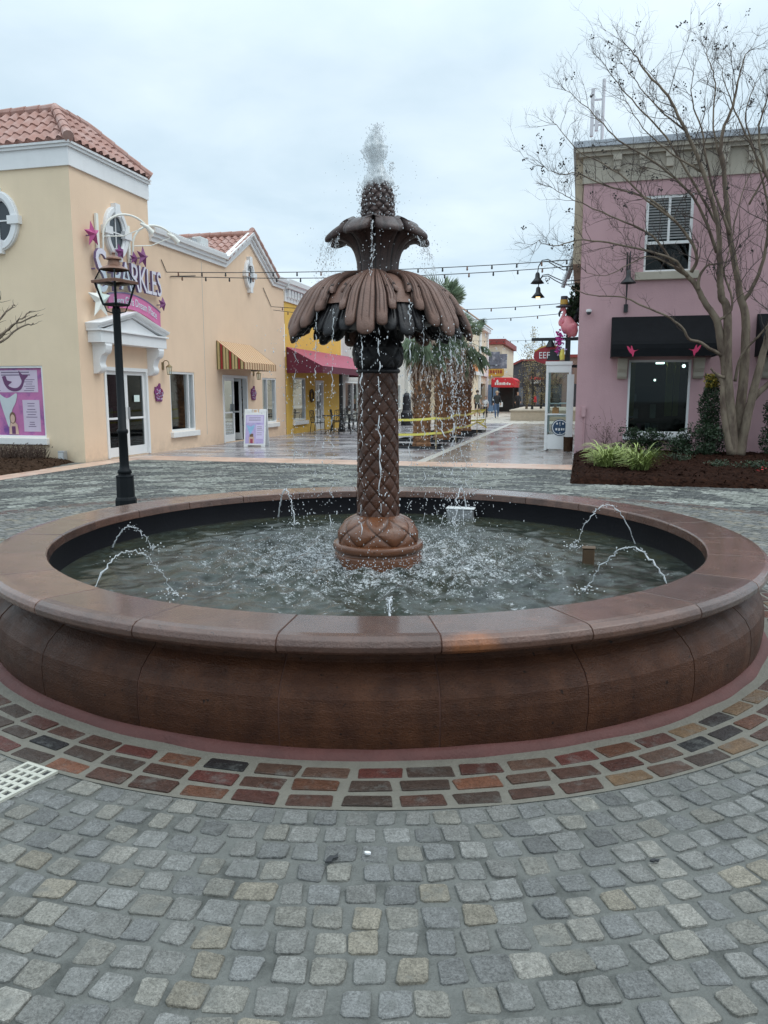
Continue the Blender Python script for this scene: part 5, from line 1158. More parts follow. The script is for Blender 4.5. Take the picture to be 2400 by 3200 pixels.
# ------------------------------------------------------------------ street side fittings at the pink corner
SD = lambda s, z, o: (-.15 - o, s, z)        # faces -X
t_ = thing('double_gooseneck_lamp', 'pair of black gooseneck lamps on the street side of the pink building, one bulb lit', 'wall lamp', (-.15, 22.3, 4.8), 'gooseneck lamps')
for k_, (y, dz, lit) in enumerate(((22.25, .02, False), (22.75, -.30, True))):
    m = MB()
    for dz2 in (0, .09): m.tube([(-.15, y, 4.92 + dz + dz2), (-.62, y, 4.90 + dz + dz2), (-.85, y, 5.02 + dz + dz2 * .8), (-1.05, y, 5.15 + dz + dz2 * .5), (-1.2, y, 5.14 + dz + dz2 * .4), (-1.29, y, 5.02 + dz), (-1.31, y, 4.85 + dz)], .014, 6)
    ar = m.build('arm', m_iron, t_); m = MB(); m.lathe([(.04, .12), (.06, .08), (.07, -.02), (.115, -.08), (.19, -.17), (.175, -.165), (.08, -.06), (0, -.04)], 18, (-1.31, y, 4.74 + dz)); m.build('lamp_shade', m_iron, t_, smooth=True)
    if lit: m = MB(); m.ball((-1.31, y, 4.58 + dz), .06); m.build('bulb', m_bulb, t_)
t_ = thing('flagpole', 'slanted grey metal pole reaching out from the pink building corner', 'pole', (-.15, 22.2, 5.5)); m = MB(); m.tube([(-.16, 22.2, 5.95), (-.62, 22.2, 4.45)], .055, 10); m.build('pole', m_silver, t_); m = MB(); m.tube([(-.16, 22.45, 5.7), (-.50, 22.45, 4.7)], .045, 8); m.build('brace', m_silver, t_)
t_ = thing('sign_bracket', 'black steel beam and post holding the flamingo and hanging sign', 'bracket', (-.15, 22.3, 3.1)); m = MB(); m.box(-1.42, 22.24, 3.04, -.16, 22.36, 3.12); m.build('beam', m_iron, t_); m = MB(); m.box(-.50, 22.26, 2.38, -.36, 22.38, 3.038); m.box(-.62, 22.25, 2.30, -.155, 22.4, 2.378); m.tube([(-.17, 22.3, 3.9), (-.45, 22.3, 3.12)], .06, 8); m.build('post', m_iron, t_)
t_ = thing('flamingo_statue', 'pink flamingo statue in a dark banded hat standing on the black beam', 'statue', (-.46, 22.2, 3.12))
m = MB(); V_ = [(-.42, 22.2, 3.38, .215), (-.50, 22.2, 3.55, .17), (-.58, 22.2, 3.55, .08), (-.64, 22.2, 3.46, .05), (-.66, 22.2, 3.54, .046), (-.60, 22.2, 3.66, .044), (-.55, 22.2, 3.78, .044), (-.56, 22.2, 3.88, .05), (-.61, 22.2, 3.88, .055), (-.655, 22.2, 3.83, .034)]
P = cat([v for v in V_], 5); 
m.tube([(-.24, 22.2, 3.14), (-.29, 22.2, 3.22), (-.35, 22.2, 3.34)] + [p[:3] for p in P], [.04, .14, .205] + [p[3] for p in P], 14); m.build('body', m_flam, t_, smooth=True)
m = MB(); m.tube([(-.65, 22.2, 3.835), (-.69, 22.2, 3.77), (-.685, 22.2, 3.70), (-.67, 22.2, 3.67)], [.034, .03, .024, .006], 8); m.build('beak', m_iron, t_, smooth=True)
m = MB(); m.lathe([(0, .30), (.09, .29), (.10, .10), (.105, .05), (.22, .02), (.22, .0), (0, .0)], 20, (-.57, 22.2, 3.93)); m.build('hat', M('dark_hat', (.06, .055, .07), .7, .2, 8), t_); m = MB(); m.lathe([(.107, .06), (.104, .19)], 20, (-.57, 22.2, 3.935)); m.build('hat_band', m_gold, t_)
for x in (-.42, -.36): m = MB(); m.tube([(x, 22.2, 3.24), (x, 22.2, 3.12)], .02, 6); m.build('leg', m_flam, t_)
t_ = foliage((-.30, 22.5), .17, .25, 1.25, 900, .16, 'wall_plant', 'dark strappy plant on the wall behind the flamingo', 'plant', m_leafdark, z0=3.2, stems=4)
t_ = thing('hanging_sign', 'dark red lens shaped hanging sign lettered EEF with gold border', 'sign', (-.98, 22.3, 2.66)); SM = lambda s, z, o: (s, 22.3 - o, z)
m = MB(); pts = [(-1.36, 2.58), (-1.33, 2.74), (-1.18, 2.84), (-.98, 2.90), (-.75, 2.88), (-.62, 2.78), (-.60, 2.6), (-.66, 2.46), (-.85, 2.40), (-1.1, 2.42), (-1.28, 2.48)]; m.prism([SM(x, z, -.03) for x, z in pts], (0, -.06, 0)); m.build('board', m_signred, t_)
m = MB(); 
for k_ in range(len(pts)):
    if k_ in (1, 2, 3, 4): m.tube([SM(*pts[k_], 0), SM(*pts[(k_ + 1) % len(pts)], 0)], .035, 6)
m.build('border', m_gold, t_); m = MB(); m.prism([SM(x, z, .031) for x, z in ((-1.0, 2.5), (-.64, 2.5), (-.64, 2.8), (-.9, 2.8))], (0, -.004, 0)); m.build('dark_field', m_iron, t_)
m = MB(); text(m, 'EEF', SM, -1.06, 2.56, .25, .037, .01, .85); m.build('lettering', m_white, t_); m = MB(); m.lathe([(.0, .22), (.05, .18), (.14, 0), (0, 0)], 14, (-.9, 22.3, 2.87)); m.build('top_lamp', m_iron, t_); m = MB(); m.tube([(-1.13, 22.3, 2.86), (-1.13, 22.3, 3.04)], .012, 6); m.tube([(-.8, 22.3, 2.88), (-.8, 22.3, 3.04)], .012, 6); m.build('hanger', m_iron, t_)
t_ = thing('hanging_garland', 'magenta and yellow cloth garland hanging below the flamingo', 'garland', (-.66, 22.0, 2.9)); m = MB(); r = random.Random(2)
def rag(mb, x, y, z, n, s, r):
    for _ in range(n):
        c_ = Vector((x + r.gauss(0, .05), y + r.gauss(0, .03), z + r.uniform(-.3, .3))); a = Vector([r.gauss(0, 1) for _ in range(3)]).normalized() * s; b_ = a.cross(Vector([r.gauss(0, 1) for _ in range(3)])).normalized() * s * .8
        mb.add([tuple(c_ - a), tuple(c_ + b_), tuple(c_ + a), tuple(c_ - b_ * .6)], [(0, 1, 2, 3)])
m = MB(); rag(m, -.67, 21.95, 3.0, 80, .055, r); m.build('magenta_cloth', m_magenta, t_); m = MB(); rag(m, -.60, 21.95, 2.85, 30, .05, r); m.build('lilac_cloth', m_lilac, t_)
m = MB(); m.tube([(-.56, 21.95, 2.78), (-.57, 21.95, 2.62), (-.56, 21.95, 2.50)], [.05, .075, .06], 10); m.build('yellow_lantern', m_yellowtape, t_)
t_ = thing('glass_display_cabinet', 'tall white framed glass cabinet with a round navy sign at the pink corner', 'display cabinet', (-.6, 22.6, 0))
x0, x1, y0, y1 = -.98, -.30, 21.95, 23.6; m = MB()
for x in (x0, x1 - .07):
    for y in (y0, y1 - .07): m.box(x, y, 0.02, x + .07, y + .07, 2.36)
m.box(x0 - .02, y0 - .02, 2.362, x1 + .02, y1 + .02, 2.46); m.box(x0 + .07, y0, 1.0, x1 - .07, y0 + .05, 1.04); m.box(x0, y0 + .07, 1.0, x0 + .05, y1 - .07, 1.04); m.box(x0 + .07, y0 + .005, 2.16, x1 - .07, y0 + .06, 2.36); m.box(x0 + .07, y0 + .004, .06, x1 - .07, y0 + .05, .46); m.box(x0 + .004, y0 + .07, .06, x0 + .05, y1 - .07, .46); m.build('frame', m_frame, t_, bevel=.006)
m = MB(); m.box(x0 + .07, y0 + .02, .46, x1 - .07, y0 + .026, 2.16); m.box(x0 + .02, y0 + .07, .46, x0 + .026, y1 - .07, 2.36); m.build('glass_panel', m_clear, t_)
m = MB(); m.box(x1 - .05, y0 + .07, .02, x1 - .03, y1 - .07, 2.36); m.build('back_panel', m_farwhite, t_)
m = MB(); m.box(x0 + .09, y0 + .3, 1.30, x1 - .1, y1 - .2, 1.33); m.box(x0 + .09, y0 + .3, .95, x1 - .1, y1 - .2, .98); m.build('shelf', m_farwhite, t_)
KM = lambda s, z, o: (s, y0 - o, z); m = MB(); disc(m, KM, -.56, .66, .23, .004, .012); so = m.build('round_sign', m_signblue, t_)
m = MB()
for i in range(40):
    a, b_ = 2 * pi * i / 40, 2 * pi * (i + 1) / 40; q = [KM(-.56 + rr * cos(w_), .66 + rr * sin(w_), .0135) for rr, w_ in ((.19, a), (.21, a), (.21, b_), (.19, b_))]; m.add(q, [(0, 1, 2, 3)])
for (x, z, ww, hh) in ((-.66, .74, .04, .05), (-.58, .75, .03, .06), (-.50, .74, .04, .05), (-.565, .70, .012, .12), (-.68, .58, .05, .06), (-.60, .57, .04, .07), (-.53, .58, .04, .06), (-.47, .58, .03, .06), (-.565, .49, .02, .03)): m.mbox(KM, x, x + ww, z, z + hh, .0125, .0145)
m.build('sign_marks', m_white, so)
bx = MB(); bx.box(-.86, 22.4, 1.331, -.60, 22.7, 1.46); bx.box(-.84, 22.4, 1.47, -.62, 22.65, 1.60); tag(bx.build('snack_box', m_wicker, None, bevel=.02), 'brown boxes stacked on the upper shelf inside the glass cabinet', 'box')
bx = MB(); bx.box(-.80, 22.4, .981, -.62, 22.6, 1.20); tag(bx.build('snack_box', m_orange, None, bevel=.02), 'orange box on the lower shelf inside the glass cabinet', 'box')
t_ = thing('trash_can', 'grey brown bin between the glass cabinet and the pink corner', 'bin', (-.30, 21.6, 0)); m = MB(); m.lathe([(.12, .02), (.13, .40), (.135, .42), (.11, .42)], 16, (-.32, 21.62, 0)); m.build('bin_body', m_mulch2, t_); m = MB(); m.box(-.40, 21.50, .425, -.22, 21.74, 2.1); m.build('upright_panel', m_farwhite, t_)

# ================================================================== CRAPE MYRTLE AT THE PINK CORNER
tr_ = thing('bare_crape_myrtle', 'bare many stemmed crape myrtle in the mulch bed before the pink building', 'tree', (3.55, 19.5, .1))
TB = MB(); TW = MB(); TP = MB(); rt = random.Random(5)
def limb(px, y0, y1, r0, r1, jit=.012, sides=9, mb=None):
    n = len(px); P = [onY(a, b, y0 + (y1 - y0) * i / (n - 1)) for i, (a, b) in enumerate(px)]
    P = [Vector(p) for p in cat([tuple(p) for p in P], 5)]; k = len(P)
    P = [p + Vector([rt.gauss(0, jit) for _ in range(3)]) * (.3 + .7 * i / k) for i, p in enumerate(P)]
    R = [r0 + (r1 - r0) * (i / (k - 1)) ** .85 for i in range(k)]
    R = [r_ * .84 for r_ in R]; (mb or TB).tube([tuple(p) for p in P], R, sides); return P, R
def sprout(p, d, L, r, lev):
    n = 5 if lev else 7; P = [p]; q = d.normalized()
    for i in range(n):
        q = (q + Vector((rt.gauss(0, .20), rt.gauss(0, .20), rt.gauss(0, .16) + .05))).normalized(); P.append(P[-1] + q * (L / n))
    TW.tube([tuple(x) for x in P], [r * (1 - .75 * i / n) for i in range(n + 1)], 4 if r < .012 else 5, cap=False)
    if lev > 0:
        for _ in range(rt.randint(3, 5)):
            i = rt.randint(1, n); a = (P[i] - P[i - 1]).normalized(); s_ = a.cross(Vector([rt.gauss(0, 1) for _ in range(3)])).normalized()
            sprout(P[i], a * .75 + s_ * rt.uniform(.5, 1.0) + Vector((0, 0, .2)), L * rt.uniform(.4, .68), r * .52, lev - 1)
    elif rt.random() < .03 and P[-1].z > 4.2:
        for _ in range(rt.randint(4, 9)): TP.ball(tuple(P[-1] + Vector([rt.gauss(0, .032) for _ in range(3)])), rt.uniform(.012, .022), n=5, m=3)
def dress(PR_, i0, every, L, lev=1, up=.35):
    P, R = PR_; k = len(P); i = int(i0 * k)
    while i < k - 1:
        a = (P[i + 1] - P[i]).normalized(); s_ = a.cross(Vector([rt.gauss(0, 1) for _ in range(3)])).normalized()
        sprout(P[i], a * .65 + s_ * .8 + Vector((0, 0, up)), L * rt.uniform(.55, 1.15), max(.0058, min(R[i] * .42, .013)), lev); i += every if rt.random() < .7 else every + 1
    a = (P[-1] - P[-2]).normalized()
    for _ in range(3): sprout(P[-1], a + Vector([rt.gauss(0, .35) for _ in range(3)]), L * .55, max(.006, R[-1] * .8), lev)
# main stems
A1 = limb([(2290, 1424), (2278, 1290), (2266, 1148), (2250, 1053), (2240, 1002), (2206, 952), (2177, 895), (2149, 863), (2110, 835)], 19.55, 19.2, .15, .05, .006)
A1b = limb([(2282, 1420), (2262, 1300), (2258, 1200), (2243, 1170)], 19.45, 19.4, .10, .055, .008)
A2 = limb([(2295, 1424), (2285, 1300), (2274, 1150), (2273, 977), (2255, 926), (2250, 879), (2249, 800), (2243, 705), (2200, 542), (2140, 407), (2086, 300), (2010, 215), (1970, 150)], 19.6, 18.6, .15, .012, .01)
A3 = limb([(2305, 1424), (2312, 1300), (2326, 1150), (2330, 1000), (2313, 926), (2305, 868), (2281, 732), (2262, 542), (2254, 434), (2290, 330), (2310, 240), (2330, 170)], 19.7, 20.0, .16, .012, .01)
A4 = limb([(2312, 1424), (2330, 1330), (2357, 1211), (2386, 1100), (2405, 1021), (2430, 900), (2440, 760), (2400, 560), (2370, 420), (2400, 300)], 19.6, 19.0, .14, .014, .01)
A5 = limb([(2316, 1330), (2350, 1250), (2420, 1180), (2500, 1060), (2540, 860), (2520, 600), (2480, 400)], 19.8, 20.3, .11, .015, .012)
A6 = limb([(2323, 940), (2348, 904), (2378, 838), (2396, 760), (2400, 640), (2360, 480), (2330, 370), (2360, 260)], 19.8, 19.3, .065, .010, .01)
A7 = limb([(2296, 1192), (2316, 1116), (2345, 1075), (2373, 1047), (2410, 1000), (2450, 900)], 19.6, 19.0, .045, .02, .01)
A8 = limb([(2250, 1080), (2245, 1010), (2270, 985), (2288, 960), (2280, 900), (2262, 850), (2280, 780), (2310, 640), (2360, 500)], 19.4, 19.0, .045, .010, .01)
A9 = limb([(2218, 1091), (2187, 1069), (2152, 1059), (2133, 1025), (2082, 987), (2000, 952), (1950, 930), (1884, 926), (1831, 918), (1790, 900)], 19.2, 18.4, .045, .010, .008)
A9b = limb([(2252, 1110), (2235, 1098), (2216, 1090)], 19.4, 19.2, .05, .045, .004)
A10 = limb([(2262, 1180), (2240, 1170), (2228, 1160), (2222, 1150)], 19.4, 19.2, .05, .018, .006)
A11 = limb([(2182, 905), (2185, 865), (2210, 830), (2240, 825)], 19.25, 19.1, .05, .02, .008)
spread = [([(2149, 863), (2097, 808), (1961, 770), (1825, 749), (1730, 768), (1680, 752)], 19.2, 18.2, .045), ([(2160, 850), (2178, 800), (2124, 705), (2021, 624), (1934, 542), (1804, 467), (1733, 380)], 19.2, 18.3, .055),
          ([(2240, 790), (2200, 680), (2151, 597), (2043, 504), (1934, 439), (1853, 353), (1771, 282)], 19.4, 18.5, .05), ([(2120, 700), (2031, 624), (1880, 575), (1804, 542), (1745, 545), (1700, 520)], 18.9, 18.2, .032), ([(2110, 835), (2040, 740), (1940, 690), (1850, 650), (1780, 620), (1730, 590)], 19.2, 18.0, .035),
          ([(2243, 705), (2160, 560), (2080, 430), (1990, 330), (1920, 250), (1880, 190)], 19.3, 18.8, .04), ([(2281, 732), (2220, 560), (2190, 400), (2160, 300), (2170, 220)], 19.8, 19.6, .045), ([(2262, 542), (2230, 400), (2235, 260), (2215, 190), (2205, 150)], 19.9, 20.3, .032),
          ([(2400, 560), (2330, 420), (2280, 300), (2250, 200)], 19.2, 18.6, .035), ([(2110, 835), (2030, 800), (1960, 830), (1890, 860), (1830, 850)], 19.1, 18.2, .025), ([(2140, 407), (2060, 340), (1990, 260), (1950, 200)], 18.9, 18.5, .025), ([(2200, 542), (2100, 480), (2010, 400), (1950, 300)], 19.0, 18.2, .03), ([(2340, 640), (2420, 480), (2440, 300)], 19.4, 19.0, .03)]
for b_ in (A2, A3, A4, A5): dress(b_, .38, 2, 1.2, 2)
for b_ in (A6, A8): dress(b_, .35, 2, 1.05, 2)
dress(A9, .3, 5, .55, 1, .5); dress(A11, .6, 4, .8, 1)
for px, y0, y1, r0 in spread: dress(limb(px, y0, y1, r0, .006, .012, 7), .12, 1, .85, 2)
TB.build('trunk', m_bark, tr_, smooth=True); TW.build('twigs', m_twig, tr_); kind(TP.build('seed_pods', m_pod, tr_), 'stuff')
# small bare tree whose branches reach in at the left edge
lt_ = thing('bare_branch_tree', 'small bare tree with thick pollarded twigs reaching in at the left edge', 'tree', (-9.95, 10.9, .05)); TB = MB(); TW = MB(); TP = MB()
tt_ = onY(-76, 1092, 10.9); TB.tube(cat([(tt_.x - .03, 10.9, 0), (tt_.x + .03, 10.92, 1.1), (tt_.x, 10.9, tt_.z + .02)], 4), [.09 - .0055 * i for i in range(9)], 9)
for px in ([(-75, 1090), (-30, 1075), (10, 1045), (60, 1000), (95, 975)], [(-70, 1090), (0, 1050), (50, 1010), (118, 988)], [(-75, 1092), (0, 1070), (55, 1030), (105, 1010)], [(-80, 1080), (-20, 1020), (20, 975), (45, 950)], [(-80, 1090), (-60, 1010), (-20, 960), (0, 930)]):
    PRL = limb(px, 10.9, 11.4, .03, .012, .012, 6); P, R = PRL
    for i in range(6, len(P), 2): sprout(P[i], (P[i] - P[i - 2]).normalized() + Vector([rt.gauss(0, .5) for _ in range(3)]), rt.uniform(.12, .3), .006, 0)
TB.build('trunk', m_bark, lt_, smooth=True); TW.build('twigs', m_twig, lt_)

# ------------------------------------------------------------------ shrubs
GB = 'low dark shrubs under the pink shop window'
foliage((1.28, 20.3), .34, .3, .62, 1500, .06, 'shrub', 'dark low shrub under the left end of the pink shop window', 'shrub', m_leafdark, grp=GB)
foliage((1.86, 20.4), .36, .3, .60, 1500, .06, 'shrub', 'dark low shrub under the middle of the pink shop window', 'shrub', m_leafdark, grp=GB)
foliage((2.42, 20.2), .38, .34, .62, 1700, .06, 'shrub', 'dark low shrub under the right end of the pink shop window', 'shrub', m_leafdark, grp=GB)
foliage((3.02, 20.1), .42, .40, 1.95, 5200, .065, 'columnar_shrub', 'tall dark shrub with yellow top just left of the tree trunk', 'shrub', m_leafdark, m_leafyel, .16, 1)
foliage((3.0, 19.6), .42, .34, .75, 1700, .06, 'shrub', 'rounded dark shrub at the foot of the tall yellow-tipped shrub', 'shrub', m_leafdark)
foliage((4.55, 20.1), .48, .42, 2.0, 4800, .07, 'columnar_shrub', 'tall dark shrub right of the tree trunk at the right edge', 'shrub', m_leafdark, M('green_tip', (.08, .12, .03), .5, .25, 8, isl=.4), .3, 1)
GL = 'small creeping plants in the mulch'
for (x, y, rx, h, lab) in ((2.05, 17.9, .30, .20, 'small dark creeping plant in the mulch below the window shrubs'), (2.75, 16.6, .30, .17, 'small creeping plant in the mulch in front of the tree'), (3.35, 16.4, .28, .2, 'small creeping plant in the mulch at the far right'), (1.55, 18.6, .25, .22, 'small dark plant in the mulch behind the grassy clumps')):
    foliage((x, y), rx, rx * .8, h, 420, .045, 'ground_plant', lab, 'plant', m_leafdark, grp=GL, stems=3)
for (x, y, lab) in ((.75, 20.75, 'thin dry twiggy plant against the pink wall near the corner'), ):
    t_ = thing('dry_plant', lab, 'plant', (x, y, .1)); TW = MB(); TP = MB(); rt = random.Random(9)
    for _ in range(12): sprout(Vector((x + rt.gauss(0, .18), y + rt.gauss(0, .08), .1)), Vector((rt.gauss(0, .35), rt.gauss(0, .2), 1)), rt.uniform(.5, .95), .006, 1)
    TW.build('stems', m_drybush, t_); TP = MB()
    for _ in range(60): TP.ball((x + rt.gauss(0, .3), y + rt.gauss(0, .1), rt.uniform(.4, 1.0)), .012, n=5, m=3)
    kind(TP.build('dry_leaves', m_drybush, t_), 'stuff')
def grass_clump(x, y, R, n, label):
    t_ = thing('striped_grass_clump', label, 'grass clump', (x, y, .06), 'green and cream grassy clumps'); m = MB(); r = random.Random(int(x * 100))
    for _ in range(n):
        a = r.uniform(0, 6.28); L = R * r.uniform(.5, 1.1); rise = r.uniform(1.3, 3.0); b_ = Vector((x + r.gauss(0, .06), y + r.gauss(0, .06), .05)); wd = r.uniform(.006, .012); P = []
        for i in range(8): t = i / 7; P.append(b_ + Vector((cos(a) * L * t ** 1.2, sin(a) * L * t ** 1.2, L * rise * (t - .72 * t * t * (1.15 if rise < 1.3 else .9)))))
        s_ = Vector((-sin(a), cos(a), 0)); v = []
        for i, p in enumerate(P): q = wd * (1 - (i / 7) ** 2.5) + .0008; v += [tuple(p + s_ * q), tuple(p - s_ * q + Vector((0, 0, .003)))]
        m.add(v, [(2 * i, 2 * i + 1, 2 * i + 3, 2 * i + 2) for i in range(7)])
    m.build('blades', m_liri, t_)
grass_clump(.52, 15.9, .50, 300, 'striped grass clump nearest the corner of the mulch bed'); grass_clump(.80, 16.9, .46, 260, 'striped grass clump at the back between the other two'); grass_clump(1.12, 15.4, .52, 300, 'striped grass clump on the right with drooping blades')
t_ = thing('dry_hedge', 'line of brown leafless low plants in the mulch below the poster window', 'hedge', (-13, 15.0, .05)); m = MB(); r = random.Random(12)
for _ in range(900):
    p = Vector((r.uniform(-14.8, -11.9), 15.1 + r.gauss(0, .16), .08)); h = r.uniform(.12, .36); m.tube([tuple(p), tuple(p + Vector((r.gauss(0, .08), r.gauss(0, .06), h)))], [.007, .003], 4, cap=False)
    if r.random() < .7: q = p + Vector((r.gauss(0, .06), r.gauss(0, .05), h * r.uniform(.5, 1))); m.add([tuple(q), tuple(q + Vector((.03, .0, .012))), tuple(q + Vector((.035, .01, .045))), tuple(q + Vector((0, .012, .03)))], [(0, 1, 2, 3)])
m.build('stems', m_drybush, t_)
t_ = thing('red_flower', 'small red flower in the mulch at the right edge', 'flower', (3.35, 15.6, .1)); m = MB(); r = random.Random(1)
rag(m, 3.33, 15.6, .22, 14, .03, r); m.v = [(a, b_, .2 + (c_ - .22) * .15) for a, b_, c_ in m.v]; m.build('petals', m_redaw, t_); m = MB(); m.tube([(3.33, 15.6, .06), (3.33, 15.6, .22)], .006, 5); m.build('stem', m_leafdark, t_)
#PART5
# ================================================================== LAMP POST
LX, LYY = -6.22, 9.57
t_ = thing('lamp_post', 'dark green lamp post with a copper lantern between the fountain and the beige shop', 'street lamp', (LX, LYY, 0)); c_ = (LX, LYY, 0)
m = MB(); m.lathe([(0, 0), (.150, 0), (.150, .10), (.138, .135), (.128, .14), (.122, .42), (.128, .43), (.128, .445), (.09, .455), (.085, .50), (.0, .50)], 8, c_); m.build('base', m_lampgreen, t_, bevel=.006)
m = MB(); m.lathe([(.0, .48), (.098, .48), (.092, .52), (.070, .54), (.064, .60), (.060, 1.03), (.072, 1.04), (.076, 1.065), (.072, 1.09), (.056, 1.10), (.050, 2.66), (.058, 2.68), (.058, 2.72), (.045, 2.76), (.0, 2.76)], 20, c_); m.build('post', m_lampgreen, t_, smooth=True)
nL = 4
def hexp(r, z, a): return (LX + r * cos(a), LYY + r * sin(a), z)
m = MB()
for i in range(nL):
    a = i * pi / 2 - 1.0; m.tube([hexp(.165, 2.79, a), hexp(.262, 3.085, a)], .016, 6); m.tube([hexp(.165, 2.79, a), hexp(.165, 2.79, a + pi / 2)], .017, 6); m.tube([hexp(.05, 2.68, a), hexp(.12, 2.70, a), hexp(.155, 2.79, a)], .008, 5)
    m.tube([hexp(.255, 3.11, a), hexp(.18, 3.25, a)], .009, 5)
m.lathe([(.0, 2.785), (.16, 2.785), (.16, 2.795), (0, 2.795)], 4, c_, a0=-1.0, a1=-1.0 + 2 * pi); m.build('lantern_frame', m_lampgreen, t_)
m = MB(); m.lathe([(.24, 3.075), (.302, 3.066), (.308, 3.10), (.24, 3.118)], 4, c_, a0=-1.0, a1=-1.0 + 2 * pi); m.lathe([(.175, 3.245), (.195, 3.25), (.16, 3.275), (.085, 3.31), (.07, 3.375), (.105, 3.385), (.098, 3.405), (.05, 3.43), (.022, 3.44), (.02, 3.455), (.026, 3.47), (.0, 3.49)], 18, c_); m.build('copper_cap', m_copper, t_)
m = MB(); m.lathe([(.158, 2.797), (.254, 3.08)], 4, c_, a0=-1.0, a1=-1.0 + 2 * pi); m.lathe([(.248, 3.115), (.176, 3.245)], 4, c_, a0=-1.0, a1=-1.0 + 2 * pi); m.build('lantern_glass', m_clear, t_)
t_ = thing('bollard', 'dark bollard half hidden behind the fountain column', 'bollard', (-5.03, 17.37, 0)); m = MB(); m.lathe([(0, 0), (.06, 0), (.055, .05), (.045, .07), (.045, .85), (.06, .87), (.05, .95), (0, .97)], 14, (-5.03, 17.37, 0)); m.build('shaft', m_iron, t_)

# ================================================================== PALMS, TREE PITS, TAPE
def palm(x, y, h, seed, label):
    t_ = thing('fan_palm', label, 'palm tree', (x, y, 0), 'fan palms in the street'); r = random.Random(seed); m = MB(); n = 22; kz = 60; vs = []
    for i in range(kz + 1):
        z = h * i / kz; ra = .215 + .05 * math.exp(-z / .25) + (.02 if z < 1.2 else .05 * min(1, (z - 1.2)))
        for j in range(n):
            a = 2 * pi * j / n; boot = .03 * abs(sin(a * 5 + (i // 3) * 1.9)) * ((i % 3) / 2.0); q = ra * (1 + .10 * mnoise.noise((cos(a) * 2, sin(a) * 2, z * 3 + seed))) + boot
            vs.append((x + q * cos(a), y + q * sin(a), z))
    m.add(vs, [(i * n + j, i * n + (j + 1) % n, (i + 1) * n + (j + 1) % n, (i + 1) * n + j) for i in range(kz) for j in range(n)])
    bo = MB()
    for _ in range(620):                                   # old leaf boots
        z = r.uniform(.1, h); a = r.uniform(0, 6.28); q = .215; b_ = Vector((x + q * cos(a), y + q * sin(a), z)); o_ = Vector((cos(a), sin(a), 0)); s_ = Vector((-sin(a), cos(a), r.gauss(0, .2))); w_ = r.uniform(.02, .05); k = min(1.0, .25 + .5 * z); L = r.uniform(.12, .30)
        (bo if z > 1.1 else m).add([tuple(b_ - s_ * w_), tuple(b_ + s_ * w_), tuple(b_ + o_ * L * .55 * k + s_ * w_ * .45 + Vector((0, 0, L * .8))), tuple(b_ + o_ * L * .55 * k - s_ * w_ * .45 + Vector((0, 0, L * .8)))], [(0, 1, 2, 3)])
    bo.build('leaf_boots', M('leaf_boot', (.25, .17, .125), .85, .35, 12, isl=.4) if seed == 1 else bpy.data.materials['leaf_boot'], t_)
    m.build('trunk', m_palmtrunk, t_)
    m = MB()                                               # hanging dry fronds
    for _ in range(480):
        z = 2.15 + (h + .25 - 2.15) * r.random() ** .7; a = r.uniform(0, 6.28); q = .24 + .20 * min(1, max(0, (z - 1.3) / 1.2)) * r.random(); b_ = Vector((x + q * cos(a), y + q * sin(a), z)); L = r.uniform(.25, .55); d = Vector((cos(a) * r.uniform(.05, .5), sin(a) * r.uniform(.05, .5), -1)).normalized(); s_ = Vector((-sin(a), cos(a), r.gauss(0, .3))).normalized(); w_ = r.uniform(.008, .03)
        m.add([tuple(b_ - s_ * w_ * .4), tuple(b_ + s_ * w_ * .4), tuple(b_ + d * L * .6 + s_ * w_), tuple(b_ + d * L + s_ * r.gauss(0, .05)), tuple(b_ + d * L * .6 - s_ * w_)], [(0, 1, 2, 3, 4)])
    m.build('dry_fronds', m_skirt, t_)
    m = MB(); top = Vector((x, y, h + .25))
    for k_ in range(26):
        a = r.uniform(0, 6.28); el = r.choice([r.uniform(.6, 1.45), r.uniform(.6, 1.45), r.uniform(-.9, .3), r.uniform(-1.3, -.4)]); d = Vector((cos(a) * cos(el), sin(a) * cos(el), sin(el))); Lp = r.uniform(.45, .75); droop = Vector((0, 0, -.12)); hub = top + d * Lp + droop * (1 if el < .3 else 0)
        m.tube([tuple(top), tuple(top + d * Lp * .5), tuple(hub)], [.016, .012, .008], 4, cap=False)
        s_ = d.cross(Vector((0, 0, 1))); s_ = s_.normalized() if s_.length > .1 else Vector((1, 0, 0)); u = s_.cross(d); Lf = r.uniform(.55, .80) * (1 if el > .5 else .8)
        for q in range(22):
            w_ = (q - 10.5) / 10.5 * 1.75; e_ = (d * cos(w_) + s_ * sin(w_)).normalized(); tip = hub + e_ * Lf * (1 - .15 * abs(w_) / 1.75) + Vector((0, 0, -.22 - .12 * (el < .3))) * r.uniform(.6, 1.2) * (.35 if el > .5 else 1); mid = hub + e_ * Lf * .55 + u * .03; pw = e_.cross(u).normalized() * .012
            m.add([tuple(hub), tuple(mid + pw), tuple(tip), tuple(mid - pw)], [(0, 1, 2), (0, 2, 3)])
    m.build('green_fronds', m_palmleaf, t_)
palm(-4.60, 22.6, 3.25, 1, 'fan palm nearest the fountain, foremost of the four'); palm(-4.58, 25.9, 4.05, 2, 'second fan palm from the fountain with the tallest green fan'); palm(-4.74, 29.4, 3.3, 3, 'third fan palm from the fountain, right of the falling water'); palm(-4.72, 32.2, 3.4, 4, 'rearmost fan palm beside the street')
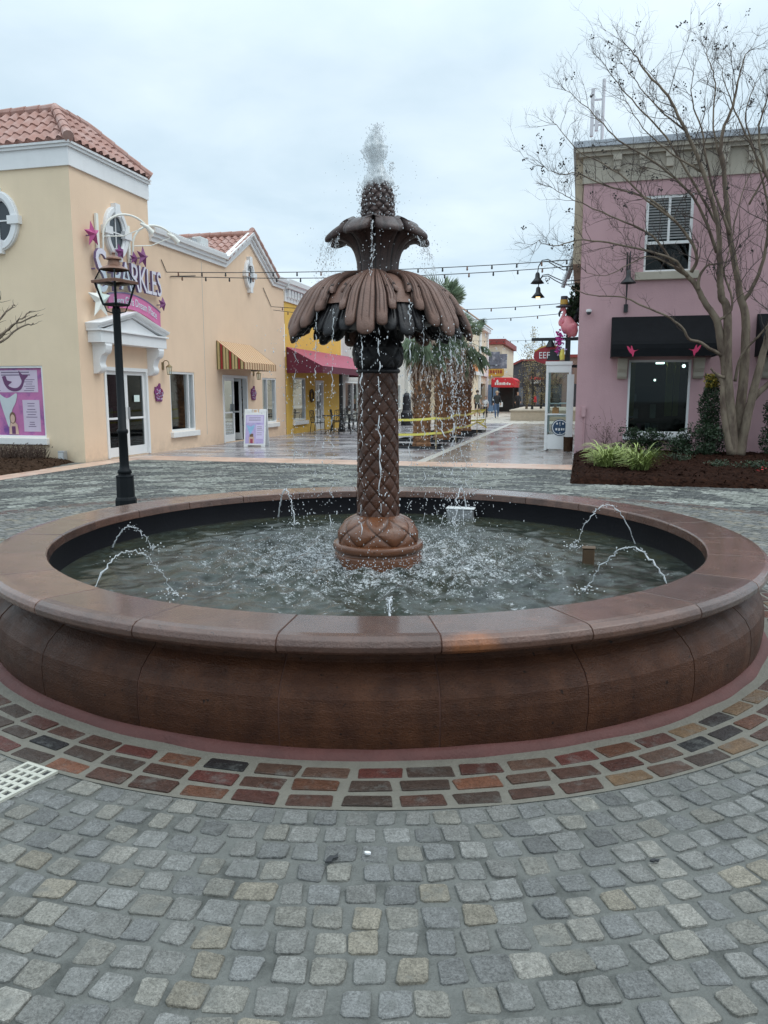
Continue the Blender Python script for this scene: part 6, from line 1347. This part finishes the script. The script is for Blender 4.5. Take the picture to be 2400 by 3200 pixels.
for i, y in enumerate((22.6, 25.9, 29.4, 32.2)):
    m = MB(); m.box(-6.0, y - .62, .001, -3.95, y + .62, .004, 1)
    for (a, b_, c_, d_) in ((-6.05, y - .68, -3.9, y - .62), (-6.05, y + .62, -3.9, y + .68), (-6.05, y - .62, -6.0, y + .62), (-3.95, y - .62, -3.9, y + .62)): m.box(a, b_, .0, c_, d_, .07, 0)
    kind(m.build('tree_pit', [m_iron, m_mulch]), 'structure')
t_ = thing('caution_tape', 'yellow caution tape strung on thin posts round the palms', 'caution tape', (-4.9, 21.6, 0)); m = MB(); posts = [(-5.98, 21.55), (-3.98, 21.6), (-3.98, 25.2), (-3.95, 30.3), (-3.98, 33.3), (-6.0, 33.3)]
for i, (x, y) in enumerate(posts): p_ = MB(); p_.tube([(x, y, 0), (x, y, 1.02)], .013 if i else .03, 6); p_.build('post', M('tan_post', (.42, .34, .20), .6, .1, 5) if i == 1 else (m_yellowtape if i == 0 else bpy.data.materials.get('tan_post') or m_yellowtape), t_)
for z0 in (.90, .48):
    for i in range(len(posts) - 1):
        (xa, ya), (xb, yb) = posts[i], posts[i + 1]; tp = MB(); v = []
        for k_ in range(13):
            t = k_ / 12; x, y = xa + (xb - xa) * t, ya + (yb - ya) * t; sg_ = -.06 * 4 * t * (1 - t); tw = .012 * sin(t * 9 + i); v += [(x + tw, y, z0 + sg_ - .033), (x - tw, y + .004, z0 + sg_ + .033)]
        tp.add(v, [(2 * k_, 2 * k_ + 2, 2 * k_ + 3, 2 * k_ + 1) for k_ in range(12)]); tp.build('tape', m_yellowtape, t_)
tp = MB(); tp.add([(-3.98, 30.3, .48), (-3.98, 30.3, .54), (-3.7, 31.4, .25), (-3.7, 31.4, .19), ], [(0, 1, 2, 3)]); tp.add([(-3.7, 31.4, .25), (-3.7, 31.4, .19), (-3.95, 32.4, .40), (-3.95, 32.4, .46)], [(0, 1, 2, 3)]); tp.build('loose_tape', m_yellowtape, t_)

# ================================================================== CAFE FURNITURE
def make_chair():
    t = thing('cafe_chair', 'black metal cafe chair', 'chair'); m = MB(); m.box(-.21, -.21, .43, .21, .21, .455); m.build('seat', m_iron, t, local=True, bevel=.01)
    for sx in (-1, 1):
        m = MB(); m.tube([(sx * .2, -.2, .43), (sx * .22, -.23, 0)], .014, 6); m.build('leg', m_iron, t, local=True); m = MB(); m.tube([(sx * .2, .2, .43), (sx * .22, .25, 0)], .014, 6); m.build('leg', m_iron, t, local=True)
    m = MB(); m.tube([(-.2, .2, .45), (-.21, .25, .70), (-.19, .27, .90), (0, .28, .93), (.19, .27, .90), (.21, .25, .70), (.2, .2, .45)], .014, 6)
    for x in (-.12, -.04, .04, .12): m.tube([(x, .205, .45), (x, .265, .91)], .008, 5)
    for (a, b_) in ((-.16, .16), (.16, -.16)): m.tube([(a, .225, .55), (b_, .262, .85)], .008, 5)
    m.build('backrest', m_iron, t, local=True)
    m = MB()
    for sx in (-1, 1): m.tube([(sx * .21, .24, .66), (sx * .23, 0, .67), (sx * .22, -.18, .64), (sx * .21, -.2, .44)], .012, 6)
    m.build('armrests', m_iron, t, local=True); return t
def make_table():
    t = thing('cafe_table', 'black metal cafe table', 'table'); m = MB(); m.lathe([(0, .70), (.38, .70), (.39, .715), (.38, .73), (0, .73)], 28); m.build('tabletop', m_iron, t, local=True); m = MB(); m.tube([(0, 0, .1), (0, 0, .70)], .03, 10); m.build('pedestal', m_iron, t, local=True)
    for i in range(4): a = i * pi / 2 + .5; m = MB(); m.tube([(0, 0, .2), (.2 * cos(a), .2 * sin(a), .1), (.32 * cos(a), .32 * sin(a), .0)], .014, 6); m.build('foot', m_iron, t, local=True)
    return t
ch0 = make_chair(); tb0 = make_table(); first = {'c': True, 't': True}
def put(kind_, x, y, rz, label, grp):
    src = ch0 if kind_ == 'c' else tb0; o = src if first[kind_] else copy_tree(src); first[kind_] = False
    o.location = (x, y, 0); o.rotation_euler = (0, 0, rz); o['label'] = label; o['group'] = grp
GT = 'black cafe tables'; GCc = 'black cafe chairs'
for (x, y, l) in ((-9.65, 29.4, 'black round cafe table under the yellow shop window'), (-9.5, 31.3, 'black round cafe table before the yellow shop doors'), (-9.55, 33.4, 'black round cafe table beside the fountain column edge'), (-9.2, 40.6, 'black cafe table against the cream wall left of the palms')): put('t', x, y, 0, l, GT)
for (x, y, rz, l) in ((-10.2, 29.3, 1.5, 'black cafe chair with its back to the yellow wall under the window'), (-9.05, 29.2, -1.3, 'black cafe chair at the street side of the leftmost cafe table'), (-9.6, 30.2, .2, 'black cafe chair between the first and second cafe tables'), (-9.0, 31.2, -1.7, 'black cafe chair at the street side of the second cafe table'), (-10.1, 31.5, 1.7, 'black cafe chair by the post before the yellow shop door'),
                      (-9.5, 32.3, 0, 'black cafe chair between the second and third cafe tables'), (-9.0, 33.5, -1.4, 'black cafe chair at the street side of the third cafe table'), (-10.1, 33.6, 1.5, 'black cafe chair with its back to the white framed door'), (-8.75, 40.3, -1.2, 'black cafe chair nearest the palms by the cream wall'), (-9.7, 40.8, 1.6, 'black cafe chair against the cream wall left of the palms')): put('c', x, y, rz, l, GCc)
t_ = thing('patio_heater', 'dark upright heater wrapped in black cover beside the chairs left of the palms', 'heater', (-8.55, 38.2, 0)); m = MB(); m.lathe([(0, 0), (.30, 0), (.30, .62), (.22, .75), (.20, 1.5), (.10, 1.62), (0, 1.64)], 16, (-8.55, 38.2, 0)); m.build('cover', M('black_cover', (.02, .02, .026), .6, .3, 6, .4, 12), t_); m = MB(); m.lathe([(0, 1.643), (.02, 1.643), (.02, 1.70), (0, 1.70)], 8, (-8.55, 38.2, 0)); m.build('knob', m_iron, t_)
t_ = thing('awning_post', 'dark square post under the maroon awning in front of the yellow wall', 'post', (-9.75, 31.0, 0)); m = MB(); m.box(-9.82, 30.93, 0, -9.68, 31.07, 2.42); m.build('shaft', m_iron, t_, bevel=.01); m = MB(); m.box(-9.86, 30.89, 0, -9.64, 31.11, .0 + .12); m.build('foot', m_iron, t_)
t_ = thing('round_wreath', 'dark round ornament on the yellow wall between window and door', 'ornament', (XB, 31.1, 1.5)); m = MB(); m.v = []; R0 = .2
m.tube([BX(31.1 + .2 * cos(a), 1.5 + .24 * sin(a), .05) for a in np.linspace(0, 2 * pi, 24)], .045, 6); m.build('ring', m_wicker, t_)

# ================================================================== STRING LIGHTS
def strand(P0, P1, sag, n, label, hang=None):
    t_ = thing('string_light', label, 'string lights', P0, 'string lights over the street'); P0 = Vector(P0); P1 = Vector(P1); pt = lambda t: P0.lerp(P1, t) - Vector((0, 0, sag * 4 * t * (1 - t)))
    m = MB(); m.tube([tuple(pt(i / 40)) for i in range(41)], .011, 5)
    if hang: m.tube([hang, tuple(P0)], .010, 5)
    m.build('wire', m_iron, t_)
    for i in range(n):
        p = pt((i + .5) / n); b = MB(); b.lathe([(.010, 0), (.020, -.012), (.021, -.05), (.022, -.058), (.026, -.08), (.018, -.105), (0, -.11)], 8, tuple(p)); b.build('bulb', m_iron if i % 3 else m_copper, t_)
strand((-11.1, 19.55, 4.86), (-.2, 21.6, 5.08), .12, 17, 'upper string of festoon bulbs from the beige wall to the pink corner', (-11.1, 19.3, 5.15))
strand((-11.1, 19.75, 4.78), (-.2, 22.0, 4.98), .16, 17, 'lower string of festoon bulbs running just below the upper one', (-11.1, 21.2, 5.0))
strand((-11.1, 26.9, 4.72), (-.3, 28.2, 4.72), .22, 13, 'string of festoon bulbs crossing the street behind the fountain crown', (-11.1, 26.2, 5.3))
strand((-11.1, 27.1, 4.62), (-.3, 31.5, 4.72), .35, 11, 'lower slack string of festoon bulbs behind the fountain crown')
strand((-8, 57, 5.4), (-.3, 40, 4.35), .1, 14, 'farthest string of festoon bulbs crossing down the street')

# ================================================================== FAR STREET: PLANTER, TREES, PEOPLE
t_ = thing('street_planter', 'long low pale block planter in the middle of the far street', 'planter', (-2, 46.6, 0)); m = MB(); m.box(-4.1, 46.6, 0, 1.2, 58, .55); m.build('wall', m_planter, t_, bevel=.02); m = MB(); m.box(-4.16, 46.54, .552, 1.2, 58, .63); m.build('cap', M('planter_cap', (.52, .45, .37), .8, .1, 6), t_)
rt = random.Random(31)
for i, (x, y, h, lab) in enumerate(((-3.35, 49.3, 4.6, 'bare tree at the front left of the far planter'), (-2.95, 48.4, 5.6, 'tallest bare tree in the far planter'), (-2.55, 51.0, 4.8, 'thin bare tree in the middle of the far planter'), (-2.1, 50.0, 4.4, 'bare tree at the right of the far planter'), (-1.7, 53.0, 4.6, 'bare tree at the back of the far planter'))):
    t_ = thing('planter_tree', lab, 'tree', (x, y, .6), 'bare trees in the far planter'); TB = MB(); TW = MB(); TP = MB(); TB.tube(cat([(x, y, .6), (x + .03, y, 1.5), (x - .02, y, h * .55)], 4), [.085 - .005 * k_ for k_ in range(9)], 7); TB.build('trunk', m_iron if i in (1, 2) else m_bark, t_)
    for _ in range(16): z = rt.uniform(1.2, h * .6); sprout(Vector((x, y, z)), Vector((rt.gauss(0, .55), rt.gauss(0, .55), 1)), rt.uniform(.9, h * .42), .018, 1)
    TW.build('branches', m_twig, t_); lf = MB()
    for _ in range(520):
        z = .9 + (h - .9) * rt.random() ** 1.3; k_ = .62 * sin(min(1, (z - .6) / 2.2) * 1.5) * (1 if z < 3 else max(.3, 1.4 - .2 * z)); p = Vector((x + rt.gauss(0, .5) * k_, y + rt.gauss(0, .5) * k_, z)); a = Vector([rt.gauss(0, 1) for _ in range(3)]).normalized() * .055; b_ = a.orthogonal() * .8; lf.add([tuple(p - a), tuple(p + b_), tuple(p + a)], [(0, 1, 2)])
    kind(lf.build('buds', m_bud, t_), 'stuff')
def body(name, parent, J, E, R, matfn, mats, loc):
    me = bpy.data.meshes.new(name); me.from_pydata(J, E, []); o = bpy.data.objects.new(name, me); COL.objects.link(o)
    sk = o.modifiers.new('skin', 'SKIN'); sk.use_smooth_shade = True
    for v, r in zip(me.skin_vertices[0].data, R): v.radius = (r, r)
    me.skin_vertices[0].data[0].use_root = True
    sd = o.modifiers.new('sub', 'SUBSURF'); sd.levels = 2; sd.render_levels = 2
    bpy.context.view_layer.update(); m2 = bpy.data.meshes.new_from_object(o.evaluated_get(bpy.context.evaluated_depsgraph_get())); bpy.data.objects.remove(o)
    for mt in mats: m2.materials.append(mt)
    for p in m2.polygons: p.material_index = matfn(p.center); p.use_smooth = True
    ob = bpy.data.objects.new(name, m2); COL.objects.link(ob); ob.parent = parent; return ob
def person(x, y, rz, h, label, top, legs, shoes, hairm, stride=.16, sleeves=.8, shorts=False, hat=None, bag=None, skin=m_skin):
    t_ = thing('person', label, 'person', (x, y, 0)); t_.rotation_euler = (0, 0, rz); k = h / 1.75; s = stride
    J = [(0, 0, .98), (0, 0, 1.15), (0, 0, 1.34), (0, -.01, 1.45), (0, -.02, 1.53), (0, -.03, 1.64), (0, -.02, 1.71), (-.17, 0, 1.40), (-.22, .03, 1.14), (-.23, -.06, .92), (-.23, -.09, .82), (.17, 0, 1.40), (.22, -.03, 1.14), (.23, -.10, .92), (.23, -.13, .82), (-.09, 0, .92), (-.10, -s * .7, .50), (-.10, -s, .09), (-.10, -s - .13, .04), (.09, 0, .92), (.10, s * .3, .50), (.10, s * 1.2, .13), (.10, s * 1.2 - .12, .05)]
    E_ = [(0, 1), (1, 2), (2, 3), (3, 4), (4, 5), (5, 6), (2, 7), (7, 8), (8, 9), (9, 10), (2, 11), (11, 12), (12, 13), (13, 14), (0, 15), (15, 16), (16, 17), (17, 18), (0, 19), (19, 20), (20, 21), (21, 22)]
    R = [.145, .135, .145, .065, .055, .095, .075, .065, .052, .040, .036, .065, .052, .040, .036, .095, .068, .048, .042, .095, .068, .048, .042]
    def mf(c):
        z = c.z / k
        if z > 1.47: return 3
        if abs(c.x) / k > .165 and z < 1.3: return 0 if z > .86 + (1 - sleeves) * .5 else 3
        if z > .93: return 0
        if z < .10: return 2
        return 3 if (shorts and z < .55) else 1
    body('body', t_, [tuple(q * k for q in v) for v in J], E_, [r * k for r in R], mf, [top, legs, shoes, skin], None)
    hm = MB(); hm.ball((0, .012 * k, 1.665 * k), .108 * k, 1, 1.05, 1.0, 14, 8); hm.v = [v for v in hm.v]; hm.v = [(a, b_ if b_ > -.055 * k else -.055 * k, c_) for a, b_, c_ in hm.v]; hm.build('hair', hairm, t_, local=True, smooth=True)
    if hat: hb = MB(); hb.lathe([(0, .10), (.09, .09), (.115, .0), (.12, -.02), (.10, -.01)], 14, (0, 0, 1.72 * k)); hb.build('hat', hat, t_, local=True)
    if bag: bb_ = MB(); sx, sz, w_, hh = bag[1:]; bb_.box(sx - w_ / 2, -.10, sz - hh, sx + w_ / 2, .10, sz); bb_.tube([(sx - .06, 0, sz), (sx, 0, sz + .12), (sx + .06, 0, sz)], .012, 6); bb_.build('bag', bag[0], t_, local=True, bevel=.04)
m_dk = M('black_clothing', (.018, .018, .022), .8, .2, 6); m_jean = M('blue_jeans', (.075, .13, .24), .8, .12, 8); m_wht = M('white_print_top', (.62, .62, .64), .8, .3, 9, c2=(.05, .05, .06), v2=7, fac2=(.52, .6)); m_olive = M('olive_shirt', (.12, .13, .10), .8, .15, 6); m_blond = M('pale_hair', (.42, .34, .22), .6, .15, 9); m_brown = M('brown_hair', (.05, .032, .022), .6, .15, 9); m_bag = M('blue_bag', (.13, .21, .34), .6, .1, 5)
person(-5.40, 51.2, .2, 1.76, 'woman in a black top and blue jeans with pale hair and a white bag', m_dk, m_jean, m_dk, m_blond, .2, bag=(m_white, .27, 1.02, .22, .3))
person(-6.12, 51.0, -.1, 1.42, 'child in a white printed top and black trousers walking beside the woman in jeans', m_wht, m_dk, m_dk, m_brown, .12, .4)
person(-6.95, 53.2, 3.0, 1.82, 'man in an olive shirt and dark shorts at the left of the walking group', m_olive, m_dk, m_olive, m_brown, .2, .4, True)
person(-5.0, 63.2, .3, 1.72, 'person in dark clothing standing at the edge of the red awning', m_dk, m_dk, m_dk, m_brown, .1)
person(-3.9, 66.5, 2.5, 1.66, 'distant person in a red jacket beyond the planter', m_redaw, m_dk, m_dk, m_brown, .15)
t_ = thing('shopping_bag', 'blue shopping bag carried between the child and the woman in jeans', 'bag', (-5.78, 51.1, .3)); m = MB(); m.prism([(-5.95, 51.0, .42), (-5.60, 51.0, .42), (-5.66, 51.0, .80), (-5.86, 51.0, .80)], (0, .16, 0)); m.build('bag_body', m_bag, t_, bevel=.03); m = MB(); m.tube([(-5.82, 51.08, .8), (-5.74, 51.08, 1.0), (-5.68, 51.08, .8)], .012, 6); m.build('handle', m_bag, t_)

# ================================================================== SKY, SUN, CAMERA
W = bpy.data.worlds.new('World'); S.world = W; W.use_nodes = True; T = W.node_tree; N = T.nodes; L = T.links
for n in list(N): N.remove(n)
SUN_EL, SUN_AZ = radians(60), radians(85)      # compass style: 0 = +Y, clockwise
sky = N.new('ShaderNodeTexSky'); sky.sky_type = 'NISHITA'; sky.sun_disc = False; sky.sun_elevation = SUN_EL; sky.sun_rotation = SUN_AZ
b1 = N.new('ShaderNodeBackground'); b1.inputs[1].default_value = .06; L.new(sky.outputs[0], b1.inputs[0])
tc = N.new('ShaderNodeTexCoord'); sep = N.new('ShaderNodeSeparateXYZ'); L.new(tc.outputs['Generated'], sep.inputs[0])
z_ = math_(T, 'MAXIMUM', sep.outputs[2], 0.0)
zz = math_(T, 'ADD', z_, .16); cv = N.new('ShaderNodeCombineXYZ'); L.new(math_(T, 'DIVIDE', sep.outputs[0], zz), cv.inputs[0]); L.new(math_(T, 'DIVIDE', sep.outputs[1], zz), cv.inputs[1])
n1 = noise_(T, cv.outputs[0], .75, 5, .5, .3); n2 = noise_(T, cv.outputs[0], 1.9, 5, .55, .2)
cl = math_(T, 'ADD', math_(T, 'MULTIPLY', n1, .65), math_(T, 'MULTIPLY', n2, .35))
cc = mixc(T, ramp_(T, cl, .36, .62), (.545, .70, .82), (.80, .93, 1.02))
cr = N.new('ShaderNodeValToRGB'); L.new(z_, cr.inputs[0]); e = cr.color_ramp.elements; e[0].position = 0; e[0].color = (1.02, 1.02, 1.02, 1); e[1].position = .36; e[1].color = (.97, .97, .97, 1)
e2 = e.new(.62); e2.color = (1.55, 1.5, 1.45, 1); e3 = e.new(1.0); e3.color = (2.1, 2.02, 1.95, 1)
cc = mixc(T, 1.0, cc, cr.outputs[0], 'MULTIPLY')
b2 = N.new('ShaderNodeBackground'); L.new(cc, b2.inputs[0]); b2.inputs[1].default_value = 1.0
mx = N.new('ShaderNodeMixShader'); mx.inputs[0].default_value = .94; L.new(b1.outputs[0], mx.inputs[1]); L.new(b2.outputs[0], mx.inputs[2])
wo = N.new('ShaderNodeOutputWorld'); L.new(mx.outputs[0], wo.inputs[0])
sl_ = bpy.data.lights.new('sun', 'SUN'); sl_.energy = 1.0; sl_.angle = radians(40); sl_.color = (1, .97, .93); so_ = bpy.data.objects.new('sun', sl_); COL.objects.link(so_)
dv = Vector((sin(SUN_AZ) * cos(SUN_EL), cos(SUN_AZ) * cos(SUN_EL), sin(SUN_EL))); so_.rotation_euler = (-dv).to_track_quat('-Z', 'Y').to_euler(); so_.location = (0, 0, 30)
cam = bpy.data.cameras.new('camera'); co_ = bpy.data.objects.new('camera', cam); COL.objects.link(co_); co_.location = (0, 0, CAMH); co_.rotation_euler = (pi / 2 - PITCH, radians(.0), YAW)
cam.sensor_fit = 'HORIZONTAL'; cam.sensor_width = 36; cam.lens = 36; cam.clip_end = 2000; S.camera = co_
S.view_settings.view_transform = 'Standard'; S.view_settings.look = 'None'; S.view_settings.exposure = .22; S.view_settings.gamma = 1
S.cycles.max_bounces = 8; S.cycles.transparent_max_bounces = 24; S.cycles.use_denoising = True
try: S.cycles.caustics_reflective = False; S.cycles.caustics_refractive = False
except Exception: pass
